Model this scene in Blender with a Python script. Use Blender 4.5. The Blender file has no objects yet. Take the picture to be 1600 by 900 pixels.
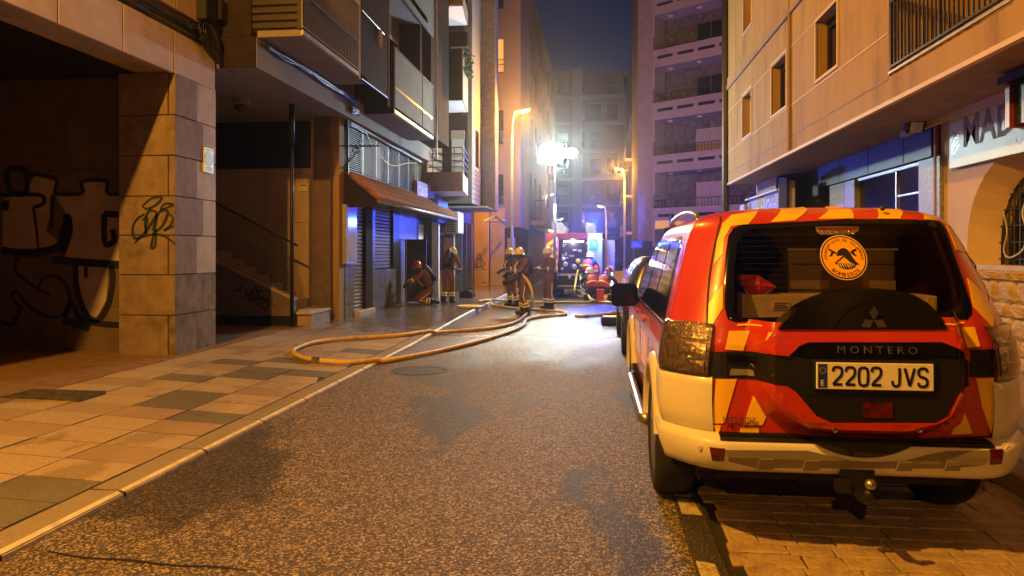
import bpy, bmesh, random
from math import sin, cos, tan, atan, atan2, pi, radians, sqrt, exp
from mathutils import Vector, Matrix
random.seed(7)
scn = bpy.context.scene
col = scn.collection

# ------------------------------------------------------------------ camera
FPX, YAW, EYE = 1130.0, atan(130/1130.0), 1.6
cam_data = bpy.data.cameras.new('camera')
cam_data.sensor_width = 36.0
cam_data.lens = FPX/1600.0*36.0
cam_data.shift_y = -57.0/1600.0
cam_data.clip_start = 0.05
cam_data.clip_end = 600
cam = bpy.data.objects.new('camera', cam_data)
col.objects.link(cam)
cam.location = (0, 0, EYE)
cam.rotation_euler = (pi/2, 0, YAW)
scn.camera = cam

# ------------------------------------------------------------------ night sky
world = bpy.data.worlds.new('World')
scn.world = world
world.use_nodes = True
wn = world.node_tree.nodes
sky = wn.new('ShaderNodeTexSky')
sky.sky_type = 'NISHITA'
sky.sun_disc = False
sky.sun_elevation = radians(1)
sky.sun_rotation = 0.0
sky.ozone_density = 9.0; sky.dust_density = 0.0; sky.air_density = 1.6
world.node_tree.links.new(sky.outputs[0], wn['Background'].inputs[0])
wn['Background'].inputs[1].default_value = 0.05

# ------------------------------------------------------------------ exposure
scn.view_settings.view_transform = 'Standard'
scn.view_settings.look = 'None'
scn.view_settings.gamma = 1.0
scn.view_settings.use_curve_mapping = False
scn.view_settings.exposure = 0.0
scn.cycles.max_bounces = 6
scn.cycles.sample_clamp_indirect = 4.0
scn.cycles.use_denoising = True

SODIUM = (1.0, 0.42, 0.04)
FLOOD = (0.80, 1.0, 0.93)
BLUE = (0.04, 0.10, 1.0)

# ------------------------------------------------------------------ pixel helpers (place things at their real depth)
def ray(px, py):
    t = (px-800)/FPX
    return Vector((-sin(YAW)+cos(YAW)*t, cos(YAW)+sin(YAW)*t, -(py-393)/FPX))
def G(px, py, z=0.0):
    r = ray(px, py); k = (z-EYE)/r.z
    return Vector((r.x*k, r.y*k, z))
def PX(px, py, X):
    r = ray(px, py); k = X/r.x
    return Vector((X, r.y*k, EYE+r.z*k))
def PY(px, py, Y):
    r = ray(px, py); k = Y/r.y
    return Vector((r.x*k, Y, EYE+r.z*k))
def YX(px, X): return PX(px, 393, X).y

# ------------------------------------------------------------------ materials
def pm(name, c, rough=0.6, metal=0.0, var=0.15, scale=3.0, bump=0.0, bscale=60.0, c2=None, thr=0.55, sscale=1.2,
       spec=0.5, coat=0.0, emit=None, estr=0.0, stretch=None, rvar=0.0, dist=0.02):
    m = bpy.data.materials.new(name); m.use_nodes = True
    nt = m.node_tree; N = nt.nodes; L = nt.links
    b = N['Principled BSDF']
    b.inputs['Roughness'].default_value = rough
    b.inputs['Metallic'].default_value = metal
    b.inputs['Specular IOR Level'].default_value = spec
    b.inputs['Coat Weight'].default_value = coat
    b.inputs['Coat Roughness'].default_value = 0.05
    tc = N.new('ShaderNodeTexCoord')
    src = tc.outputs['Object']
    if stretch:
        mp = N.new('ShaderNodeMapping'); mp.inputs['Scale'].default_value = stretch
        L.new(src, mp.inputs[0]); src = mp.outputs[0]
    n = N.new('ShaderNodeTexNoise'); n.inputs['Scale'].default_value = scale; n.inputs['Detail'].default_value = 6
    L.new(src, n.inputs['Vector'])
    r = N.new('ShaderNodeValToRGB')
    r.color_ramp.elements[0].position = 0.3; r.color_ramp.elements[1].position = 0.7
    r.color_ramp.elements[0].color = (*[x*(1-var) for x in c], 1)
    r.color_ramp.elements[1].color = (*[min(1, x*(1+var)) for x in c], 1)
    L.new(n.outputs[0], r.inputs[0])
    out = r.outputs[0]
    if c2:
        n2 = N.new('ShaderNodeTexNoise'); n2.inputs['Scale'].default_value = sscale; n2.inputs['Detail'].default_value = 8
        n2.inputs['Roughness'].default_value = 0.65
        L.new(src, n2.inputs['Vector'])
        r2 = N.new('ShaderNodeValToRGB')
        r2.color_ramp.elements[0].position = thr; r2.color_ramp.elements[1].position = thr+0.14
        L.new(n2.outputs[0], r2.inputs[0])
        mx = N.new('ShaderNodeMix'); mx.data_type = 'RGBA'
        L.new(r2.outputs[0], mx.inputs[0]); L.new(out, mx.inputs[6]); mx.inputs[7].default_value = (*c2, 1)
        out = mx.outputs[2]
    L.new(out, b.inputs['Base Color'])
    if rvar:
        mr = N.new('ShaderNodeMapRange')
        mr.inputs[3].default_value = max(0.02, rough-rvar); mr.inputs[4].default_value = min(1, rough+rvar)
        n4 = N.new('ShaderNodeTexNoise'); n4.inputs['Scale'].default_value = scale*1.7; n4.inputs['Detail'].default_value = 5
        L.new(src, n4.inputs['Vector']); L.new(n4.outputs[0], mr.inputs[0]); L.new(mr.outputs[0], b.inputs['Roughness'])
    if bump:
        n3 = N.new('ShaderNodeTexNoise'); n3.inputs['Scale'].default_value = bscale; n3.inputs['Detail'].default_value = 4
        L.new(src, n3.inputs['Vector'])
        bp = N.new('ShaderNodeBump'); bp.inputs['Strength'].default_value = bump; bp.inputs['Distance'].default_value = dist
        L.new(n3.outputs[0], bp.inputs['Height']); L.new(bp.outputs[0], b.inputs['Normal'])
    if emit:
        b.inputs['Emission Color'].default_value = (*emit, 1); b.inputs['Emission Strength'].default_value = estr
    return m

def glass_mat(name, tint, rough=0.02, refl=1.0):
    m = bpy.data.materials.new(name); m.use_nodes = True
    nt = m.node_tree; N = nt.nodes; L = nt.links
    N.remove(N['Principled BSDF'])
    t = N.new('ShaderNodeBsdfTransparent'); t.inputs[0].default_value = (*tint, 1)
    g = N.new('ShaderNodeBsdfGlossy'); g.inputs['Roughness'].default_value = rough
    f = N.new('ShaderNodeFresnel'); f.inputs[0].default_value = 1.5
    mu = N.new('ShaderNodeMath'); mu.operation = 'MULTIPLY'; mu.inputs[1].default_value = refl
    mx = N.new('ShaderNodeMixShader')
    L.new(f.outputs[0], mu.inputs[0]); L.new(mu.outputs[0], mx.inputs[0])
    L.new(t.outputs[0], mx.inputs[1]); L.new(g.outputs[0], mx.inputs[2])
    L.new(mx.outputs[0], N['Material Output'].inputs[0])
    return m

def ground_mat(name, ca, cb, wet_lo, wet_hi, vscale=95.0, bump=0.9, wx=None, rdry=0.62, rwet=0.16, patchy=0.5, dist=0.012, ppow=2.2, nscale=1.1, lo=0.49, hi=0.58, dark=0.5):
    """aggregate surface; wet where the spilled water has run (further up the street) and in drying patches"""
    m = bpy.data.materials.new(name); m.use_nodes = True
    nt = m.node_tree; N = nt.nodes; L = nt.links
    b = N['Principled BSDF']
    tc = N.new('ShaderNodeTexCoord'); src = tc.outputs['Object']
    vo = N.new('ShaderNodeTexVoronoi'); vo.inputs['Scale'].default_value = vscale
    L.new(src, vo.inputs['Vector'])
    n1 = N.new('ShaderNodeTexNoise'); n1.inputs['Scale'].default_value = nscale; n1.inputs['Detail'].default_value = 5; n1.inputs['Roughness'].default_value = 0.55
    mp = N.new('ShaderNodeMapping'); mp.inputs['Scale'].default_value = (1.0, 0.42, 1)
    L.new(src, mp.inputs[0]); L.new(mp.outputs[0], n1.inputs['Vector'])
    # stone colour
    mx = N.new('ShaderNodeMix'); mx.data_type = 'RGBA'
    mx.inputs[6].default_value = (*ca, 1); mx.inputs[7].default_value = (*cb, 1)
    sep = N.new('ShaderNodeSeparateColor'); L.new(vo.outputs['Color'], sep.inputs[0])
    pw = N.new('ShaderNodeMath'); pw.operation = 'POWER'; pw.inputs[1].default_value = ppow
    L.new(sep.outputs[0], pw.inputs[0]); L.new(pw.outputs[0], mx.inputs[0])
    # wetness: patches plus the run-off zone
    pr = N.new('ShaderNodeMapRange'); pr.inputs[1].default_value = lo; pr.inputs[2].default_value = hi
    pr.inputs[3].default_value = 0.0; pr.inputs[4].default_value = patchy
    L.new(n1.outputs[0], pr.inputs[0])
    sx = N.new('ShaderNodeSeparateXYZ'); L.new(src, sx.inputs[0])
    ad = N.new('ShaderNodeMath'); ad.operation = 'MULTIPLY_ADD'; ad.inputs[1].default_value = 4.0
    L.new(n1.outputs[0], ad.inputs[0]); L.new(sx.outputs['Y'], ad.inputs[2])
    yr = N.new('ShaderNodeMapRange'); yr.inputs[1].default_value = wet_lo+2; yr.inputs[2].default_value = wet_hi+2
    L.new(ad.outputs[0], yr.inputs[0])
    mxm = N.new('ShaderNodeMath'); mxm.operation = 'MAXIMUM'
    L.new(pr.outputs[0], mxm.inputs[0]); L.new(yr.outputs[0], mxm.inputs[1])
    wet = mxm.outputs[0]
    dk = N.new('ShaderNodeMapRange'); dk.inputs[3].default_value = 1.0; dk.inputs[4].default_value = dark
    L.new(wet, dk.inputs[0])
    mul = N.new('ShaderNodeMix'); mul.data_type = 'RGBA'; mul.blend_type = 'MULTIPLY'; mul.inputs[0].default_value = 1
    L.new(mx.outputs[2], mul.inputs[6])
    cmb = N.new('ShaderNodeCombineColor')
    for i in range(3): L.new(dk.outputs[0], cmb.inputs[i])
    L.new(cmb.outputs[0], mul.inputs[7])
    L.new(mul.outputs[2], b.inputs['Base Color'])
    rr = N.new('ShaderNodeMapRange'); rr.inputs[3].default_value = rdry; rr.inputs[4].default_value = rwet
    hp = N.new('ShaderNodeMath'); hp.operation = 'MULTIPLY'; hp.inputs[1].default_value = 0.06
    L.new(pr.outputs[0], hp.inputs[0])
    mx2 = N.new('ShaderNodeMath'); mx2.operation = 'MAXIMUM'
    L.new(hp.outputs[0], mx2.inputs[0]); L.new(yr.outputs[0], mx2.inputs[1])
    L.new(mx2.outputs[0], rr.inputs[0]); L.new(rr.outputs[0], b.inputs['Roughness'])
    n2 = N.new('ShaderNodeTexNoise'); n2.inputs['Scale'].default_value = vscale*0.8; n2.inputs['Detail'].default_value = 3
    L.new(src, n2.inputs['Vector'])
    hs = N.new('ShaderNodeMath'); hs.operation = 'SUBTRACT'
    L.new(n2.outputs[0], hs.inputs[0]); L.new(vo.outputs['Distance'], hs.inputs[1])
    bp = N.new('ShaderNodeBump'); bp.inputs['Distance'].default_value = dist
    bs = N.new('ShaderNodeMapRange'); bs.inputs[3].default_value = bump; bs.inputs[4].default_value = bump*0.55
    L.new(wet, bs.inputs[0]); L.new(bs.outputs[0], bp.inputs['Strength'])
    L.new(hs.outputs[0], bp.inputs['Height']); L.new(bp.outputs[0], b.inputs['Normal'])
    return m

M = {}
M['asphalt'] = ground_mat('asphalt', (0.05, 0.039, 0.030), (0.50, 0.40, 0.30), 9.5, 14, patchy=1.0, rwet=0.22, vscale=82, rdry=0.68, bump=0.8, dist=0.012, ppow=3.4, nscale=0.85, lo=0.53, hi=0.575, dark=0.34)
M['tarmac_edge'] = ground_mat('tarmac_edge', (0.03, 0.028, 0.027), (0.10, 0.09, 0.085), 10.5, 15.5)
M['slab'] = ground_mat('slab', (0.36, 0.29, 0.23), (0.53, 0.43, 0.34), 11.5, 14.5, vscale=130, bump=0.3, rdry=0.6, rwet=0.14, patchy=0.45, dist=0.004)
M['slab_b'] = ground_mat('slab_b', (0.32, 0.26, 0.21), (0.48, 0.39, 0.31), 11.5, 14.5, vscale=110, bump=0.3, rdry=0.62, rwet=0.14, patchy=0.6, dist=0.004, nscale=2.3, lo=.54, hi=.60)
M['slab_c'] = ground_mat('slab_c', (0.33, 0.26, 0.20), (0.50, 0.40, 0.31), 11.5, 14.5, vscale=140, bump=0.3, rdry=0.58, rwet=0.14, patchy=0.6, dist=0.004, nscale=3.5, lo=.56, hi=.62)
M['slab_grey'] = ground_mat('slab_grey', (0.13, 0.125, 0.12), (0.21, 0.20, 0.19), 11.5, 14.5, vscale=130, bump=0.25, rdry=0.55, rwet=0.12, patchy=0.3, dist=0.004)
M['slab_red'] = ground_mat('slab_red', (0.28, 0.21, 0.17), (0.40, 0.31, 0.25), 11.5, 14.5, vscale=130, bump=0.25, rdry=0.6, rwet=0.14, patchy=0.25, dist=0.004)
M['bedding'] = pm('bedding', (0.025, 0.021, 0.018), 0.8, var=0.3, scale=20)
M['kerb'] = ground_mat('kerb', (0.22, 0.19, 0.17), (0.36, 0.32, 0.28), 12, 16, vscale=160, bump=0.25, rdry=0.6, rwet=0.2, patchy=0.3, dist=0.003)
M['kerb_edge'] = pm('kerb_edge', (0.66, 0.62, 0.57), 0.5, var=0.25, scale=9, bump=0.3, bscale=70, c2=(0.3, 0.27, 0.24), thr=0.58, sscale=6)
M['sett'] = pm('sett', (0.40, 0.30, 0.20), 0.6, var=0.35, scale=7, bump=0.8, bscale=30, c2=(0.24, 0.175, 0.12), thr=0.55, sscale=7, dist=0.015)
M['earth'] = pm('earth', (0.05, 0.045, 0.04), 0.9)
M['stone_block'] = pm('stone_block', (0.235, 0.178, 0.15), 0.75, var=0.22, scale=6, bump=0.55, bscale=85, c2=(0.15, 0.11, 0.08), thr=0.54, sscale=2.5, dist=0.01)
M['concrete'] = pm('concrete', (0.40, 0.36, 0.32), 0.8, var=0.15, scale=2.5, bump=0.25, bscale=40, c2=(0.28, 0.24, 0.21), thr=0.6, sscale=1.5)
M['soffit'] = pm('soffit', (0.25, 0.225, 0.205), 0.85, var=0.1, scale=1.5, bump=0.1, c2=(0.26, 0.23, 0.21), thr=0.62, sscale=0.9)
M['mossy_stone'] = pm('mossy_stone', (0.24, 0.18, 0.13), 0.8, var=0.25, scale=6, bump=0.5, bscale=85, c2=(0.11, 0.105, 0.045), thr=0.50, sscale=2.2, dist=0.01)
M['pale_stone'] = pm('pale_stone', (0.50, 0.43, 0.37), 0.7, var=0.14, scale=4, bump=0.3, bscale=60, c2=(0.36, 0.29, 0.24), thr=0.62, sscale=1.8)
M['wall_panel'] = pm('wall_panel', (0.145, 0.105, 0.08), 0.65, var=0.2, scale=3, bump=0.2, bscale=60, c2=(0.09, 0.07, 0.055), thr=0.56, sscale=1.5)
M['beige_wall'] = pm('beige_wall', (0.36, 0.28, 0.21), 0.7, var=0.12, scale=2, bump=0.15, bscale=50, c2=(0.27, 0.2, 0.15), thr=0.6)
M['graffiti_black'] = pm('graffiti_black', (0.012, 0.012, 0.015), 0.6, var=0.2)
M['graffiti_mauve'] = pm('graffiti_mauve', (0.46, 0.39, 0.44), 0.65, var=0.2)
M['tag_green'] = pm('tag_green', (0.018, 0.030, 0.026), 0.55, var=0.2)
M['black'] = pm('black', (0.012, 0.012, 0.013), 0.45, var=0.1)
M['black_rubber'] = pm('black_rubber', (0.014, 0.014, 0.014), 0.8, var=0.2, bump=0.1)
M['iron'] = pm('iron', (0.025, 0.024, 0.025), 0.45, metal=0.5, var=0.3, scale=10)
M['dark_iron'] = pm('dark_iron', (0.03, 0.027, 0.026), 0.6, metal=0.2, var=0.3, scale=10)
M['steel'] = pm('steel', (0.45, 0.45, 0.46), 0.32, metal=0.9, var=0.12, scale=8, rvar=0.1)
M['bar_grey'] = pm('bar_grey', (0.08, 0.08, 0.09), 0.5, metal=0.4, var=0.2, scale=5)
M['galv'] = pm('galv', (0.36, 0.37, 0.38), 0.45, metal=0.6, var=0.2, scale=5)
M['white_paint'] = pm('white_paint', (0.74, 0.73, 0.70), 0.4, var=0.06)
M['dark_glass'] = pm('dark_glass', (0.008, 0.009, 0.012), 0.06, var=0.1, spec=0.6)
M['curtain'] = pm('curtain', (0.50, 0.46, 0.44), 0.85, var=0.15, scale=14, stretch=(1, 1, 0.05))
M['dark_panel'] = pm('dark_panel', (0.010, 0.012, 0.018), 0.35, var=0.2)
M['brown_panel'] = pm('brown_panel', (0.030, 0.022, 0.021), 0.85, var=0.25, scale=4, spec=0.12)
M['wood_slat'] = pm('wood_slat', (0.016, 0.009, 0.007), 0.5, var=0.3, scale=6)
M['parapet_panel'] = pm('parapet_panel', (0.18, 0.22, 0.205), 0.8, var=0.12, scale=3)
M['brick_pale'] = pm('brick_pale', (0.33, 0.315, 0.29), 0.7, var=0.12, scale=7, bump=0.3)
M['brick_brown'] = pm('brick_brown', (0.23, 0.15, 0.11), 0.75, var=0.25, scale=6, bump=0.3)
M['mortar'] = pm('mortar', (0.15, 0.13, 0.12), 0.85)
M['white_soffit'] = pm('white_soffit', (0.70, 0.68, 0.70), 0.8, var=0.05)
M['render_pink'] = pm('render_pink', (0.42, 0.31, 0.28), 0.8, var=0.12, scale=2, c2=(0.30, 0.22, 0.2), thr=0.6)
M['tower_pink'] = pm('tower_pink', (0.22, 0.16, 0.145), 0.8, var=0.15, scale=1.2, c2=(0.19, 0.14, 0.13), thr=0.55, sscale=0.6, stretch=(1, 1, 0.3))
M['render_ochre'] = pm('render_ochre', (0.36, 0.235, 0.06), 0.8, var=0.10, scale=3, bump=0.35, bscale=130, c2=(0.235, 0.145, 0.035), thr=0.52, sscale=1.6, dist=0.008, stretch=(1, 1, 0.22))
M['ochre_trim'] = pm('ochre_trim', (0.58, 0.46, 0.34), 0.6, var=0.08)
M['band_brown'] = pm('band_brown', (0.26, 0.18, 0.12), 0.75, var=0.2, scale=3)
M['granite'] = pm('granite', (0.27, 0.28, 0.275), 0.45, var=0.45, scale=26, c2=(0.14, 0.15, 0.15), thr=0.52, sscale=13)
M['dark_granite'] = pm('dark_granite', (0.045, 0.047, 0.05), 0.5, var=0.4, scale=22)
M['tile_roof'] = pm('tile_roof', (0.33, 0.15, 0.07), 0.75, var=0.3, scale=5, bump=0.2)
M['slate_tile'] = pm('slate_tile', (0.17, 0.15, 0.14), 0.35, var=0.35, scale=5, bump=0.3, bscale=30)
M['shutter'] = pm('shutter', (0.20, 0.12, 0.09), 0.5, var=0.2, scale=2)
M['dark_door'] = pm('dark_door', (0.016, 0.018, 0.026), 0.4, var=0.2)
M['sign_white'] = pm('sign_white', (0.75, 0.78, 0.78), 0.35, var=0.04)
M['sign_blue'] = pm('sign_blue', (0.10, 0.18, 0.55), 0.4, var=0.1)
M['sign_violet'] = pm('sign_violet', (0.28, 0.20, 0.50), 0.4, var=0.1)
M['sign_grey'] = pm('sign_grey', (0.30, 0.34, 0.36), 0.25, var=0.06)
M['letter_grey'] = pm('letter_grey', (0.30, 0.27, 0.25), 0.7, var=0.08)
M['letter_white'] = pm('letter_white', (0.8, 0.8, 0.8), 0.4, var=0.03)
M['cafe_sign'] = pm('cafe_sign', (0.60, 0.78, 0.75), 0.4, var=0.05, scale=1.0)
M['sign_red'] = pm('sign_red', (0.22, 0.03, 0.025), 0.35, var=0.1)
M['sign_yellow'] = pm('sign_yellow', (0.75, 0.42, 0.05), 0.4, var=0.05, emit=(1, 0.45, 0.05), estr=0.25)
M['rough_stone'] = pm('rough_stone', (0.52, 0.39, 0.24), 0.85, var=0.3, scale=5, bump=0.7, bscale=22, c2=(0.30, 0.21, 0.13), thr=0.58, sscale=4, dist=0.03)
M['cable'] = pm('cable', (0.018, 0.018, 0.022), 0.4, var=0.4, scale=8)
M['cable_pale'] = pm('cable_pale', (0.5, 0.49, 0.47), 0.45, var=0.2)
M['upper_plaster'] = pm('upper_plaster', (0.20, 0.15, 0.13), 0.8, var=0.2, scale=2, c2=(0.13, 0.10, 0.09), thr=0.55)
M['red_paint'] = pm('red_paint', (0.50, 0.034, 0.014), 0.32, var=0.10, coat=0.6, scale=2.5, rvar=0.10, c2=(0.40, 0.036, 0.018), thr=0.58, sscale=3.5)
M['car_white'] = pm('car_white', (0.74, 0.71, 0.66), 0.34, var=0.06, coat=0.4, scale=3, rvar=0.10, c2=(0.55, 0.50, 0.44), thr=0.60, sscale=2.6)
M['stripe'] = pm('stripe', (0.92, 0.56, 0.02), 0.33, var=0.04, coat=0.3)
M['car_black'] = pm('car_black', (0.006, 0.006, 0.008), 0.09, var=0.05, spec=0.22)
M['car_trim'] = pm('car_trim', (0.007, 0.007, 0.008), 0.45, var=0.15, bump=0.1, bscale=200)
M['bumper_grey'] = pm('bumper_grey', (0.22, 0.20, 0.18), 0.42, var=0.08, metal=0.1)
M['seam'] = pm('seam', (0.006, 0.005, 0.005), 0.7)
M['lamp_red'] = pm('lamp_red', (0.09, 0.006, 0.006), 0.15, var=0.4, scale=30, coat=0.5)
M['lamp_smoke'] = pm('lamp_smoke', (0.16, 0.12, 0.12), 0.12, var=0.5, scale=38, coat=0.8, metal=0.5, bump=0.5, bscale=60)
M['lamp_chrome'] = pm('lamp_chrome', (0.42, 0.37, 0.36), 0.16, var=0.5, scale=30, coat=0.8, metal=0.9, bump=0.6, bscale=55)
M['plate_white'] = pm('plate_white', (0.78, 0.76, 0.70), 0.4, var=0.03)
M['plate_blue'] = pm('plate_blue', (0.015, 0.03, 0.25), 0.4)
M['emblem_chrome'] = pm('emblem_chrome', (0.6, 0.58, 0.55), 0.2, metal=1.0, var=0.05)
M['letter_dark'] = pm('letter_dark', (0.16, 0.14, 0.13), 0.3, metal=0.6, var=0.1)
M['sticker_orange'] = pm('sticker_orange', (0.85, 0.42, 0.02), 0.5, var=0.05)
M['sticker_cream'] = pm('sticker_cream', (0.75, 0.55, 0.42), 0.5, var=0.05)
M['interior'] = pm('interior', (0.10, 0.085, 0.08), 0.8, var=0.2)
M['cargo_beige'] = pm('cargo_beige', (0.62, 0.48, 0.35), 0.65, var=0.15)
M['cargo_brown'] = pm('cargo_brown', (0.26, 0.19, 0.15), 0.7, var=0.2)
M['bag_red'] = pm('bag_red', (0.65, 0.05, 0.035), 0.6, var=0.35, scale=9, stretch=(1, 1, 6), bump=0.3, bscale=20)
M['rear_glass'] = glass_mat('rear_glass', (0.80, 0.78, 0.80), 0.02, 0.45)
M['hose'] = pm('hose', (0.72, 0.50, 0.11), 0.5, var=0.18, scale=9, bump=0.25, bscale=160, c2=(0.42, 0.28, 0.07), thr=0.52, sscale=4)
M['suit'] = pm('suit', (0.15, 0.065, 0.042), 0.85, var=0.3, scale=6, bump=0.4, bscale=14, dist=0.03)
M['suit_dark'] = pm('suit_dark', (0.03, 0.03, 0.05), 0.85, var=0.3, scale=6, bump=0.3, bscale=14)
M['gear_black'] = pm('gear_black', (0.015, 0.016, 0.022), 0.5, var=0.3, scale=8)
M['band_reflect'] = pm('band_reflect', (0.80, 0.80, 0.76), 0.35, var=0.1)
M['band_yellow'] = pm('band_yellow', (0.78, 0.74, 0.10), 0.45, var=0.1)
M['helmet_yellow'] = pm('helmet_yellow', (0.80, 0.55, 0.03), 0.3, var=0.08, coat=0.4)
M['helmet_white'] = pm('helmet_white', (0.72, 0.65, 0.60), 0.3, var=0.06, coat=0.4)
M['helmet_red'] = pm('helmet_red', (0.35, 0.06, 0.05), 0.3, var=0.06, coat=0.4)
M['vest'] = pm('vest', (0.55, 0.055, 0.03), 0.6, var=0.12, emit=None)
M['skin'] = pm('skin', (0.42, 0.24, 0.17), 0.55, var=0.08)
M['eye'] = pm('eye', (0.02, 0.015, 0.012), 0.2)
M['truck_red'] = pm('truck_red', (0.26, 0.02, 0.02), 0.35, var=0.06, coat=0.3)
M['truck_grey'] = pm('truck_grey', (0.42, 0.42, 0.46), 0.35, var=0.08, metal=0.3)
M['chevron_yellow'] = pm('chevron_yellow', (0.85, 0.62, 0.04), 0.4, var=0.05)
M['chevron_red'] = pm('chevron_red', (0.45, 0.03, 0.03), 0.4, var=0.05)
M['em_flood'] = pm('em_flood', (0.9, 0.95, 0.95), 0.4, emit=(0.82, 1, 0.95), estr=60)
M['em_sodium'] = pm('em_sodium', (0.9, 0.5, 0.1), 0.4, emit=(1, 0.42, 0.06), estr=28)
M['em_pale'] = pm('em_pale', (0.9, 0.8, 0.5), 0.4, emit=(1, 0.75, 0.38), estr=5)
M['em_blue'] = pm('em_blue', (0.05, 0.2, 1), 0.4, emit=(0.0, 0.14, 1), estr=12)
M['em_window'] = pm('em_window', (0.8, 0.5, 0.2), 0.8, var=0.25, scale=9, stretch=(1, 1, 0.06), emit=(1, 0.40, 0.08), estr=0.9)
M['em_work'] = pm('em_work', (0.9, 0.9, 0.8), 0.4, emit=(1, 0.95, 0.8), estr=6)
M['water_jet'] = pm('water_jet', (0.75, 0.78, 0.8), 0.15, var=0.1)
M['car_navy'] = pm('car_navy', (0.03, 0.03, 0.04), 0.2, coat=0.6)
M['car_glass_far'] = pm('car_glass_far', (0.10, 0.12, 0.14), 0.05, spec=0.9, var=0.2)
M['far_wall'] = pm('far_wall', (0.10, 0.09, 0.095), 0.8, var=0.12, scale=1)
M['far_slab'] = pm('far_slab', (0.50, 0.40, 0.38), 0.8, var=0.1, scale=1)
M['far_concrete'] = pm('far_concrete', (0.17, 0.155, 0.16), 0.8, var=0.15, scale=1)
M['stone_cladding'] = pm('stone_cladding', (0.14, 0.12, 0.13), 0.8, var=0.55, scale=4.5, bump=0.6, bscale=5, dist=0.05)
M['plant'] = pm('plant', (0.05, 0.08, 0.04), 0.7, var=0.4)

# ------------------------------------------------------------------ mesh builder
def wloc(o):
    v = Vector((0, 0, 0))
    while o is not None:
        v += o.location; o = o.parent
    return v

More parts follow.
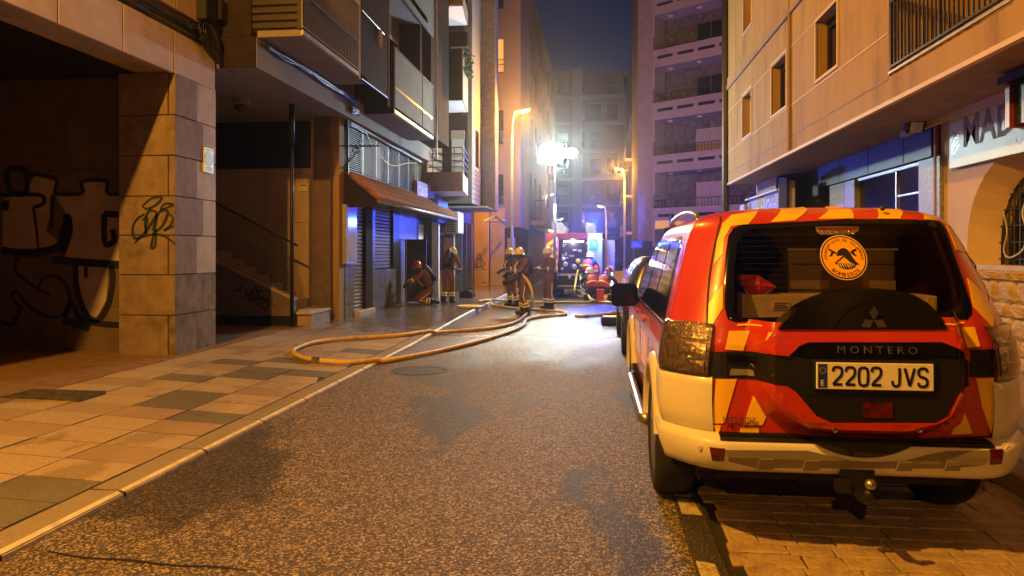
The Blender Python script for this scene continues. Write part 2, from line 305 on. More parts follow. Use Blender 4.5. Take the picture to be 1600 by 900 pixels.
class MB:
    def __init__(s): s.v = []; s.f = []; s.m = []
    def add(s, vs, fs, m=0):
        n = len(s.v); s.v += [tuple(p) for p in vs]
        for f in fs: s.f.append([i+n for i in f]); s.m.append(m)
        return s
    def box(s, x0, x1, y0, y1, z0, z1, m=0):
        return s.add([(x0,y0,z0),(x1,y0,z0),(x1,y1,z0),(x0,y1,z0),(x0,y0,z1),(x1,y0,z1),(x1,y1,z1),(x0,y1,z1)],
                     [(0,3,2,1),(4,5,6,7),(0,1,5,4),(1,2,6,5),(2,3,7,6),(3,0,4,7)], m)
    def prism(s, poly, vec, m=0):
        n = len(poly); vec = Vector(vec); a = [Vector(p) for p in poly]; b = [p+vec for p in a]
        fs = [list(range(n))[::-1], [n+i for i in range(n)]] + [(i, (i+1) % n, n+(i+1) % n, n+i) for i in range(n)]
        return s.add(a+b, fs, m)
    def quad(s, a, b, c, d, m=0): return s.add([a, b, c, d], [(0, 1, 2, 3)], m)
    def tube(s, path, r, n=6, m=0, caps=True):
        P = [Vector(p) for p in path]; K = len(P)
        R = r if isinstance(r, (list, tuple)) else [r]*K
        vs = []; up = None
        for i in range(K):
            t = (P[min(i+1, K-1)]-P[max(i-1, 0)])
            t = t.normalized() if t.length > 1e-9 else Vector((0, 0, 1))
            if up is None:
                up = Vector((0, 0, 1)) if abs(t.z) < 0.9 else Vector((1, 0, 0))
            a = t.cross(up)
            if a.length < 1e-6: a = t.cross(Vector((1, 0.3, 0.2)))
            a.normalize(); b = a.cross(t).normalized(); up = b
            for k in range(n):
                q = 2*pi*k/n
                vs.append(P[i]+(a*cos(q)+b*sin(q))*R[i])
        fs = []
        for i in range(K-1):
            for k in range(n):
                fs.append((i*n+k, (i+1)*n+k, (i+1)*n+(k+1) % n, i*n+(k+1) % n))
        if caps: fs += [list(range(n)), [(K-1)*n+k for k in range(n)][::-1]]
        return s.add(vs, fs, m)
    def cyl(s, a, b, r, n=12, m=0, r2=None): return s.tube([a, b], [r, r if r2 is None else r2], n, m)
    def lathe(s, prof, c, axis=(0, 0, 1), n=16, m=0):
        ax = Vector(axis).normalized(); u = ax.orthogonal().normalized(); w = ax.cross(u); c = Vector(c)
        vs = [c+ax*h+(u*cos(2*pi*k/n)+w*sin(2*pi*k/n))*r for r, h in prof for k in range(n)]
        fs = [(i*n+k, i*n+(k+1) % n, (i+1)*n+(k+1) % n, (i+1)*n+k) for i in range(len(prof)-1) for k in range(n)]
        fs += [list(range(n))[::-1], [(len(prof)-1)*n+k for k in range(n)]]
        return s.add(vs, fs, m)
    def ell(s, c, r, n=10, m=0, rot=None):
        c = Vector(c); vs = []; fs = []; h = n//2
        for i in range(1, h):
            th = pi*i/h
            for k in range(n):
                q = 2*pi*k/n
                vs.append(Vector((r[0]*sin(th)*cos(q), r[1]*sin(th)*sin(q), r[2]*cos(th))))
        vs += [Vector((0, 0, r[2])), Vector((0, 0, -r[2]))]
        if rot is not None: vs = [rot @ v for v in vs]
        vs = [c+v for v in vs]
        T = (h-1)*n
        for i in range(h-2):
            for k in range(n): fs.append((i*n+k, (i+1)*n+k, (i+1)*n+(k+1) % n, i*n+(k+1) % n))
        for k in range(n):
            fs.append((T, k, (k+1) % n)); fs.append((T+1, (h-2)*n+(k+1) % n, (h-2)*n+k))
        return s.add(vs, fs, m)
    def mesh(s, name, mats, off=None, smooth=False):
        me = bpy.data.meshes.new(name)
        off = off or Vector((0, 0, 0))
        me.from_pydata([tuple(Vector(p)-off) for p in s.v], [], s.f)
        for m in (mats if isinstance(mats, (list, tuple)) else [mats]): me.materials.append(m)
        me.polygons.foreach_set('material_index', s.m)
        if smooth: me.polygons.foreach_set('use_smooth', [True]*len(s.f))
        me.update()
        return me
    def build(s, name, mats, parent=None, smooth=False, bevel=0.0, local=False, seg=1):
        off = Vector((0, 0, 0)) if (parent is None or local) else wloc(parent)
        me = s.mesh(name, mats, off, smooth)
        bm = bmesh.new(); bm.from_mesh(me); bmesh.ops.recalc_face_normals(bm, faces=bm.faces); bm.to_mesh(me); bm.free()
        o = bpy.data.objects.new(name, me); col.objects.link(o)
        if parent is not None: o.parent = parent
        if bevel:
            b = o.modifiers.new('bevel', 'BEVEL'); b.width = bevel; b.segments = seg; b.limit_method = 'ANGLE'
        return o

def tag(o, label=None, cat=None, group=None, kind=None):
    if label: o['label'] = label
    if cat: o['category'] = cat
    if group: o['group'] = group
    if kind: o['kind'] = kind
    return o
def thing(name, label, cat, loc=(0, 0, 0), rz=0.0, group=None):
    o = bpy.data.objects.new(name, None); col.objects.link(o)
    o.location = loc; o.rotation_euler = (0, 0, rz); o.empty_display_size = 0.1
    return tag(o, label, cat, group)
def inst(me, name, parent, loc, rot=(0, 0, 0), sc=(1, 1, 1)):
    o = bpy.data.objects.new(name, me); col.objects.link(o); o.parent = parent
    o.location = Vector(loc)-wloc(parent); o.rotation_euler = rot; o.scale = sc
    return o
def copy_tree(o, parent=None):
    c = o.copy(); col.objects.link(c)
    if parent is not None: c.parent = parent
    for ch in list(o.children): copy_tree(ch, c)
    return c
def B(name, mat, parent, x0, x1, y0, y1, z0, z1, bevel=0.0):
    return MB().box(x0, x1, y0, y1, z0, z1).build(name, mat, parent, bevel=bevel)

FONT_CACHE = {}
def text_mesh(s, bold=0.0):
    if (s, bold) in FONT_CACHE: return FONT_CACHE[(s, bold)]
    cu = bpy.data.curves.new('txt', 'FONT'); cu.body = s; cu.size = 1.0; cu.resolution_u = 2; cu.offset = bold
    o = bpy.data.objects.new('txt', cu); col.objects.link(o)
    me = bpy.data.meshes.new_from_object(o)
    vs = [tuple(v.co) for v in me.vertices]; fs = [list(p.vertices) for p in me.polygons]
    bpy.data.objects.remove(o); bpy.data.meshes.remove(me); bpy.data.curves.remove(cu)
    FONT_CACHE[(s, bold)] = (vs, fs)
    return FONT_CACHE[(s, bold)]
def text(mb, s, o, u, v, w, h=None, m=0, bold=0.0):
    """flat lettering filling a box of width w (and height h) from corner o along unit axes u, v"""
    vs, fs = text_mesh(s, bold)
    x0 = min(p[0] for p in vs); x1 = max(p[0] for p in vs); y0 = min(p[1] for p in vs); y1 = max(p[1] for p in vs)
    sx = w/(x1-x0); sy = (h/(y1-y0)) if h else sx
    o = Vector(o); u = Vector(u); v = Vector(v)
    mb.add([o+u*((p[0]-x0)*sx)+v*((p[1]-y0)*sy) for p in vs], fs, m)
def smooth_path(pts, k=6):
    P = [Vector(p) for p in pts]; out = []
    for i in range(len(P)-1):
        p0 = P[max(i-1, 0)]; p1 = P[i]; p2 = P[i+1]; p3 = P[min(i+2, len(P)-1)]
        for j in range(k):
            t = j/k
            out.append(0.5*((2*p1)+(p2-p0)*t+(2*p0-5*p1+4*p2-p3)*t*t+(3*p1-p0-3*p2+p3)*t**3))
    out.append(P[-1]); return out
def stroke(mb, pts, w, to3, m=0, k=5, taper=True):
    """paint stroke: ribbon along 2-D points, mapped by to3(u, v)"""
    P = [Vector((p[0], p[1], 0)) for p in pts]
    S = smooth_path(P, k) if len(P) > 2 else P
    n = len(S); vs = []
    for i in range(n):
        t = S[min(i+1, n-1)]-S[max(i-1, 0)]
        t = t.normalized() if t.length > 1e-9 else Vector((1, 0, 0))
        nn = Vector((-t.y, t.x, 0)); ww = w*0.5*(1.0 if not taper else (0.55+0.45*sin(pi*(i+0.5)/n)))
        vs.append(to3(*(S[i]+nn*ww).xy)); vs.append(to3(*(S[i]-nn*ww).xy))
    mb.add(vs, [(2*i, 2*i+1, 2*i+3, 2*i+2) for i in range(n-1)], m)

def gridwall(mb, to3, u0, u1, v0, v1, holes, depth, m=0, mr=None):
    """wall sheet with rectangular openings (u0,u1,v0,v1) and reveals of the given depth; to3(u,v,w), w inward"""
    us = sorted(set([u0, u1]+[h[i] for h in holes for i in (0, 1)])); us = [u for u in us if u0 <= u <= u1]
    vs = sorted(set([v0, v1]+[h[i] for h in holes for i in (2, 3)])); vs = [v for v in vs if v0 <= v <= v1]
    for i in range(len(us)-1):
        for j in range(len(vs)-1):
            cu, cv = (us[i]+us[i+1])/2, (vs[j]+vs[j+1])/2
            if any(h[0] < cu < h[1] and h[2] < cv < h[3] for h in holes): continue
            mb.quad(to3(us[i], vs[j], 0), to3(us[i+1], vs[j], 0), to3(us[i+1], vs[j+1], 0), to3(us[i], vs[j+1], 0), m)
    for h in holes:
        c = [(h[0], h[2]), (h[1], h[2]), (h[1], h[3]), (h[0], h[3])]
        d = h[4] if len(h) > 4 else depth
        for k in range(4):
            a, b = c[k], c[(k+1) % 4]
            mb.quad(to3(*a, 0), to3(*b, 0), to3(*b, d), to3(*a, d), m if mr is None else mr)
    c = [(u0, v0), (u1, v0), (u1, v1), (u0, v1)]
    for k in range(4):
        a, b = c[k], c[(k+1) % 4]
        mb.quad(to3(*a, 0), to3(*b, 0), to3(*b, depth), to3(*a, depth), m)
HAZE = 0.0018
# ================================================================== GROUND
def sheet(name, mat, x0, x1, y0, y1, z, nx=1, ny=1, zf=None):
    mb = MB(); n = nx+1
    vs = [(x0+(x1-x0)*i/nx, y0+(y1-y0)*j/ny, z if zf is None else zf(x0+(x1-x0)*i/nx, y0+(y1-y0)*j/ny)) for j in range(ny+1) for i in range(nx+1)]
    mb.add(vs, [(j*n+i, j*n+i+1, (j+1)*n+i+1, (j+1)*n+i) for j in range(ny) for i in range(nx)])
    return tag(mb.build(name, mat), kind='structure')
sheet('ground', M['earth'], -160, 160, -40, 220, -0.03)
road = sheet('road', M['asphalt'], -3.05, 0.50, -6, 120, 0.0)
sheet('road_edge', M['tarmac_edge'], 0.50, 0.66, -6, 120, 0.0)
bay = sheet('parking_bay', M['bedding'], 0.66, 2.75, -6, 120, -0.012)
mb = MB()   # worn remains of a painted line between road and bay
rr = random.Random(3)
for i in range(30):
    y = 3.2+i*0.32
    if rr.random() < 0.35: continue
    w = 0.05+0.05*rr.random(); x = 0.56+0.03*rr.random()
    pts = [(x-w*(0.6+0.5*rr.random()), y+0.01), (x+w*(0.5+0.5*rr.random()), y), (x+w*(0.4+0.5*rr.random()), y+0.27), (x-w*(0.5+0.5*rr.random()), y+0.3)]
    mb.add([(p[0], p[1], 0.004) for p in pts], [(0, 1, 2, 3)])
mb.build('worn_line', pm('worn_paint', (0.48, 0.42, 0.28), 0.6, var=0.3, scale=14, c2=(0.12, 0.10, 0.09), thr=0.5, sscale=12), road)
mb = MB()   # crack across the near road
stroke(mb, [(p.x, p.y) for p in [G(75, 862), G(130, 872), G(200, 876), G(270, 884), G(330, 886), G(385, 892)]], 0.022, lambda u, v: (u, v, 0.004))
mb.build('crack', M['seam'], road)
mb = MB()
mb.lathe([(0.34, 0), (0.34, 0.004), (0.31, 0.0045), (0.305, 0.002), (0.29, 0.003), (0.0, 0.003)], (*G(655, 579).xy, 0.0), n=28)
mb.lathe([(0.39, 0), (0.39, 0.003), (0.346, 0.003), (0.346, 0.0)], (*G(655, 579).xy, 0.0), n=28)
tag(mb.build('manhole_cover', M['tarmac_edge']), 'round metal manhole cover set flush in the road near the hose loop', 'manhole cover')

# setts of the parking bay
rr = random.Random(11)
y = 3.05; nset = 0
while y < 7.6:
    d = 0.13+0.05*rr.random() if y < 5.6 else 0.30; x = 0.67+0.1*rr.random()
    while x < 2.70:
        w = (0.16+0.22*rr.random()) if y < 5.6 else 0.4
        w = min(w, 2.745-x)
        if w < 0.04: break
        if nset < 298:
            g = 0.004
            jz = 0.006*rr.random(); tx = 0.004*(rr.random()-0.5)
            mb = MB().box(x+g, x+w-g, y+g, y+d-g, -0.03, 0.002+jz)
            vs = mb.v
            mb.v = [(v[0]+0.012*(rr.random()-0.5), v[1]+0.014*(rr.random()-0.5), v[2]+(tx if v[2] > -0.02 and k % 2 else 0)) for k, v in enumerate(vs)]
            mb.build('paving_sett', M['sett'], bay, bevel=0.006); nset += 1
        x += w
    y += d
sheet('far_bay', M['sett'], 0.66, 2.75, 7.65, 60, 0.0)

# left pavement, falling towards a lowered kerb in the foreground
def sm(t): t = max(0, min(1, t)); return t*t*(3-2*t)
def zk(y): return 0.035+0.085*sm((y-11)/7)
def zpav(x, y):
    t = max(0, min(1, (-3.30-x)/2.2))
    return zk(y)*(1-t)+0.14*t+0.002
pav = sheet('pavement', M['bedding'], -15, -3.06, -6, 120, 0, 12, 70, lambda x, y: zpav(x, y)-0.012)
grey_at = [G(*p, 0.09) for p in [(325, 623), (287, 636), (355, 650), (333, 590), (378, 582), (458, 574), (507, 583), (380, 566), (30, 744), (46, 790), (560, 543), (470, 560), (610, 522)]]
red_at = [G(*p, 0.09) for p in [(38, 676), (200, 690), (310, 665), (400, 612), (230, 640), (110, 618), (150, 600)]]
ys = 2.5; row = 0
rr = random.Random(5)
while ys < 22.2:
    d = 0.41 if ys < 15 else 0.62
    for c in range(4):
        x1 = -3.31-c*0.6; x0 = x1-0.6
        cx, cy = (x0+x1)/2, ys+d/2
        mat = M[rr.choice(('slab', 'slab_b', 'slab_c'))]
        if any(abs(p.x-cx) < 0.3 and abs(p.y-cy) < d/2 for p in grey_at): mat = M['slab_grey']
        elif any(abs(p.x-cx) < 0.3 and abs(p.y-cy) < d/2 for p in red_at) or rr.random() < 0.12: mat = M['slab_red']
        g = 0.008; o = 0.006*(rr.random()-0.5)
        mb = MB().box(x0+g, x1-g, ys+g, ys+d-g, 0, 1)
        mb.v = [(v[0], v[1], zpav(v[0], v[1])+o+0.004*(rr.random()-0.5) if v[2] > 0.5 else zpav(v[0], v[1])-0.03) for v in mb.v]
        mb.build('paving_slab', mat, pav)
    ys += d; row += 1
sheet('far_pavement', M['slab'], -15, -3.31, 22.25, 120, 0, 1, 1, lambda x, y: zpav(x, y)+0.001)
def arc_floor(x, y): return zpav(x, y)+0.001
sheet('arcade_floor', pm('arcade_floor', (0.24, 0.15, 0.09), 0.55, var=0.25, scale=9, bump=0.3, bscale=40), -15, -5.715, -6, 22.2, 0, 1, 1, arc_floor)
# kerb stones
kerb = sheet('kerb', M['bedding'], -3.30, -3.06, -6, 120, 0, 1, 60, lambda x, y: zk(y)-0.03)
y = 3.42
while y < 32:
    L = 0.98 if y < 22 else 1.98
    g = 0.004
    def kz(yy): return zk(yy)+0.003
    mb = MB(); prof = lambda yy: [(-3.295, yy, -0.02), (-3.295, yy, kz(yy)), (-3.100, yy, kz(yy)), (-3.055, yy, kz(yy)-0.018), (-3.05, yy, -0.02)]
    a = prof(y+g); b_ = prof(y+L-g)
    mb.add(a+b_, [(4, 3, 2, 1, 0), (5, 6, 7, 8, 9), (0, 1, 6, 5), (1, 2, 7, 6)], 0)
    mb.add(a+b_, [(2, 3, 8, 7), (3, 4, 9, 8)], 1)
    mb.build('kerb_stone', [M['kerb'], M['kerb_edge']], kerb)
    y += L+0.02
mb = MB()
mb.add([(-3.60, 2.3, 0.10), (-3.10, 2.3, 0.10), (-3.06, 3.40, 0.04), (-3.36, 3.40, 0.06), (-3.6, 2.3, -0.02), (-3.04, 2.3, -0.02), (-3.04, 3.4, -0.02), (-3.36, 3.4, -0.02)],
       [(0, 1, 2, 3), (1, 5, 6, 2), (3, 2, 6, 7), (0, 3, 7, 4)])
mb.build('kerb_end_stone', M['kerb_edge'], kerb)
# right pavement
pav_r = sheet('right_pavement', M['slab_red'], 2.98, 9, -6, 120, 0.125)
kr = sheet('right_kerb', M['bedding'], 2.76, 2.985, -6, 120, 0.09)
for i in range(16):
    B('kerb_stone', M['kerb'], kr, 2.755, 2.975, 2.0+i*1.0+0.005, 3.0+i*1.0-0.005, -0.02, 0.13, bevel=0.015)
# gully and drain marks on the left pavement
d = G(85, 622, 0.11)
tag(B('drain_cover', pm('drain', (0.075, 0.065, 0.055), 0.5, var=0.5, scale=12, bump=0.5, bscale=40), None, d.x-0.42, d.x+0.42, d.y-0.2, d.y+0.2, zpav(d.x, d.y)-0.02, zpav(d.x, d.y)+0.016),
    'dark oblong drain cover in the left pavement in front of the arcade', 'drain cover')

# ================================================================== LEFT BLOCK WITH ARCADE
XA = -5.86
lb = thing('arcade_building', 'beige stone apartment block with open arcade and spray-painted wall at far left', 'building', (-7.5, 8, 0))
pil = B('pillar', M['mortar'], lb, -6.68, XA-0.02, 9.57, 10.63, 0.1, 4.12)
rr = random.Random(4)
zr = [0.13, 0.70, 1.27, 1.83, 2.38, 2.95, 3.52, 4.12]
for k in range(7):
    z0, z1 = zr[k]+0.006, zr[k+1]-0.006
    j = rr.uniform(0, 0.008)
    split = XA-0.10 if k % 2 == 0 else XA
    B('stone_block', M['stone_block'], pil, -6.70, split-(0.006 if split < XA else 0), 9.535-j, 9.60, z0, z1, bevel=0.006)
    ysp = 10.15+(0.12 if k % 2 else -0.05)
    B('stone_block', M['mossy_stone' if k < 2 else 'stone_block'], pil, XA-0.09, XA+j*0.7, 9.54, ysp-0.006, z0, z1, bevel=0.006)
    B('stone_block', M['mossy_stone' if k < 2 else 'pale_stone'], pil, XA-0.09, XA-0.008, ysp+0.004, 10.66, z0, z1, bevel=0.006)
for k in range(1, 3): B('pillar', M['stone_block'], lb, -6.70, XA, 9.54-6.35*k, 10.66-6.35*k, 0.1, 4.12)  # arcade pillars out of view, added to keep lamp light off the wall
# beam over the arcade with facing slabs
bm_ = B('beam', M['concrete'], lb, -6.45, XA-0.05, -6, 10.66, 4.125, 4.72)
y = 10.62; k = 0
while y > 2:
    B('facing_slab', M['pale_stone'], bm_, XA-0.06, XA, y-1.09, y-0.008 if k else y, 4.10, 4.70, bevel=0.006); y -= 1.1; k += 1
up = B('upper_wall', M['mortar'], lb, -9, XA-0.09, -6, 10.60, 4.72, 13)
y = 10.60; k = 0
while y > 2:
    B('facing_slab', M['pale_stone'] if k else M['render_pink'], up, XA-0.10, XA-0.02, y-0.99, y-0.008, 5.02, 6.9, bevel=0.005); y -= 1.0; k += 1
B('ledge', M['render_pink'], lb, -6.3, XA+0.05, -6, 10.3, 6.91, 7.1)
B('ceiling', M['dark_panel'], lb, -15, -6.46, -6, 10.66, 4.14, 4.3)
YB = 9.82
aw = B('arcade_wall', M['mortar'], lb, -15, -6.69, YB, YB+0.3, 0.1, 4.14)
for i in range(7):
    for j in range(6):
        x1 = -6.70-i*1.02; z0 = 0.14+j*0.662
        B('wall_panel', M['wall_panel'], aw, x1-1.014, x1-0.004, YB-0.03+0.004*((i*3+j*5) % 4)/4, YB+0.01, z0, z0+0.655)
    if i == 2: pass
# painted letters on the arcade wall: flat spray paint
def onwall(u, v): p = PY(u, v, YB-0.036); return (p.x, YB-0.036, p.z)
def onwall2(u, v): p = PY(u, v, YB-0.039); return (p.x, YB-0.039, p.z)
mb = MB()
def fill(mb, pts, to3, m=0): mb.add([to3(*p) for p in pts], [list(range(len(pts)))], m)
for poly in [[(40, 300), (55, 275), (88, 283), (84, 305), (80, 330), (72, 360), (98, 385), (4, 390), (4, 310)],
             [(85, 305), (128, 300), (128, 284), (166, 284), (168, 300), (196, 303), (196, 410), (100, 402), (108, 340)],
             [(118, 414), (170, 416), (166, 470), (150, 498), (132, 488), (122, 460)]]:
    fill(mb, poly, onwall)
mb.build('spray_fill', M['graffiti_mauve'], aw)
mb = MB(); W = lambda pts, w: stroke(mb, pts, w, onwall2, k=5, taper=False)
W([(12, 290), (12, 268), (28, 262), (42, 272), (40, 300), (25, 303), (12, 292)], 9)
W([(42, 272), (70, 274), (88, 282), (84, 302)], 5); W([(2, 305), (40, 304), (66, 306), (68, 318), (52, 324)], 6)
W([(52, 324), (56, 350), (60, 390)], 4); W([(2, 320), (14, 322)], 16); W([(2, 391), (50, 396), (92, 384), (100, 360), (108, 338)], 12)
W([(82, 304), (80, 355)], 6); W([(84, 303), (128, 302), (128, 284), (166, 283), (168, 302), (196, 303)], 6)
W([(103, 335), (108, 360), (96, 398)], 12); W([(162, 334), (196, 336)], 10); W([(163, 334), (164, 380), (178, 376), (176, 358)], 9)
W([(82, 405), (130, 410), (196, 414)], 12); W([(30, 400), (24, 424), (60, 452), (78, 460)], 5)
W([(60, 448), (70, 434), (92, 434), (108, 458), (104, 486), (80, 496), (48, 480), (26, 456), (18, 462), (30, 480)], 5)
W([(118, 414), (120, 450), (134, 490), (152, 500), (168, 478), (176, 440), (174, 416)], 9); W([(134, 414), (134, 434)], 6)
W([(100, 496), (112, 474), (126, 498), (160, 506), (196, 508)], 9); W([(2, 500), (18, 508), (34, 478)], 6); W([(98, 500), (140, 512)], 12)
mb.build('spray_outline', M['graffiti_black'], aw)
mb = MB()
for (u0, v0, u1, v1) in [(52, 280, 54, 390), (129, 284, 131, 400)]:
    p = [onwall2(u0, v0), onwall2(u1, v0), onwall2(u1, v1), onwall2(u0, v1)]; mb.add(p, [(0, 1, 2, 3)])
mb.build('paint_drip', pm('drip', (0.45, 0.42, 0.42), 0.6), aw)
# tag on the pillar
def onpil(u, v): p = PY(u, v, 9.522); return (p.x, 9.522, p.z)
mb = MB(); W = lambda pts, w=3.4: stroke(mb, pts, w, onpil, k=6)
W([(222, 322), (236, 310), (252, 308), (246, 318), (230, 326), (222, 322)]); W([(250, 326), (258, 318), (270, 320), (250, 328)])
W([(226, 334), (214, 342), (207, 356), (210, 372), (222, 368), (238, 346), (244, 332), (232, 330), (226, 350), (230, 366)], 4)
W([(238, 360), (248, 332), (262, 330), (254, 352), (242, 362)], 4); W([(246, 334), (240, 366), (236, 386), (242, 384), (244, 358)], 4)
W([(262, 334), (270, 340), (266, 352), (256, 360), (272, 353)], 3); W([(210, 380), (222, 370), (246, 366), (262, 372), (274, 382)], 3)
W([(222, 344), (230, 340), (226, 366)], 3)
mb.build('spray_tag', M['tag_green'], lb)
# moss and grime sheet is in the stone itself; blue notice plate on the pillar flank
q = [PX(319, 229, XA+0.012), PX(333, 234, XA+0.012)]
n_ = thing('notice_plate', 'small white notice plate with blue disc fixed to the stone pillar', 'sign', (XA+0.01, q[0].y, 2.9))
ya, yb = q[0].y, q[1].y
B('plate', M['sign_white'], n_, XA-0.005, XA+0.02, ya, yb, 2.80, 3.17)
mb = MB(); mb.lathe([(0.115, 0), (0.115, 0.004), (0, 0.004)], (XA+0.02, (ya+yb)/2-0.01, 3.01), (1, 0, 0), 20); mb.build('disc', pm('disc_blue', (0.16, 0.22, 0.45), 0.4), n_)
mb = MB()
for k in range(4): mb.box(XA+0.0195, XA+0.023, ya+0.03, yb-0.04-0.02*(k % 2), 2.83+0.016*k, 2.838+0.016*k)
mb.box(XA+0.0195, XA+0.023, ya+0.03, yb-0.03, 3.135, 3.15)
mb.build('print', pm('print_grey', (0.3, 0.32, 0.38), 0.5), n_)

# cables along the beam and the junction box on the corner
rr = random.Random(8)
mb = MB()
for k in range(9):
    pts = [(XA-0.03+0.03*rr.random(), y, 4.80+0.09*rr.random()-0.05*(k % 3 == 0)*abs(sin(y*1.3))) for y in [2, 4, 5, 6, 7, 8, 8.8, 9.6, 10.2]]
    mb.tube(smooth_path(pts, 4), 0.012+0.010*rr.random(), 5)
tag(mb.build('cable_bundle', M['cable'], smooth=True), 'bundle of black cables running above the arcade beam', 'cables')
jb = thing('junction_box', 'black cable junction box with loose loops on the building corner', 'junction box', (XA+0.05, 10.35, 5.3))
B('box', M['black'], jb, XA-0.02, XA+0.14, 10.12, 10.42, 5.05, 5.62, bevel=0.01)
B('panel', M['brown_panel'], jb, XA-0.02, XA+0.19, 10.46, 10.64, 5.15, 5.45, bevel=0.01)
mb = MB()
for k in range(16):
    y0 = 9.9+0.6*rr.random(); zz = 4.95
    r_ = 0.12+0.22*rr.random()
    pts = [(XA+0.06, 10.2+0.2*rr.random(), 5.1), (XA+0.1+0.06*rr.random(), y0, zz-0.1*rr.random()), (XA+0.12, y0-0.1+r_, zz-r_*1.3), (XA+0.12, y0+r_*1.5, zz-r_*1.5), (XA+0.1, y0+r_*1.7, zz-0.2), (XA+0.05, 10.3, 4.98)]
    mb.tube(smooth_path(pts, 5), 0.008+0.006*rr.random(), 5)
for k in range(7):
    pts = [(XA+0.05, 9.2+0.2*k, 4.84+0.03*k), (XA+0.08, 9.8, 4.8+0.05*rr.random()), (XA+0.1, 10.1+0.1*rr.random(), 4.9), (XA+0.1, 10.3, 4.7+0.3*rr.random())]
    mb.tube(smooth_path(pts, 5), 0.012, 5)
mb.build('cable_loops', M['cable'], jb, smooth=True)

# ================================================================== LEFT MIDDLE BLOCK: portico with stair, shop, balconies
XO, XS, XB = -5.22, -5.42, -4.50       # overhang edge, shop wall, balcony front
mbk = thing('portico_building', 'pale apartment block with entrance stair below and railed balconies above shutters', 'building', (-7, 16, 0))
B('overhang', M['soffit'], mbk, -9, XO, 10.70, 15.25, 4.46, 4.92)
B('overhang_end_shade', M['brown_panel'], mbk, XA+.06, XO-.01, 10.66, 10.695, 4.46, 4.93)  # dark sheet over the end face, painted in place of shade
B('wall_end_shade', M['brown_panel'], mbk, XA+.06, -5.29, 10.66, 10.715, 4.935, 8)  # dark sheet standing for shade on the upper wall's end
ovs = B('overhang', M['soffit'], mbk, -9, XO, 15.25, 22.6, 4.46, 4.92)
B('upper_wall', M['upper_plaster'], mbk, -9, -5.30, 10.72, 22.6, 4.92, 13)
YW = 14.75
B('back_wall', M['beige_wall'], mbk, -12, -5.95, YW, YW+0.3, 0.1, 4.46)
for (x0, x1, z0, z1) in [(-7.0, -6.35, 0.6, 2.2), (-7.0, -6.35, 2.22, 3.36), (-8.2, -7.02, 2.22, 3.36), (-6.33, -5.96, 0.6, 2.2), (-6.33, -5.96, 2.22, 3.36), (-8.2, -7.02, 0.6, 2.2)]:
    B('wall_panel', M['beige_wall'], mbk, x0+0.004, x1-0.004, YW-0.02, YW+0.01, z0, z1)
B('dark_board', M['dark_panel'], mbk, -8.5, -5.99+0.0, YW-0.06, YW, 3.38, 4.36)
B('corner_wall', M['wall_panel'], mbk, -5.95, -5.58, YW+0.05, YW+0.35, 0.1, 4.46)
B('pilaster', M['render_ochre'], mbk, -5.62, XS-0.02, 14.95, 15.25, 0.1, 4.46, bevel=0.01)
# ceiling lamp
cl = thing('ceiling_lamp', 'round unlit ceiling lamp under the portico of the stair', 'lamp', (-6.6, 13.1, 4.46))
cx = PY(378, 150, 12.9)
mb = MB(); mb.lathe([(0.16, 0), (0.16, -0.10), (0.145, -0.12)], (cx.x, 12.9, 4.455), n=20); mb.build('base', M['soffit'], cl, smooth=False)
mb = MB(); mb.lathe([(0.14, -0.12), (0.135, -0.17), (0.09, -0.22), (0.0, -0.235)], (cx.x, 12.9, 4.455), n=20); mb.build('diffuser', M['dark_granite'], cl, smooth=True)
# stair
YS = 13.55
st = thing('entrance_stair', 'side stair with sloping rail, graffiti on its flank, under the portico', 'stair', (-6.6, YS, 0.14))
xr = PY(458, 470, YS).x; zr_ = PY(458, 470, YS).z
xl = -9.2; zl = zr_+(xr-xl)*0.47
mb = MB().prism([(xl, YS, 0.1), (xr, YS, 0.1), (xr, YS, zr_), (xl, YS, zl)], (0, 0.16, 0)); mb.build('flank_wall', M['wall_panel'], st)
mb = MB().prism([(xl, YS-0.02, zl), (xr+0.02, YS-0.02, zr_), (xr+0.02, YS-0.02, zr_+0.05), (xl, YS-0.02, zl+0.05)], (0, 0.2, 0)); mb.build('coping', M['beige_wall'], st)
B('skirting', M['dark_panel'], st, xl, xr+0.01, YS-0.015, YS, 0.12, 0.34)
for k in range(8):
    B('step', M['beige_wall'], st, xr-0.28*k-1.2 if k else xr-1.2, xr-0.28*k+0.12, YS+0.17, YW-0.07, 0.12, 0.45+0.165*k)
pr_ = PY(462, 382, YS+0.08)
hz = lambda x, o: pr_.z+(pr_.x-x)*0.50+o
mb = MB().tube([(pr_.x+0.04, YS+0.08, hz(pr_.x+0.04, 0)), (xl, YS+0.08, hz(xl, 0))], 0.026, 8); mb.build('handrail', M['wood_slat'], st, smooth=True)
mb = MB(); n = 74
for k in range(n):
    x = xr-0.02-(xr-xl)*k/n
    mb.tube([(x, YS+0.08, zr_+(xr-x)*0.47+0.05), (x-0.28, YS+0.08, hz(x-0.28, -0.02))], 0.006, 4)
for k in range(10):
    o = 0.07*k
    mb.tube([(xr-0.02, YS+0.085, zr_+0.08+o), (xl, YS+0.085, zl+0.08+o)], 0.004, 4)
tag(mb.build('wire_infill', M['dark_iron'], st), kind='stuff')
def onstair(u, v): p = PY(u, v, YS-0.004); return (p.x, YS-0.004, p.z)
mb = MB(); W = lambda pts, w=3: stroke(mb, pts, w, onstair, k=5)
W([(385, 450), (383, 468)]); W([(394, 452), (389, 468)]); W([(384, 460), (394, 459)]); W([(392, 470), (399, 448), (404, 466)]); W([(394, 462), (404, 462)])
W([(412, 454), (405, 456), (404, 464), (412, 464)]); W([(388, 470), (420, 466), (410, 474), (396, 476)]); W([(406, 474), (414, 484), (420, 474), (410, 470)])
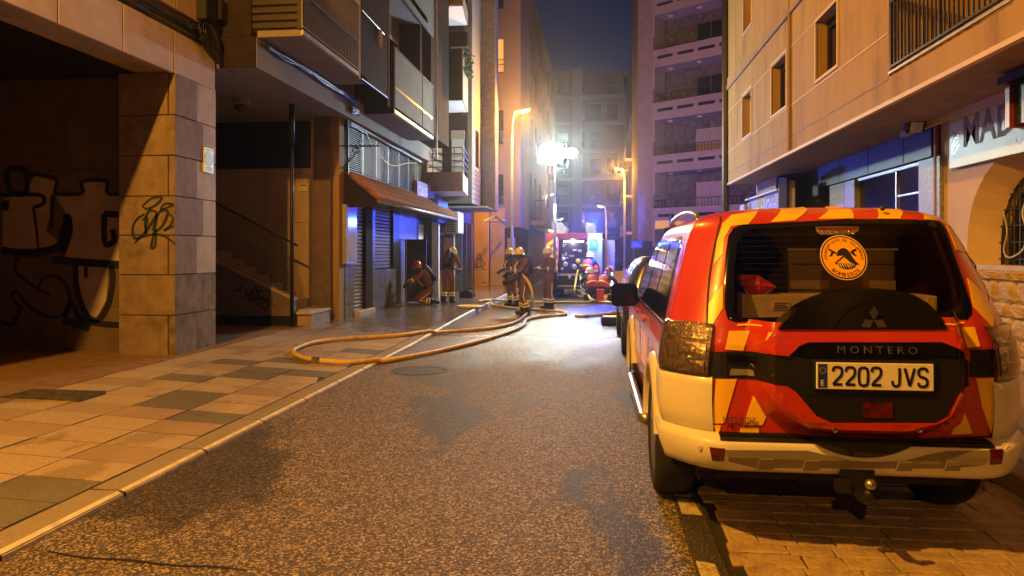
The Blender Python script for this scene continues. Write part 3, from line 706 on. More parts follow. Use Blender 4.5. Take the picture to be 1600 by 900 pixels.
W([(372, 446), (378, 450), (364, 456)]); W([(418, 478), (424, 474), (430, 480)], 2)
mb.build('spray_tag', M['graffiti_black'], st)
p = PY(456, 510, YS-0.12)
B('landing', M['beige_wall'], st, xr+0.02, XS-0.12, YS+0.12, YW-0.08, 0.12, 0.36)
B('landing_edge', M['pale_stone'], st, xr+0.02, XS-0.10, YS+0.05, YW-0.08, 0.361, 0.42, bevel=0.01)
pl = thing('steel_post', 'slim dark post rising from pavement to ceiling beside the stair', 'post', (p.x, p.y, 0.14))
MB().cyl((p.x, p.y, 0.12), (p.x, p.y, 4.46), 0.035, 10).build('shaft', M['iron'], pl, smooth=True)
MB().cyl((p.x, p.y, 3.7), (p.x, p.y, 4.458), 0.055, 10).build('sleeve', M['iron'], pl, smooth=True)
q = PY(473, 293, YW-0.03)
ps = thing('wall_plaque', 'small pale wall plaque with dark lettering beside the slim post', 'sign', (q.x, q.y, q.z))
B('plate', M['pale_stone'], ps, q.x-0.11, q.x+0.11, YW-0.045, YW-0.02, q.z-0.08, q.z+0.08)
mb = MB()
mb.box(q.x-0.08, q.x-0.06, YW-0.048, YW-0.044, q.z+0.03, q.z+0.06)
for k in range(6): mb.box(q.x-0.045+0.022*k, q.x-0.029+0.022*k, YW-0.048, YW-0.044, q.z+0.03, q.z+0.06)
mb.box(q.x-0.06, q.x+0.05, YW-0.048, YW-0.044, q.z-0.05, q.z-0.045)
mb.build('print', M['black'], ps)
# water jet
a = PY(496, 452, 14.3); b2 = PY(504, 449, 14.3); c_ = PY(509, 464, 14.3); d2 = PY(515, 490, 14.3)
mb = MB().tube(smooth_path([a, b2, c_, d2], 6), [0.03]*6+[0.022]*6+[0.014]*7, 6)
tag(mb.build('water_jet', glass_mat('water_glass', (0.95, 0.95, 0.95), 0.1, 2.2), smooth=True), 'thin jet of water spurting down onto the stair landing', 'water')

# balconies of the middle block
def balcony_near():
    y0, y1, z0 = 10.72, 13.35, 4.93
    b = B('balcony', M['soffit'], mbk, XO, XB, y0, y1+0.6, z0, z0+0.10)
    B('edge_angle', M['galv'], b, XB-0.01, XB+0.03, y0-0.01, y1, z0+0.015, z0+0.09)
    mb = MB()
    for k in range(9): mb.box(-5.36, XB-0.03, y0-0.03, y0, z0+0.13+0.12*k, z0+0.21+0.12*k)
    mb.box(-5.36, -5.31, y0-0.035, y0+0.01, z0+0.1, z0+1.25); mb.box(XB-0.06, XB, y0-0.035, y0+0.02, z0+0.1, z0+1.25)
    mb.build('slatted_screen', M['wood_slat'], b)
    B('screen_back', M['brown_panel'], b, -5.36, XB-0.03, y0+0.005, y0+0.02, z0+0.1, z0+1.25)
    mb = MB()
    n = 34
    for k in range(n+1):
        y = y0+(y1-y0)*k/n
        mb.box(XB-0.012, XB+0.012, y-0.007, y+0.007, z0+0.13, z0+1.35)
    for z in (0.13, 0.66, 1.35): mb.box(XB-0.018, XB+0.018, y0, y1, z0+z, z0+z+0.028)
    mb.build('railing', M['steel'], b)
    mb = MB()
    for k in range(13): mb.box(XB-0.02, XB-0.014, y0, y1, z0+0.17+0.038*k, z0+0.18+0.038*k)
    mb.build('lower_grille', M['steel'], b)
    B('timber_post', M['render_ochre'], b, XB-0.16, XB+0.01, y1+0.03, y1+0.16, z0-0.02, z0+3)
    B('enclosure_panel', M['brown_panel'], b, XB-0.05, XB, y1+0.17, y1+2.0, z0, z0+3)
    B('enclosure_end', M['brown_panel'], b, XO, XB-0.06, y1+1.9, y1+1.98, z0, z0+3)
    MB().tube([(XB+0.03, y1+0.2, z0+1.33), (XB+0.05, y1+1.6, z0+1.28)], 0.014, 6).build('clothes_rail', M['steel'], b)
    MB().tube([(XB+0.01, y1+0.2, z0+0.02), (XB+0.01, y1+2.0, z0+0.02)], 0.014, 6).build('edge_strip', M['galv'], b)
    MB().tube(smooth_path([(XB+0.05, y1+1.35, z0+1.29), (XB+0.06, y1+1.33, z0+1.1), (XB+0.05, y1+1.36, z0+0.92)], 3), [0.02, 0.03, 0.035, 0.03, 0.03, 0.02, 0.01], 6).build('hanging_plant', M['tile_roof'], b)
balcony_near()
def balcony_far():
    y0, y1, z0 = 15.95, 19.9, 4.72
    b = B('balcony', M['soffit'], mbk, XO-0.2, XB-0.04, y0, y1, z0, z0+0.12)
    B('end_panel', M['dark_panel'], b, -5.30, XB-0.05, y0-0.02, y0+0.02, z0+0.0, z0+0.42)
    mb = MB()
    for k in range(8): mb.box(-5.26+0.095*k, -5.24+0.095*k, y0-0.01, y0+0.012, z0+0.45, z0+1.52)
    mb.box(-5.30, XB-0.02, y0-0.015, y0+0.015, z0+1.50, z0+1.54); mb.box(-5.30, XB-0.05, y0-0.012, y0+0.012, z0+0.44, z0+0.465)
    mb.build('end_railing', M['iron'], b)
    B('corner_post', M['dark_iron'], b, XB-0.05, XB-0.02, y0-0.02, y0+0.03, z0, z0+1.55)
    for k, (a0, a1) in enumerate([(y0+0.03, y0+2.6), (y0+2.68, y1)]):
        B('front_panel', M['parapet_panel'], b, XB-0.035, XB-0.005, a0, a1, z0+0.16, z0+0.58)
        B('front_panel', M['parapet_panel'], b, XB-0.035, XB-0.005, a0, a1, z0+0.61, z0+1.48)
        B('panel_rail', M['steel'], b, XB-0.02, XB+0.008, a0, a1, z0+0.57, z0+0.62)
        B('panel_rail', M['steel'], b, XB-0.02, XB+0.008, a0, a1, z0+1.48, z0+1.52)
    B('edge_angle', M['galv'], b, XB-0.04, XB-0.005, y0, y1, z0+0.02, z0+0.1)
balcony_far()
B('side_wall', M['brown_panel'], mbk, -5.30, -4.72, 19.2, 19.45, 4.92, 13)
B('upper_slab', M['soffit'], mbk, -5.30, XB, 15.95, 19.15, 7.75, 7.9)
B('upper_parapet', M['parapet_panel'], mbk, XB-0.04, XB, 15.95, 19.9, 7.6, 9)
B('corner_pier', M['brown_panel'], mbk, -5.29, -4.6, 20.0, 22.5, 4.9, 13)
for (y0, y1) in [(16.4, 17.3), (17.7, 18.9)]:
    f = B('balcony_door', M['render_pink'], mbk, -5.30, -5.26, y0, y1, 4.93, 7.2)
    B('door_glass', M['dark_glass'], f, -5.262, -5.25, y0+0.1, y1-0.1, 5.0, 7.1)
MB().tube([(-4.55, 15.6, 4.8), (-4.55, 15.6, 9)], 0.03, 8).build('drainpipe', M['galv'], mbk)
MB().tube([(-4.45, 20.05, 4.2), (-4.45, 20.05, 9)], 0.03, 8).build('drainpipe', M['galv'], mbk)
# shop front below
S = lambda px: YX(px, XS)
wall = B('shop_wall', M['slate_tile'], mbk, XS-0.4, XS-0.10, 15.26, 22.6, 0.1, 4.46)
ZT = PX(620, 418, XS).z
# tiled plinth pieces
def tiles(parent, y0, y1, z0, z1, ty=0.3, tz=0.3, mat='slate_tile', x=XS):
    ny = max(1, round((y1-y0)/ty)); nz = max(1, round((z1-z0)/tz))
    for i in range(ny):
        for j in range(nz):
            B('wall_tile', M[mat], parent, x-0.1, x+0.006*((i*7+j*3) % 3)/3, y0+(y1-y0)*i/ny+0.004, y0+(y1-y0)*(i+1)/ny-0.004, z0+(z1-z0)*j/nz+0.004, z0+(z1-z0)*(j+1)/nz-0.004)
tiles(wall, 15.27, S(553), 0.13, 1.35, 0.3, 0.3)
def shutter(y0, y1, z0, z1):
    mb = MB(); n = int((z1-z0)/0.085); x = XS-0.06
    for k in range(n):
        za = z0+(z1-z0)*k/n; zb_ = z0+(z1-z0)*(k+1)/n
        pr = [(x, y0, za), (x+0.022, y0, za+0.02), (x+0.022, y0, zb_-0.025), (x, y0, zb_-0.006)]
        mb.prism(pr, (0, y1-y0, 0))
    return mb.build('roller_shutter', M['shutter'], mbk)
shutter(S(554), S(569.5), 0.2, 2.75); shutter(S(585), S(612), ZT, 2.75)
B('door_frame', M['brown_panel'], mbk, XS-0.1, XS+0.03, S(570), S(580), 0.13, 2.8)
B('door_frame', M['slate_tile'], mbk, XS-0.1, XS+0.03, S(580.3), S(584.6), 0.13, 2.8)
B('door_step', M['pale_stone'], mbk, XS-0.1, XS+0.12, S(554), S(580), 0.12, 0.24, bevel=0.01)
tiles(wall, S(585), S(619), 0.13, ZT-0.01, 0.5, 0.45)
B('door_frame', M['dark_door'], mbk, XS-0.1, XS+0.03, S(613), S(622), ZT, 2.8)
B('fascia', M['slate_tile'], mbk, XS-0.1, XS-0.02, 15.27, S(676), 2.8, 3.1)
# open black door and doors beyond
dl = B('open_door', M['dark_door'], mbk, XS+0.0, XS+0.62, S(633), S(633)+0.06, 0.16, 1.95)
MB().cyl((XS+0.05, S(633)-0.02, 0.18), (XS+0.05, S(633)-0.02, 1.95), 0.014, 6).build('door_edge', M['steel'], dl)
ps2 = pm('poster', (0.22, 0.18, 0.34), 0.35, var=0.5, scale=7)
B('poster_panel', ps2, mbk, XS-0.1, XS-0.03, S(622.5), S(652), 1.95, 2.75)
B('back_door', M['dark_door'], mbk, XS-0.12, XS-0.04, S(652.5), S(671), 0.16, 2.75)
mb = MB().box(XS-0.045, XS-0.03, S(655), S(669), 1.42, 1.46); mb.build('door_bar', M['steel'], mbk)
B('notice_panel', M['sign_white'], mbk, XS-0.045, XS-0.025, S(655), S(668), 1.95, 2.45)
B('low_panel', M['galv'], mbk, XS-0.1, XS-0.02, S(640), S(654), 0.16, 1.0)
# striped pier
pr2 = B('striped_pier', M['mortar'], mbk, XS-0.3, XS+0.02, S(672), S(686), 0.1, 3.0)
for k in range(12):
    B('pier_block', M['brick_brown'] if k % 2 else M['beige_wall'], pr2, XS-0.2, XS+0.05, S(672)-0.02, S(686)+0.02, 0.14+0.235*k, 0.14+0.235*k+0.229)
# light box beside the first shutter
mn = thing('menu_case', 'lit glass menu case mounted on the tiled wall under the awning', 'display case', (XS+0.05, S(540), 1.3))
y0, y1 = S(536), S(552.5)
B('case', M['galv'], mn, XS-0.02, XS+0.08, y0, y1, 1.33, 2.62)
B('face', pm('menu_face', (0.55, 0.52, 0.66), 0.12, var=0.2, scale=2), mn, XS+0.078, XS+0.09, y0+0.06, y1-0.06, 1.40, 2.55)
# awning
aw_ = thing('tiled_awning', 'small pitched awning of brown clay tiles above the shop shutters', 'awning', (XS, 18, 3))
ya, yb = 15.3, S(683)
XE, ZE, ZR = -4.72, 2.72, 3.32
mb = MB().prism([(XS-0.02, ya, ZR-0.06), (XE, ya, ZE-0.05), (XE, ya, ZE+0.01), (XS-0.02, ya, ZR)], (0, yb-ya, 0)); mb.build('deck', M['brown_panel'], aw_)
mb = MB().prism([(XS-0.02, ya-0.02, ZR-0.02), (XE, ya-0.02, ZE), (XE, ya-0.02, ZE-0.14), (XS-0.02, ya-0.02, ZE-0.16)], (0, 0.06, 0)); mb.build('end_board', M['brown_panel'], aw_)
mb = MB(); n = 62
for k in range(n):
    y = ya+0.03+(yb-ya-0.06)*k/(n-1)
    for j in range(4):
        t0, t1 = j/4, (j+1)/4+0.03
        mb.tube([(XS+(XE+0.04-XS)*t0, y, ZR+(ZE-ZR)*t0+0.03), (XS+(XE+0.04-XS)*t1, y, ZR+(ZE-ZR)*t1+0.045)], [0.05, 0.058], 6)
tag(mb.build('clay_tiles', M['tile_roof'], aw_), kind='stuff')
MB().tube([(XE+0.05, ya-0.03, ZE-0.03), (XE+0.05, yb+0.02, ZE-0.03)], 0.045, 8).build('gutter', M['galv'], aw_, smooth=True)
for k in range(5):
    y = ya+0.5+(yb-ya-1)*k/4
    MB().tube([(XS, y, 2.7), (XE+0.02, y, ZE-0.09)], 0.018, 6).build('bracket', M['galv'], aw_)
# barred window over the awning
gr = thing('barred_window', 'long upper window behind horizontal steel bars above the tiled awning', 'window', (XS, 18, 3.9))
g0, g1 = 15.35, S(651)
B('backing', M['dark_glass'], gr, XS-0.1, XS-0.06, g0, g1, 3.32, 4.42)
for (u0, u1) in [(16.4, 17.1), (17.5, 18.0), (18.4, 19.0), (19.4, 20.2)]:
    f = B('sash', M['curtain'] if u0 == 17.5 else M['brown_panel'], gr, XS-0.06, XS-0.03, u0, u1, 3.45, 4.25)
mb = MB()
for k in range(23): mb.box(XS+0.01, XS+0.025, g0, g1, 3.34+0.047*k, 3.352+0.047*k)
tag(mb.build('horizontal_bars', M['bar_grey'], gr), kind='stuff')
for k in range(7):
    y = g0+(g1-g0)*k/6
    B('upright', M['galv'], gr, XS+0.0, XS+0.03, y-0.015, y+0.015, 3.3, 4.44)
# iron bracket sign arm
br = thing('iron_bracket', 'scrolled wrought iron sign bracket on the corner above the awning', 'bracket', (XS, 15.2, 3.4))
yy = 15.12
b0 = PY(533, 228, yy); b1 = PY(594, 228, yy); b3 = PY(533, 270, yy)
mb = MB(); mb.tube([b0, b1], 0.018, 6); mb.tube([b0, b3], 0.018, 6); mb.tube([PY(535, 262, yy), PY(552, 245, yy), PY(560, 232, yy)], 0.016, 6)
def curl(px, py, r, s0, turns=1.4, sg=1):
    pts = []
    for k in range(20):
        q = s0+sg*turns*2*pi*k/19; rr_ = r*(1-0.75*k/19)
        pts.append(PY(px+rr_*cos(q), py+rr_*sin(q), yy))
    mb.tube(pts, 0.014, 5)
curl(556, 234, 6, 0); curl(540, 264, 5, pi); curl(546, 250, 4, pi/2)
mb.build('scrollwork', M['iron'], br, smooth=True)
MB().tube([PY(543, 186, yy), PY(543, 272, yy)], 0.03, 6).build('down_pipe', M['iron'], br)
# service cables under the balconies
mb = MB(); rr = random.Random(2)
for k in range(7):
    pts = [(XO+0.04+0.05*rr.random(), y, 4.90-0.10*rr.random()) for y in [10.8, 11.6, 12.3, 13.0, 13.7, 14.4, 15.1]]
    mb.tube(smooth_path(pts, 4), 0.014+0.014*rr.random(), 5)
for k in range(5):
    pts = [(XS+0.05+0.04*rr.random(), y, 4.44-0.1*rr.random()) for y in [15.2, 16.5, 18, 19.5, 21, 22.4]]
    mb.tube(smooth_path(pts, 4), 0.014+0.01*rr.random(), 5)
for k in range(10):
    pts = [(XO+0.08, 14.9+0.5*rr.random(), 4.55+0.2*rr.random()) for j in range(5)]
    mb.tube(smooth_path(pts, 4), 0.012, 5)
tag(mb.build('cable_run', M['cable'], smooth=True), 'dark service cables strung along the underside of the balconies', 'cables')
mb = MB().tube(smooth_path([(XS+0.12, 16.2, 4.42), (XS+0.14, 17.0, 4.05), (XS+0.14, 18.4, 3.85), (XS+0.12, 20.0, 4.1), (XS+0.1, 21.2, 4.25)], 6), 0.012, 5)
mb.tube([(XS+0.1, 16.6, 4.38), (XS+0.1, 21.8, 4.36)], 0.03, 6)
tag(mb.build('slack_cable', M['cable_pale'], smooth=True), 'pale slack cable drooping across the barred window', 'cable')
# shop sign with violet lettering
sg = thing('shop_sign', 'violet lit fascia sign with white capital letters past the awning', 'sign', (XS, 22, 3.4))
xs_ = XS+0.16
a0, a1 = PX(652, 300, xs_), PX(679.5, 320, xs_)
s0, s1 = a0.y, a1.y
B('board', M['sign_violet'], sg, xs_-0.12, xs_, s0, s1, 3.02, 3.72)
mb = MB(); text(mb, 'GALERIAS', (xs_+0.006, s0+0.12, 3.22), (0, 1, 0), (0, 0, 1), s1-s0-0.3, 0.36); mb.build('lettering', M['letter_white'], sg)
B('lower_strip', M['sign_white'], sg, xs_-0.1, xs_+0.02, s0, s1, 3.0, 3.05)

# ================================================================== LEFT FAR BLOCK: pale brick with balconies
cb = thing('pale_brick_building', 'apartment block with white soffit balconies and pale brick flank by the flood lights', 'building', (-6, 26, 0))
XC = -5.35
B('wall', M['brick_brown'], cb, -9, XC, 22.7, 31.0, 3.3, 14)
B('ground_wall', M['dark_granite'], cb, -9, -5.2, 22.7, 30.9, 0.1, 3.3)
for fl, (z0, par) in enumerate([(3.54, 0.62), (6.46, 1.65), (9.5, 0.5)]):
    y0, y1 = 22.85, 24.9
    xo = -4.22
    pts = [(XC, y0, z0), (xo, y0, z0), (-4.42, y1, z0), (XC, y1, z0)]
    sl = MB().prism(pts, (0, 0, 0.03)).build('balcony', M['white_soffit'], cb)
    n = 10 if fl == 1 else 4
    B('parapet', M['brown_panel'] if fl == 1 else M['brick_brown'], sl, XC, xo-0.02, y0-0.03, y0+0.08, z0+0.0, z0+par)
    MB().prism([(xo-0.02, y0, z0), (xo+0.01, y0, z0), (-4.41, y1, z0), (-4.44, y1, z0)], (0, 0, par-0.05)).build('side_parapet', M['brick_pale'], sl)
    if fl == 0:
        mb = MB()
        for z in (0.78, 0.98, 1.2, 1.4):
            mb.tube([(XC, y0, z0+z), (xo, y0, z0+z), (-4.42, y1, z0+z)], 0.016, 5)
        for x in (-5.2, -4.5, -4.22): mb.tube([(x, y0, z0+par), (x, y0, z0+1.4)], 0.016, 5)
        mb.build('railing', M['iron'], sl)
        mb = MB()
        for z in (0.8, 1.0, 1.22, 1.42): mb.tube([(xo+0.01, y0, z0+z), (-4.41, y1, z0+z)], 0.025, 5)
        mb.build('side_rail', M['steel'], sl)
    if fl == 1:
        rr = random.Random(1); mb = MB()
        for k in range(70):
            c = Vector((xo+0.12*rr.random(), y0+0.1+1.3*rr.random(), z0+0.9+0.9*rr.random()))
            d = Vector((rr.random()-0.5, rr.random()-0.5, rr.random()-0.5))*0.28
            e = d.cross(Vector((0.3, 0.2, 1))).normalized()*0.06
            mb.add([c-d, c+e, c+d, c-e], [(0, 1, 2, 3)])
        mb.build('potted_plant', M['plant'], sl)
    B('recess_wall', M['brown_panel'], sl, XC, -4.46, 25.0, 25.1, z0+0.05, z0+2.85)
    f = B('balcony_window', M['curtain'] if fl == 0 else M['dark_panel'], sl, -5.0, -4.55, 24.95, 25.0, z0+0.4, z0+2.2)
    B('blind_box', M['beige_wall'], f, -5.02, -4.53, 24.9, 24.96, z0+2.0, z0+2.3)
    MB().tube([(-4.48, 24.98, z0+0.4), (-4.48, 24.98, z0+2.6)], 0.03, 5).build('frame', M['brown_panel'], sl)
# brick flanks stepping out towards the street
bf = B('brick_flank', M['mortar'], cb, -6, -4.32, 25.12, 27.2, 3.3, 14)
for k in range(58):
    B('brick_course', M['brick_pale'], bf, -4.33, -4.30, 25.13, 27.19, 3.3+0.18*k+0.01, 3.3+0.18*k+0.17)
w = B('slot_window', M['sign_white'], bf, -4.31, -4.28, 25.5, 26.5, 4.55, 6.1); B('pane', M['dark_glass'], w, -4.282, -4.27, 25.65, 26.4, 4.65, 6.0)
p2 = B('brick_pier', M['mortar'], cb, -5, -3.80, 27.25, 28.1, 3.2, 14)
for k in range(58):
    B('brick_course', M['brick_brown'], p2, -4.3, -3.79, 27.21, 27.26, 3.2+0.18*k+0.01, 3.2+0.18*k+0.17)
B('render_face', M['brick_pale'], p2, -3.80, -3.77, 27.26, 28.08, 3.2, 14)
B('front_soffit', M['soffit'], cb, -5.3, -3.8, 25.1, 28.1, 3.15, 3.2)
# ground floor beyond the striped pier
B('blue_panel', M['sign_blue'], cb, -5.25, -5.0, 22.75, 24.3, 2.55, 3.28)
B('white_jamb', M['white_paint'], cb, -5.25, -4.98, 22.72, 22.9, 0.12, 2.5)
B('shop_glass', M['dark_glass'], cb, -5.2, -5.08, 22.95, 25.8, 0.14, 2.5)
B('shutter_box', M['sign_blue'], cb, -5.2, -4.95, 25.9, 28.5, 2.7, 3.1)
for (y0, y1) in [(26.6, 26.75), (27.6, 27.75), (28.8, 29.0)]: B('jamb', M['steel'], cb, -5.19, -4.95, y0, y1, 0.12, 2.7)
ac = thing('air_conditioner', 'white air conditioning unit mounted above the shop door on the left', 'air conditioner', (-4.9, 25.6, 2.4))
y0 = YX(704, -4.9)
B('case', M['white_paint'], ac, -5.08, -4.62, y0, y0+0.95, 2.22, 2.95, bevel=0.02)
mb = MB()
for k in range(8): mb.box(-5.02, -4.72, y0-0.012, y0, 2.28+0.08*k, 2.30+0.08*k)
for k in range(4): mb.box(-5.02+0.09*k, -5.01+0.09*k, y0-0.016, y0, 2.26, 2.9)
mb.build('grille', M['dark_iron'], ac)
MB().tube([(-4.8, y0+0.1, 2.22), (-4.8, y0+0.1, 0.4)], 0.03, 6).build('drain_hose', M['white_paint'], ac)
# chimney-like door canopy strip
MB().tube([(-4.6, 29.8, 2.85), (-4.2, 30.2, 3.1), (-3.9, 31, 2.8)], 0.04, 5).build('canopy_frame', M['steel'], cb)

# orange-lit wall with small graffiti and pale gate pier
ow = thing('ochre_wall', 'ochre rendered ground floor wall with scribbled graffiti beyond the left shops', 'wall', (-5, 31.1, 0))
B('wall', pm('orange_render', (0.68, 0.40, 0.10), 0.8, var=0.12, scale=3, c2=(0.5, 0.28, 0.08), thr=0.6), ow, -5.7, -4.62, 31.05, 31.4, 0.1, 3.3)
B('doorway', M['brown_panel'], ow, -5.55, -5.36, 31.0, 31.06, 0.14, 2.5)
def onow(u, v): p = PY(u, v, 31.04); return (p.x, 31.04, p.z)
mb = MB(); W = lambda pts, w=1.6: stroke(mb, pts, w, onow, k=4)
W([(745, 404), (749, 396), (752, 408), (744, 403), (756, 406)], 1.2); W([(746, 412), (744, 418), (752, 416), (750, 410)]); W([(750, 408), (758, 412), (752, 420), (760, 421)], 1.2)
W([(752, 442), (757, 441), (762, 443)])
mb.build('spray_tag', M['graffiti_black'], ow)
gp = thing('pale_wall', 'pale pink rendered wall and doorway between ochre wall and lamp post', 'wall', (-4.2, 32, 0))
B('wall', M['render_pink'], gp, -4.6, -3.98, 31.6, 31.9, 0.1, 3.5)
B('top_cap', M['white_paint'], gp, -4.62, -3.96, 31.55, 31.95, 2.95, 3.0)
B('doorway', M['brown_panel'], gp, -3.95, -3.4, 31.7, 31.9, 0.1, 2.6)
B('door_leaf', M['render_ochre'], gp, -3.85, -3.5, 31.66, 31.7, 0.14, 2.2)

# tower with the lit window
tw = thing('rendered_tower', 'tall pinkish rendered block with one lit orange window on the left', 'building', (-4.5, 36, 0))
XT = -3.34
mb = MB()
tz = lambda u, v, w: (u, 32.4+w, v)
hol = [(-4.62, -4.12, z, z+h) for z, h in [(3.75, 1.35), (6.5, 1.5), (9.72, 1.5), (12.6, 1.5)]]
gridwall(mb, tz, -6.2, XT, 2.7, 17, hol, 0.2)
mb.box(-6.2, XT, 32.65, 37, 2.7, 17)
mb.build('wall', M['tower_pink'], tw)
for i, h in enumerate(hol):
    f = B('window', M['em_window'] if i == 2 else M['dark_glass'], tw, h[0], h[1], 32.55, 32.6, h[2], h[3])
    mb = MB()
    for k in range(6): mb.box(h[0]+0.09*k, h[0]+0.09*k+0.018, 32.34, 32.36, h[2]-0.05, h[2]+0.55)
    for z in (-0.05, 0.3, 0.54): mb.box(h[0]-0.05, h[1]+0.05, 32.33, 32.37, h[2]+z, h[2]+z+0.025)
    mb.build('guard_rail', M['iron'], f)
mb = MB()
for k in range(5): mb.box(-4.62, -4.4, 32.2, 32.38, 2.9+0.33*k+(2.9 if k > 2 else 0), 3.1+0.33*k+(2.9 if k > 2 else 0))
mb.build('vent_box', M['brown_panel'], tw)
B('ground_front', M['brown_panel'], tw, -4.0, XT-0.1, 33.0, 36.9, 0.1, 2.7)
B('corner_strip', M['render_ochre'], tw, XT-0.02, XT+0.03, 34.5, 35.3, 2.7, 6.6)
# receding facades towards the end of the street
sb = thing('side_facade', 'dim receding row facade with railed balcony lit orange past the tower', 'building', (-4, 48, 0))
mb = MB()
ty_ = lambda u, v, w: (-3.42-w, u, v)
hol = [(y, y+1.1, z, z+1.6) for y in (38.2, 41, 44.5, 48, 52, 56) for z in (4.2, 7.2, 10.2, 13.0)]
gridwall(mb, ty_, 37.05, 62, 2.9, 16, hol, 0.25)
mb.box(-8, -3.7, 37.05, 62, 0.1, 16)
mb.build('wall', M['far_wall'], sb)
for h in hol: B('window', M['dark_glass'] if (h[0]+h[2]) % 2 < 1.2 else M['curtain'], sb, -3.69, -3.64, h[0], h[1], h[2], h[3])
b = B('balcony', M['render_ochre'], sb, -3.42, -2.75, 38.4, 43.5, 3.0, 3.25)
B('parapet', M['render_ochre'], b, -2.80, -2.75, 39.0, 43.5, 3.25, 4.1)
mb = MB()
for k in range(6): mb.box(-3.4+0.12*k, -3.38+0.12*k, 38.42, 38.44, 3.25, 4.3)
mb.box(-3.42, -2.75, 38.4, 38.46, 4.28, 4.34); mb.build('railing', M['iron'], b)
MB().tube([(-2.7, 43, 3.2), (-2.7, 43, 6.2)], 0.08, 6).build('lit_pipe', M['render_ochre'], sb)

# ================================================================== END OF THE STREET
eb = thing('end_block', 'dark apartment block with tiers of balconies closing the end of the street', 'building', (-1, 78, 0))
mb = MB()
te = lambda u, v, w: (u, 78+w, v)
hol = []
for fl in range(7):
    for k in range(8): hol.append((-7.5+1.75*k, -6.4+1.75*k, 1.2+2.9*fl, 2.9+2.9*fl))
gridwall(mb, te, -9, 9, 0, 21, hol, 0.3); mb.box(-9, 9, 78.35, 86, 0, 21)
mb.build('wall', M['far_wall'], eb)
for i, h in enumerate(hol): B('window', M['far_wall'] if i % 5 == 2 else M['dark_glass'], eb, h[0], h[1], 78.25, 78.32, h[2], h[3])
for fl in range(7):
    for (x0, x1) in [(-8, -2.4), (-1.4, 3.9)]:
        b = B('balcony', M['far_concrete'], eb, x0, x1, 77.0, 78, 0.55+2.9*fl, 0.8+2.9*fl)
        mb = MB(); n = int((x1-x0)/0.3)
        for k in range(n+1): mb.box(x0+(x1-x0)*k/n-0.02, x0+(x1-x0)*k/n+0.02, 77.0, 77.05, 0.8+2.9*fl, 1.7+2.9*fl)
        mb.box(x0, x1, 76.98, 77.06, 1.7+2.9*fl, 1.78+2.9*fl); mb.build('railing', M['bar_grey'], b)
B('stair_tower', M['far_concrete'], eb, -2.4, -1.4, 76.8, 78.2, 0, 21)

# ================================================================== RIGHT FAR BLOCKS
rb2 = thing('corner_balcony_building', 'tall stone-clad block with stacked pale concrete balconies turned to the street', 'building', (4, 41, 0))
O = Vector((3.27, 41.0)); U = Vector((0.80, -0.60)); Nn = Vector((-0.60, -0.80))   # along the face, outwards
def tb(u, w, z): p = O+U*u+Nn*w; return (p.x, p.y, z)
def obox(name, mat, parent, u0, u1, w0, w1, z0, z1):
    mb = MB()
    mb.add([tb(u0, w1, z0), tb(u1, w1, z0), tb(u1, w0, z0), tb(u0, w0, z0), tb(u0, w1, z1), tb(u1, w1, z1), tb(u1, w0, z1), tb(u0, w0, z1)],
           [(0, 3, 2, 1), (4, 5, 6, 7), (0, 1, 5, 4), (1, 2, 6, 5), (2, 3, 7, 6), (3, 0, 4, 7)])
    return mb.build(name, mat, parent)
obox('wall', M['stone_cladding'], rb2, 0.0, 9, -6, -1.2, 3.0, 24)
obox('side_wall', M['render_pink'], rb2, -1.0, 0.0, -1.25, 0.12, 2.2, 24)
obox('ground_floor', M['dark_granite'], rb2, -0.5, 9, -6, -0.8, 0, 3.0)
for fl in range(7):
    z = 3.05+2.92*fl
    s = obox('balcony', M['far_slab'], rb2, 0.0, 8, -1.2, 0.12, z, z+0.32)
    obox('upstand', M['far_slab'], s, 0.0, 8, 0.02, 0.16, z+0.62, z+0.95)
    obox('base_kerb', M['far_slab'], s, 0.0, 8, 0.0, 0.10, z+0.32, z+0.45)
    for k in range(6): obox('spacer', M['far_slab'], s, 0.0+1.25*k, 0.25+1.25*k, 0.0, 0.12, z+0.45, z+0.62)
    obox('slot_back', M['dark_panel'], s, 0, 8, -0.04, -0.01, z+0.45, z+0.63)
    obox('end_wing', M['far_slab'], s, -0.02, 0.12, -0.9, 0.14, z-1.2, z)
    mb = MB()
    if fl < 3:
        for k in range(27):
            p0 = tb(0.15+0.2*k, 0.1, z+0.95); mb.tube([p0, (p0[0], p0[1], z+1.38)], 0.012, 4)
        mb.tube([tb(0.1, 0.1, z+1.4), tb(6, 0.1, z+1.4)], 0.022, 5); mb.tube([tb(0.1, 0.1, z+1.4), tb(0.1, -1.1, z+1.4)], 0.022, 5)
        mb.build('railing', M['iron'], s)
    f = obox('window', M['ochre_trim'] if fl < 2 else M['far_wall'], s, 1.95, 3.75, -1.21, -1.16, z+0.35, z+2.35)
    for k in range(2): obox('pane', M['curtain'] if fl < 2 else M['dark_glass'], f, 2.05+0.85*k, 2.80+0.85*k, -1.17, -1.14, z+0.4, z+2.25)
    for (u, w) in [(0.7, -0.6), (2.6, -0.4)]:
        p0 = tb(u, w, z); MB().lathe([(0.16, 0), (0.14, -0.07), (0.0, -0.09)], p0, n=10).build('soffit_lamp', M['sign_white'], s)
rc = thing('shaft_building', 'plain tall rendered flank with orange glow low down left of balcony block', 'building', (4, 55, 0))
B('flank', M['render_pink'], rc, 3.05, 8, 42.2, 50, 2.9, 26)
B('corner_pipe', M['ochre_trim'], rc, 2.95, 3.05, 42.4, 42.7, 2.3, 26)
B('bay', M['render_ochre'], rc, 2.62, 3.05, 44.0, 52, 2.4, 26)
B('ground_floor', M['dark_granite'], rc, 3.1, 8, 42.4, 58, 0, 2.4)
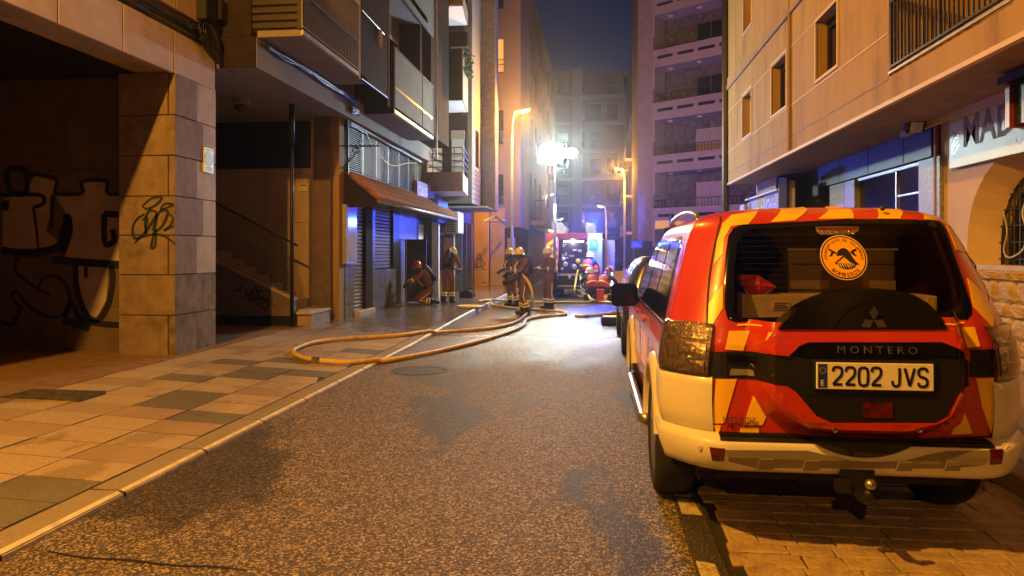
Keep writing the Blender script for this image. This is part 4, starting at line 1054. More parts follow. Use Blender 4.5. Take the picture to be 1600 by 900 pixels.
B('far_flank', M['render_pink'], rc, 2.9, 8, 52.1, 58, 2.4, 24)
re = thing('far_row', 'narrow blue-lit facades at the far right end of the street', 'building', (4, 68, 0))
mb = MB()
tr = lambda u, v, w: (3.0+w, u, v)
hol = [(y, y+1.2, z, z+1.7) for y in (60, 64, 68, 72) for z in (3.9, 6.9, 9.9, 12.8)]
gridwall(mb, tr, 58.2, 76, 0, 18, hol, 0.25); mb.box(3.28, 9, 58.2, 76, 0, 18)
mb.build('wall', M['far_wall'], re)
for h in hol: B('window', M['dark_glass'], re, 3.22, 3.27, h[0], h[1], h[2], h[3])
for y in (59.5, 67.5):
    for z in (3.0, 6.0, 9.0):
        b = B('balcony', M['far_slab'], re, 2.4, 3.0, y, y+5.5, z, z+0.2)
        B('parapet', M['far_slab'], b, 2.4, 2.46, y, y+5.5, z+0.2, z+1.0)
# street-level signs of the right far shops
ys_ = thing('yellow_shop_sign', 'yellow angular shop sign left of the pole above the parked car', 'sign', (4, 33, 2.7), group=None)
p = [PY(1024, 345, 33), PY(1046, 344, 33), PY(1046, 354, 33), PY(1038, 357, 33), PY(1024, 358, 33)]
MB().prism(p, (0, 0.12, 0)).build('board', M['sign_yellow'], ys_)
ys2 = thing('yellow_shop_sign', 'second yellow shop sign right of the dark pole above the car roof', 'sign', (4.6, 33, 2.7))
p = [PY(1052, 349, 33), PY(1058, 345, 33), PY(1076, 347, 33), PY(1076, 352, 33), PY(1064, 355, 33)]
MB().prism(p, (0, 0.12, 0)).build('board', M['sign_yellow'], ys2)
q = PY(1049, 340, 33)
po = thing('sign_pole', 'dark thick pole between two yellow shop signs on the right', 'pole', (q.x, 33, 0.125))
MB().cyl((q.x, 33.06, 0.12), (q.x, 33.06, 3.3), 0.12, 8).build('shaft', M['iron'], po)
kb = thing('blue_shop_sign', 'blue panel sign glowing in beacon light at far right shops', 'sign', (2.7, 46, 1.8))
p = PY(995, 382, 46)
B('board', M['sign_blue'], kb, p.x-0.35, p.x+0.35, 46, 46.1, p.z-0.22, p.z+0.22)
mb = MB()
for k in range(3): mb.box(p.x-0.28, p.x+0.28-0.1*k, 45.99, 46.0, p.z-0.12+0.1*k, p.z-0.08+0.1*k)
mb.build('print', M['letter_white'], kb)

# ================================================================== RIGHT BUILDING
XR = 3.9
rb = thing('ochre_building', 'ochre rendered apartment block overhanging a cafe and shops on the right, arched barred window below', 'building', (6, 12, 0))
YE = 21.95
mb = MB()
tx = lambda u, v, w: (XR+w, u, v)
wins = [(15.36, 16.62, 4.60, 5.70), (12.22, 13.36, 4.63, 5.66), (18.70, 19.82, 4.60, 5.72), (18.6, 19.7, 7.35, 8.6), (15.3, 16.6, 7.35, 8.6), (12.2, 13.4, 7.35, 8.6)]
gridwall(mb, tx, -3, YE, 3.60, 13, [(*w_, 0.26) for w_ in wins]+[(-2.5, 10.18, 3.93, 6.25, 1.3)], 0.3)
mb.build('facade', M['render_ochre'], rb)
B('end_wall', M['render_pink'], rb, XR+0.02, 8, YE-0.3, YE-0.01, 3.6, 13)
for w_ in wins:
    y0, y1, z0, z1 = w_
    f = MB()
    t = 0.05
    for (a0, a1, b0, b1_) in [(y0-t, y0, z0-t, z1+t), (y1, y1+t, z0-t, z1+t), (y0, y1, z1, z1+t), (y0, y1, z0-t, z0)]: f.box(XR-0.025, XR+0.015, a0, a1, b0, b1_)
    f = f.build('window', M['ochre_trim'], rb)
    g = MB()
    for (a0, a1, b0, b1_) in [(y0, y0+0.07, z0, z1), (y1-0.07, y1, z0, z1), (y0+0.07, y1-0.07, z1-0.16, z1), (y0+0.07, y1-0.07, z0, z0+0.06), ((y0+y1)/2-0.03, (y0+y1)/2+0.03, z0+0.06, z1-0.16)]: g.box(XR+0.18, XR+0.24, a0, a1, b0, b1_)
    g.build('frame', M['sign_white'] if y0 > 18 else M['brown_panel'], f)
    B('pane', M['dark_glass'], f, XR+0.215, XR+0.225, y0+0.05, y1-0.05, z0+0.04, z1-0.04)
    if y0 > 18: B('blind', M['sign_white'], f, XR+0.23, XR+0.25, y0+0.05, (y0+y1)/2+0.1, z0+0.05, z1-0.1)
    else: B('room_back', M['dark_panel'], f, XR+0.24, XR+0.26, y0-0.1, y1+0.1, z0-0.1, z1+0.1)
for z in (4.515, 5.685): B('string_line', M['ochre_trim'], rb, XR-0.010, XR+0.01, 10.2, YE, z, z+0.022)
B('string_line', M['band_brown'], rb, XR-0.006, XR+0.01, 10.2, YE, 3.90, 3.93)
B('floor_band', M['band_brown'], rb, XR-0.05, XR+0.01, -3, YE+0.01, 6.36, 6.48)
B('floor_band', M['render_ochre'], rb, XR-0.03, XR+0.01, -3, YE+0.01, 6.49, 6.72)
B('soffit_edge', M['ochre_trim'], rb, XR-0.03, XR+0.05, -3, YE+0.02, 3.555, 3.61)
B('soffit', M['band_brown'], rb, XR+0.05, 5.5, -3, YE, 3.57, 3.65)
B('soffit_lip', M['ochre_trim'], rb, 5.0, 5.06, -3, 12.6, 3.48, 3.57)
dp = MB().tube([(XR-0.05, YE+0.10, 0.12), (XR-0.05, YE+0.10, 13)], 0.11, 8).build('drainpipe', M['iron'], rb)
MB().tube([(XR-0.03, 15.05, 3.62), (XR-0.03, 15.05, 13)], 0.035, 8).build('shadow_strip', M['band_brown'], rb)  # dark tube standing in for a vertical shadow band on the facade
# loggia
lg = B('loggia_floor', M['band_brown'], rb, XR+0.02, XR+1.3, -2.5, 10.17, 3.85, 3.925)
B('loggia_back', M['render_pink'], rb, XR+1.3, XR+1.35, -2.5, 10.2, 3.9, 6.3)
for (y0, y1) in [(8.2, 9.3), (5.6, 7.2)]:
    f = B('balcony_door', M['brown_panel'], rb, XR+1.24, XR+1.3, y0, y1, 3.95, 6.0); B('pane', M['dark_glass'], f, XR+1.225, XR+1.24, y0+0.1, y1-0.1, 4.1, 5.9)
rl = B('railing', M['iron'], rb, XR-0.02, XR+0.02, 2, 10.12, 4.88, 4.925)
B('bottom_rail', M['iron'], rl, XR-0.02, XR+0.02, 2, 10.12, 4.03, 4.06); B('lower_rail', M['galv'], rl, XR-0.03, XR+0.0, 2, 10.14, 3.955, 3.985)
for k in range(66):
    y = 10.10-0.105*k
    thick = 0.016 if k % 13 == 0 else 0.009
    B('baluster', M['iron'], rl, XR-thick, XR+thick, y-thick, y+thick, 4.06, 4.88)
B('hand_rail', M['iron'], rl, XR-0.12, XR-0.04, 2, 10.0, 4.99, 5.03)
for k in range(4): B('rail_stay', M['iron'], rl, XR-0.10, XR+0.0, 9.9-1.9*k, 9.93-1.9*k, 4.90, 5.0)
# shop wall under the overhang
XW = 5.2
R = lambda px: YX(px, XW)
sh = B('shop_wall', M['dark_granite'], rb, XW+0.1, 9, 11.7, YE, 0.1, 3.57)
B('lintel', M['dark_granite'], rb, XW-0.02, XW+0.1, 11.9, 17.6, 3.08, 3.56)
for k in range(3): B('lintel_joint', M['seam'], rb, XW-0.024, XW-0.018, 12.9+1.6*k, 12.93+1.6*k, 3.09, 3.55)
B('pier', M['granite'], rb, XW-0.06, XW+0.12, R(1475), R(1441), 0.12, 3.05, bevel=0.01)
B('pier', M['granite'], rb, XW-0.05, XW+0.12, R(1339), R(1323), 0.12, 3.05, bevel=0.01)
B('pier', M['granite'], rb, XW-0.04, XW+0.12, R(1322), R(1299), 2.45, 3.05, bevel=0.01)
en = B('entrance', M['dark_glass'], rb, XW+0.05, XW+0.09, R(1440), R(1340), 0.12, 3.04)
B('frame', M['galv'], en, XW+0.0, XW+0.05, R(1440), R(1340), 3.0, 3.05)
for k, yy_ in enumerate([12.35, 13.3]): B('mullion', M['steel'], en, XW+0.02, XW+0.05, yy_, yy_+0.05, 0.12, 3.0)
for z in (2.05, 2.2, 2.55): B('glazing_bar', M['steel'], en, XW+0.03, XW+0.045, 12.0, 13.3, z, z+0.03)
B('doorway', M['brown_panel'], rb, XW, XW+0.08, R(1322)+0.02, R(1275), 0.12, 2.42)
f = B('door_window', M['sign_white'], rb, XW-0.02, XW+0.02, R(1322)+0.1, R(1300), 2.30, 2.40)
B('vent', M['dark_panel'], rb, XW+0.07, XW+0.11, R(1293), R(1280), 2.75, 3.2)
for k in range(5): B('vent_slat', M['iron'], rb, XW+0.05, XW+0.07, R(1293)+0.02, R(1280)-0.02, 2.8+0.08*k, 2.82+0.08*k)
B('timber_pier', M['wood_slat'], rb, XW-0.45, XW+0.1, R(1258)+0.2, R(1258)+1.7, 0.12, 3.5)
B('white_pier', M['white_paint'], rb, 4.55, 4.75, YX(1232, 4.6), YX(1222, 4.6), 0.12, 3.3)
B('dark_sign', M['brown_panel'], rb, 4.50, 4.56, YX(1229, 4.5), YX(1217.5, 4.5), 2.65, 3.35)
B('pink_wall', M['render_pink'], rb, 4.7, 9, 19.6, YE-0.02, 0.1, 3.56)
# bar sign at the far end
fs = thing('bar_sign', 'grey fascia sign with white script letters at far end of right shops', 'sign', (4.5, 19, 2.7))
y0, y1 = YX(1216, 4.5), YX(1168, 4.5)
B('board', M['sign_grey'], fs, 4.5, 4.6, y0, y1, 2.48, 3.05)
B('top_trim', M['sign_white'], fs, 4.46, 4.6, y0, y1+0.2, 3.12, 3.16)
B('shade', M['dark_panel'], fs, 4.55, 4.6, y0, y1, 3.05, 3.12)
mb = MB(); text(mb, 'El Ram de Celia', (4.494, y1-0.1, 2.56), (0, -1, 0), (0, 0, 1), y1-y0-0.3, 0.42); mb.build('lettering', M['letter_white'], fs)
pr3 = PX(1163, 315, 4.45)
B('end_plate', pm('poster2', (0.4, 0.35, 0.42), 0.4, var=0.4, scale=5), fs, 4.38, 4.42, pr3.y-0.3, pr3.y+0.3, 2.3, 3.0)
# cafe wall with arched barred window
cw = rb
cy_, r0, zs = 9.56, 1.0, 1.72
def arch(r, h, n=14, cy=cy_): return [(cy+r, 1.42)]+[(cy+r*cos(pi*k/n), zs+h*sin(pi*k/n)) for k in range(n+1)]+[(cy-r, 1.42)]
outer = arch(1.28, 1.18); inner = arch(0.98, 0.95)
# front sheet built as strips round the arch
mb = MB(); X0 = XW
top = 3.57
o2 = outer
for i in range(len(o2)-1):
    a, b = o2[i], o2[i+1]
    if i == 0 or i == len(o2)-2: continue
    mb.quad((X0, a[0], a[1]), (X0, b[0], b[1]), (X0, b[0], top), (X0, a[0], top))
mb.quad((X0, cy_+1.28, 1.42), (X0, 11.62, 1.42), (X0, 11.62, top), (X0, cy_+1.28, top))
mb.quad((X0, 4, 1.42), (X0, cy_-1.28, 1.42), (X0, cy_-1.28, top), (X0, 4, top))
mb.quad((X0, 11.62, 0.1), (X0, 11.62, top), (X0+0.6, 11.62, top), (X0+0.6, 11.62, 0.1))
for i in range(len(outer)-1):
    a, b, c, d = outer[i], outer[i+1], inner[i+1], inner[i]
    mb.quad((X0, a[0], a[1]), (X0, b[0], b[1]), (X0+0.30, c[0], c[1]), (X0+0.30, d[0], d[1]))
    mb.quad((X0+0.30, c[0], c[1]), (X0+0.30, d[0], d[1]), (X0+0.42, d[0], d[1]), (X0+0.42, c[0], c[1]))
mb.build('cafe_wall', pm('cafe_wall', (0.55, 0.42, 0.31), 0.75, var=0.08, scale=3, bump=0.15), cw)
B('window_sill', M['pale_stone'], cw, XW-0.03, XW+0.42, 8.2, 10.9, 1.36, 1.42)
B('arched_pane', M['dark_glass'], cw, XW+0.40, XW+0.43, 8.5, 10.6, 1.42, 2.75)
B('inner_panel', M['brown_panel'], cw, XW+0.34, XW+0.38, 9.75, 10.15, 1.45, 2.3)
gb = MB().tube([(XW+0.30, p[0], p[1]) for p in inner], 0.012, 5).build('window_grille', M['iron'], cw)
for k in range(15):
    y = cy_-0.91+0.13*k
    zt = zs+0.95*sqrt(max(0.0, 1-((y-cy_)/0.98)**2))
    MB().tube([(XW+0.285, y, 1.43), (XW+0.285, y, zt)], 0.011, 6).build('grille_bar', M['iron'], gb)
for z in (1.50, 1.72, 1.94, 2.16, 2.36):
    w2 = 0.98 if z < zs else 0.98*sqrt(1-((z-zs)/0.95)**2)
    MB().tube([(XW+0.27, cy_-w2, z), (XW+0.27, cy_+w2, z)], 0.010, 6).build('grille_rail', M['iron'], gb)
mb = MB().tube(smooth_path([(XW+0.25, 9.3, 2.5), (XW+0.24, 9.75, 2.35), (XW+0.24, 9.95, 2.1), (XW+0.24, 9.85, 1.85), (XW+0.24, 9.95, 1.62), (XW+0.24, 10.25, 1.52), (XW+0.24, 10.38, 1.62), (XW+0.24, 10.3, 1.85), (XW+0.25, 10.4, 2.1)], 6), 0.012, 5)
tag(mb.build('rope_light', M['cable_pale'], smooth=True), 'pale rope light cable looped over the bars of the arched window', 'cable')
# rough stone base, stone by stone
sb_ = B('stone_base', pm('lime_mortar', (0.27, 0.20, 0.13), 0.9, var=0.15, bump=0.4), cw, XW-0.06, XW+0.4, 5, 11.62, 0.1, 1.36)
rr = random.Random(21)
protos = []
for k in range(6):
    mb = MB(); n = 5; vs = []
    for j in range(n+1):
        for i in range(n+1):
            u, v = i/n, j/n
            edge = i in (0, n) or j in (0, n)
            cut = 0.10 if (i in (0, n) and j in (0, n)) else 0
            y = u-0.5+(0.05*(rr.random()-.5) if not edge else 0.035*(rr.random()-.5)); z = v-0.5+(0.05*(rr.random()-.5) if not edge else 0.035*(rr.random()-.5))
            y *= 1-cut; z *= 1-cut
            x = 0.0 if edge else -0.05-0.045*rr.random()
            vs.append((x, y, z))
    m = len(vs); vs += [(0.08, p[1], p[2]) for p in vs]
    fs = [(j*(n+1)+i, j*(n+1)+i+1, (j+1)*(n+1)+i+1, (j+1)*(n+1)+i) for j in range(n) for i in range(n)]
    per = [i for i in range(n)]+[i*(n+1)+n for i in range(n)]+[n*(n+1)+n-i for i in range(n)]+[(n-i)*(n+1) for i in range(n)]
    fs += [(per[a], m+per[a], m+per[(a+1) % len(per)], per[(a+1) % len(per)]) for a in range(len(per))]
    mb.add(vs, fs)
    me = mb.mesh('rough_stone', M['rough_stone']); b_ = bmesh.new(); b_.from_mesh(me); bmesh.ops.recalc_face_normals(b_, faces=b_.faces); b_.to_mesh(me); b_.free()
    protos.append(me)
z = 0.12
while z < 1.30:
    h = 0.16+0.12*rr.random(); h = min(h, 1.36-z)
    y = 7.2+0.2*rr.random()
    while y < 11.5:
        w = 0.18+0.26*rr.random(); w = min(w, 11.61-y)
        if w < 0.08: break
        inst(protos[rr.randrange(6)], 'rough_stone', sb_, (XW-0.066, y+w/2, z+h/2), (0.08*(rr.random()-0.5), 0, 0), (0.5+0.5*rr.random(), w*0.985, h*0.975))
        y += w
    z += h
# cafe sign
cs = thing('cafe_sign', 'pale translucent sign board reading CAFE in grey and white capitals over arched window', 'sign', (XW-0.1, 10, 3))
xs2 = XW-0.08
y1 = YX(1483, xs2); y0 = 7.2
B('board', M['cafe_sign'], cs, xs2, xs2+0.05, y0, y1, 2.80, 3.52, bevel=0.004)
mb = MB(); text(mb, 'MADURA', (xs2-0.004, y1-0.42, 3.05), (0, -1, 0), (0, 0, 1), 2.45, 0.42, bold=0.02); mb.build('lettering', M['letter_grey'], cs)
mb = MB(); text(mb, 'CAFÉ', (xs2-0.004, y1-1.42, 2.90), (0, -1, 0), (0, 0, 1), 0.55, 0.115, bold=0.03); mb.build('lettering', M['letter_white'], cs)
mb = MB(); OS = lambda u, v: (xs2-0.004, y1-u, v)
stroke(mb, [(0.06, 3.2), (0.12, 3.3), (0.2, 3.28), (0.28, 3.25)], 0.03, OS); stroke(mb, [(0.07, 3.08), (0.2, 3.22), (0.3, 3.2)], 0.02, OS); stroke(mb, [(0.06, 3.0), (0.18, 3.12), (0.28, 3.16)], 0.015, OS); stroke(mb, [(0.1, 2.97), (0.24, 3.06), (0.3, 3.12)], 0.015, OS)
mb.build('leaf_mark', M['sign_grey'], cs)
B('copper_pipe', M['tile_roof'], cw, XW-0.07, XW-0.03, 11.64, 11.70, 0.12, 3.5)
pjs = thing('projecting_sign', 'dark projecting box sign with red frame hanging at the top right edge', 'sign', (5, 8.6, 3.2))
p = PX(1575, 125, 4.55)
B('box', M['dark_panel'], pjs, 4.55, 5.1, p.y-0.9, p.y-0.12, 2.98, 3.42)
B('frame', M['sign_red'], pjs, 4.50, 5.12, p.y-0.12, p.y-0.04, 2.96, 3.44)
B('hood', M['iron'], pjs, 4.45, 5.15, p.y-0.8, p.y+0.02, 3.45, 3.53)
# flood lamp on the wall, unlit
wf = thing('wall_floodlight', 'black unlit floodlight hung under the soffit beside the grey stone pier', 'floodlight', (4.9, 11.6, 3.2))
q = PX(1430, 190, 4.85)
rot = Matrix.Rotation(radians(28), 4, 'X')
mb = MB().box(-0.13, 0.13, -0.08, 0.08, -0.17, 0.13); mb.v = [tuple(Vector((q.x, q.y, q.z))+(rot @ Vector(v))) for v in mb.v]; mb.build('housing', M['black'], wf, bevel=0.02)
mb = MB().box(-0.09, 0.09, -0.09, -0.08, -0.15, 0.02); mb.v = [tuple(Vector((q.x, q.y, q.z))+(rot @ Vector(v))) for v in mb.v]; mb.build('glass', M['lamp_chrome'], wf)
MB().tube([(q.x-0.12, q.y, q.z+0.1), (q.x-0.12, q.y, q.z+0.30), (q.x+0.12, q.y, q.z+0.30), (q.x+0.12, q.y, q.z+0.1)], 0.018, 6).build('yoke', M['iron'], wf)
MB().tube(smooth_path([(q.x, q.y, q.z+0.3), (q.x+0.1, q.y-0.1, q.z+0.26), (5.1, q.y-0.4, 3.5)], 4), 0.014, 5).build('lead', M['cable'], wf)
# ================================================================== FIRE SERVICE 4x4
CX, CY = 1.335, 3.90
car = thing('estate_car', 'red and white fire service four-by-four with orange chevron tailgate parked at the right', 'car', (CX, CY, 0))
def lerp_tab(tab, z):
    if z <= tab[0][0]: return tab[0][1]
    for (a, fa), (b, fb) in zip(tab, tab[1:]):
        if z <= b: return fa+(fb-fa)*(z-a)/(b-a)
    return tab[-1][1]
WT = [(.40,.90),(.55,.93),(.75,.950),(1.0,.945),(1.12,.925),(1.2,.905),(1.35,.865),(1.5,.825),(1.65,.782),(1.75,.745),(1.80,.70),(1.835,.62),(1.86,.48),(1.872,.25)]
RT = [(.40,.10),(.66,.10),(.9,.10),(1.1,.11),(1.2,.135),(1.4,.22),(1.6,.315),(1.72,.375),(1.78,.41),(1.82,.455),(1.85,.54),(1.872,.75)]
FT = [(.40,4.70),(.6,4.80),(.9,4.80),(1.0,4.72),(1.06,4.5),(1.10,3.75),(1.16,3.55),(1.72,2.72),(1.80,2.45),(1.84,2.2),(1.872,1.7)]
hw = lambda z: lerp_tab(WT, z)
def cornerf(t): t = abs(t); return 0.0 if t < 0.66 else 0.24*((t-0.66)/0.34)**2.2
SCX, SCZ = 0.028, 1.04
def sbump(x, z):
    q = (abs((x-SCX)/0.50)**3.2+abs((z-SCZ)/(0.44 if z > SCZ else 0.375))**3.2)**(1/3.2)
    t = max(0, min(1, (1.11-q)/0.22)); return 0.17*t*t*(3-2*t)
def rear(x, z):
    return lerp_tab(RT, z)+cornerf(x/hw(z))-sbump(x, z)
def pxr(px, py, extra=0.0):
    """pixel on the tailgate -> local (x, z) on the rear surface"""
    def gap(y):
        p = PY(px, py, CY+y-extra); x, z = p.x-CX, p.z
        return y-rear(max(-.95, min(.95, x)), max(.4, min(1.87, z))), x, z
    y = -0.2
    while y < 0.9 and gap(y)[0] < 0: y += 0.01
    lo, hi = y-0.01, y
    for _ in range(14):
        mid = (lo+hi)/2
        if gap(mid)[0] < 0: lo = mid
        else: hi = mid
    return gap(hi)[1:]
def in_poly(x, z, P):
    c = False; n = len(P)
    for i in range(n):
        a, b = P[i], P[(i+1) % n]
        if (a[1] > z) != (b[1] > z) and x < (b[0]-a[0])*(z-a[1])/(b[1]-a[1])+a[0]: c = not c
    return c
AX = [1.03, 3.81]
def zarch(y):
    z = 0.42
    for a in AX:
        d = abs(y-a)
        if d < 0.47: z = max(z, 0.375+sqrt(0.47**2-d*d))
    return z
win_in = [pxr(*p) for p in [(1146,488),(1147,420),(1152,380),(1160,364),(1175,358),(1320,350),(1440,351),(1462,356),(1474,372),(1492,420),(1500,455),(1498,476),(1488,488),(1470,492),(1440,496),(1180,497),(1156,496)]]
WC = (sum(p[0] for p in win_in)/len(win_in), sum(p[1] for p in win_in)/len(win_in))
# body shell: stacked outlines
zs_ = [.42,.48,.54,.60,.66,.72,.78,.84,.90,.96,1.02,1.07,1.12,1.16,1.20,1.25,1.30,1.35,1.40,1.45,1.50,1.55,1.60,1.65,1.70,1.74,1.78,1.81,1.835,1.855,1.866,1.872]
NT, NS, NF = 150, 46, 8
zf_ = []
for za_, zb_ in zip(zs_, zs_[1:]):
    k_ = max(1, round((zb_-za_)/0.018)) if .6 < za_ < 1.78 else 1
    zf_ += [za_+(zb_-za_)*i_/k_ for i_ in range(k_)]
zs_ = zf_+[zs_[-1]]
rows = []
for z in zs_:
    w = hw(z); r0 = lerp_tab(RT, z); f0 = lerp_tab(FT, z); row = []
    ys0 = r0+cornerf(1.0)
    for i in range(NT+1):
        x = -w+2*w*i/NT; row.append((x, rear(x, z), z))
    def sidez(y):
        if z >= 1.07: return z
        zb = zarch(y); return zb+(z-.42)*(1.07-zb)/(1.07-.42)
    fe = f0-0.25
    for i in range(1, NS): y = ys0+(fe-ys0)*i/NS; row.append((w, y, sidez(y)))
    for i in range(NF+1): x = w-2*w*i/NF; row.append((x, f0-0.25*(abs(x)/w)**3, z))
    for i in range(1, NS): y = fe+(ys0-fe)*i/NS; row.append((-w, y, sidez(y)))
    rows.append(row)
mb = MB(); K = len(rows[0])
mb.v = [p for r in rows for p in r]
for j in range(len(rows)-1):
    for k in range(K):
        a, b, c, d = j*K+k, j*K+(k+1) % K, (j+1)*K+(k+1) % K, (j+1)*K+k
        if k < NT:
            P = [mb.v[i] for i in (a, b, c, d)]
            cxy = (sum(q[0] for q in P)/4, sum(q[2] for q in P)/4)
            if in_poly(WC[0]+(cxy[0]-WC[0])*.985, WC[1]+(cxy[1]-WC[1])*.955, win_in): continue
        mb.f.append((a, b, c, d)); mb.m.append(0)
mb.f.append([(len(rows)-1)*K+k for k in range(K)]); mb.m.append(0)
body = mb.build('body', M['red_paint'], car, smooth=True, local=True)

def map_patch(poly, fn, off, th, step=0.035, name='patch', mat=None, parent=None, smooth=True):
    """polygon in a surface's own 2-D coordinates, gridded, laid on the surface at height off, with rim thickness th"""
    bm = bmesh.new()
    vs = [bm.verts.new((p[0], p[1], 0)) for p in poly]
    bm.faces.new(vs); bmesh.ops.triangulate(bm, faces=bm.faces[:])
    us = [p[0] for p in poly]; ws = [p[1] for p in poly]
    for ax, (lo, hi) in enumerate([(min(us), max(us)), (min(ws), max(ws))]):
        k = int(lo/step)-1
        while k*step < hi:
            c = k*step
            if lo < c < hi:
                co = Vector((c, 0, 0)) if ax == 0 else Vector((0, c, 0)); no = Vector((1, 0, 0)) if ax == 0 else Vector((0, 1, 0))
                bmesh.ops.bisect_plane(bm, geom=bm.verts[:]+bm.edges[:]+bm.faces[:], plane_co=co, plane_no=no, dist=1e-5)
            k += 1
    bmesh.ops.remove_doubles(bm, verts=bm.verts, dist=1e-5)
    if th > 0:
        be = [e for e in bm.edges if e.is_boundary]
        r = bmesh.ops.extrude_edge_only(bm, edges=be)
        ex = set(v for v in r['geom'] if isinstance(v, bmesh.types.BMVert))
    else: ex = set()
    for v in bm.verts: v.co = Vector(fn(v.co.x, v.co.y, off-(th if v in ex else 0)))
    bmesh.ops.recalc_face_normals(bm, faces=bm.faces)
    me = bpy.data.meshes.new(name); bm.to_mesh(me); bm.free()
    me.materials.append(mat)
    if smooth and th == 0: me.polygons.foreach_set('use_smooth', [True]*len(me.polygons))
    o = bpy.data.objects.new(name, me); col.objects.link(o); o.parent = parent
    return o
def on_rear(x, z, off): return (x, rear(max(-.95, min(.95, x)), z)-off, z)
def on_base(x, z, off):
    x = max(-.95, min(.95, x)); return (x, lerp_tab(RT, z)+cornerf(x/hw(z))-off, z)
def rp(name, mat, pts, off=0.004, th=0.006, parent=None, step=0.035, px=True):
    P = [pxr(*p) for p in pts] if px else pts
    return map_patch(P, on_rear, off, th, step, name, M[mat] if isinstance(mat, str) else mat, parent or car)

# black frame and glass of the rear window
win_out = [(1132,480),(1131,440),(1134,395),(1138,368),(1146,356),(1160,351),(1325,342),(1454,343),(1469,347),(1478,358),(1492,398),(1508,442),(1519,478),(1519,492),(1511,500),(1469,503),(1214,506),(1150,504),(1137,499)]
ring = [pxr(*p) for p in win_out]
def ring_patch(outer, inner, name, mat, off, parent):
    # strip between two loops, matched by angle
    cx_ = sum(p[0] for p in inner)/len(inner); cz_ = sum(p[1] for p in inner)/len(inner)
    def at(P, a):
        d = (cos(a), sin(a)); best = None
        for i in range(len(P)):
            p, q = P[i], P[(i+1) % len(P)]
            e = (q[0]-p[0], q[1]-p[1]); den = d[0]*e[1]-d[1]*e[0]
            if abs(den) < 1e-9: continue
            t = ((p[0]-cx_)*e[1]-(p[1]-cz_)*e[0])/den; s_ = ((p[0]-cx_)*d[1]-(p[1]-cz_)*d[0])/den
            if t > 0 and -1e-6 <= s_ <= 1+1e-6 and (best is None or t > best): best = t
        return (cx_+d[0]*best, cz_+d[1]*best)
    angs = sorted([atan2(p[1]-cz_, p[0]-cx_) for p in outer+inner]+[2*pi*k/60-pi for k in range(60)])
    mb = MB(); n = len(angs); vs = []
    for a in angs:
        o_, i_ = at(outer, a), at(inner, a)
        for k in range(4):
            t = k/3; x, z = o_[0]+(i_[0]-o_[0])*t, o_[1]+(i_[1]-o_[1])*t
            vs.append(on_base(x, z, off if 0 < k else 0.0))
    fs = [(4*i+k, 4*((i+1) % n)+k, 4*((i+1) % n)+k+1, 4*i+k+1) for i in range(n) for k in range(3)]
    mb.add(vs, fs)
    return mb.build(name, mat, parent, local=True, smooth=True)
wf_ = ring_patch(ring, win_in, 'rear_window_frame', M['car_black'], 0.006, car)
gl = map_patch([pxr(*p) for p in win_out], on_base, 0.003, 0.0, 0.03, 'rear_window', M['rear_glass'], car)
# heater wires printed on the glass
mb = MB()
x0, x1 = pxr(1160, 420)[0], pxr(1270, 420)[0]
for k in range(12):
    z = 1.34+0.032*k
    n = 6
    for i in range(n):
        xa, xb = x0+(x1-x0)*i/n, x0+(x1-x0)*(i+1)/n
        mb.add([on_base(xa, z, 0.005), on_base(xb, z, 0.005), on_base(xb, z+0.0012, 0.005), on_base(xa, z+0.0012, 0.005)], [(0, 1, 2, 3)])
tag(mb.build('heater_wires', M['wood_slat'], gl, local=True), kind='stuff')

# chevron stripes of the tailgate
stripes = [
 [(1184,329),(1169,350),(1142,353),(1131,372),(1129,396),(1115,413),(1120,376),(1129,349),(1142,336)],
 [(1129,444),(1129,481),(1105,519),(1107,474)],
 [(1218,326),(1258,323),(1242,344),(1204,347)],
 [(1292,322.5),(1314,322.5),(1333,341),(1278,342)],
 [(1343,322.5),(1379,323),(1406,341.5),(1371,341.5)],
 [(1416,323),(1458,326),(1482,342),(1503,376),(1517,404),(1494,390),(1478,352),(1468,345),(1443,342.5)],
 [(1511,434),(1541,464),(1551,483),(1551,512),(1521,480)],
 [(1501,512),(1522,511),(1531,541),(1511,543)],
 [(1139,517),(1171,517),(1161,548),(1133,546)],
 [(1201,519),(1207,519),(1194,535)],
 [(1119,592),(1151,592),(1131,661),(1110,661),(1113,640)],
 [(1177,618),(1197,651),(1191,664),(1162,664)],
 [(1157,668),(1186,668),(1185,679),(1155,679)],
 [(1113,664),(1126,665),(1123,680)],
 [(1525,591),(1552,590),(1552,655),(1548,677),(1534,636)],
 [(1507,646),(1519,677),(1486,679),(1489,670)],
 [(1152,506.5),(1190,507.5),(1190,510),(1152,509)],
 [(1470,504.5),(1506,503),(1506,505.5),(1472,507)]]
for s in stripes: rp('reflective_stripe', 'stripe', s, 0.006, 0.009, step=0.015)
# black band with handle, raised spare wheel carrier frame, centre panel
rp('black_band', 'car_trim', [(1106,549),(1160,549),(1200,553),(1232,556),(1240,575),(1236,606),(1225,603),(1200,598),(1150,591),(1107,590)], 0.005, 0.007)
rp('black_band', 'car_trim', [(1514,546),(1552,545),(1552,588),(1514,589)], 0.005, 0.007)
rp('centre_panel', 'car_trim', [(1232,556),(1248,541),(1262,535.5),(1470,535.5),(1498,545),(1512,562),(1513,603),(1500,612),(1480,649),(1462,660),(1300,660),(1275,649),(1242,611),(1234,606)], 0.004, 0.006)
rp('panel_gloss', 'car_black', [(1238,555),(1250,541.5),(1264,536.5),(1468,536.5),(1496,546),(1506,556),(1480,560),(1260,560)], 0.007, 0.004)
rp('carrier_frame', 'red_paint', [(1180,537),(1222,514),(1476,514),(1500,527),(1514,551),(1512,565),(1498,545),(1470,534),(1262,534),(1247,540),(1231,556),(1200,552)], 0.017, 0.02)
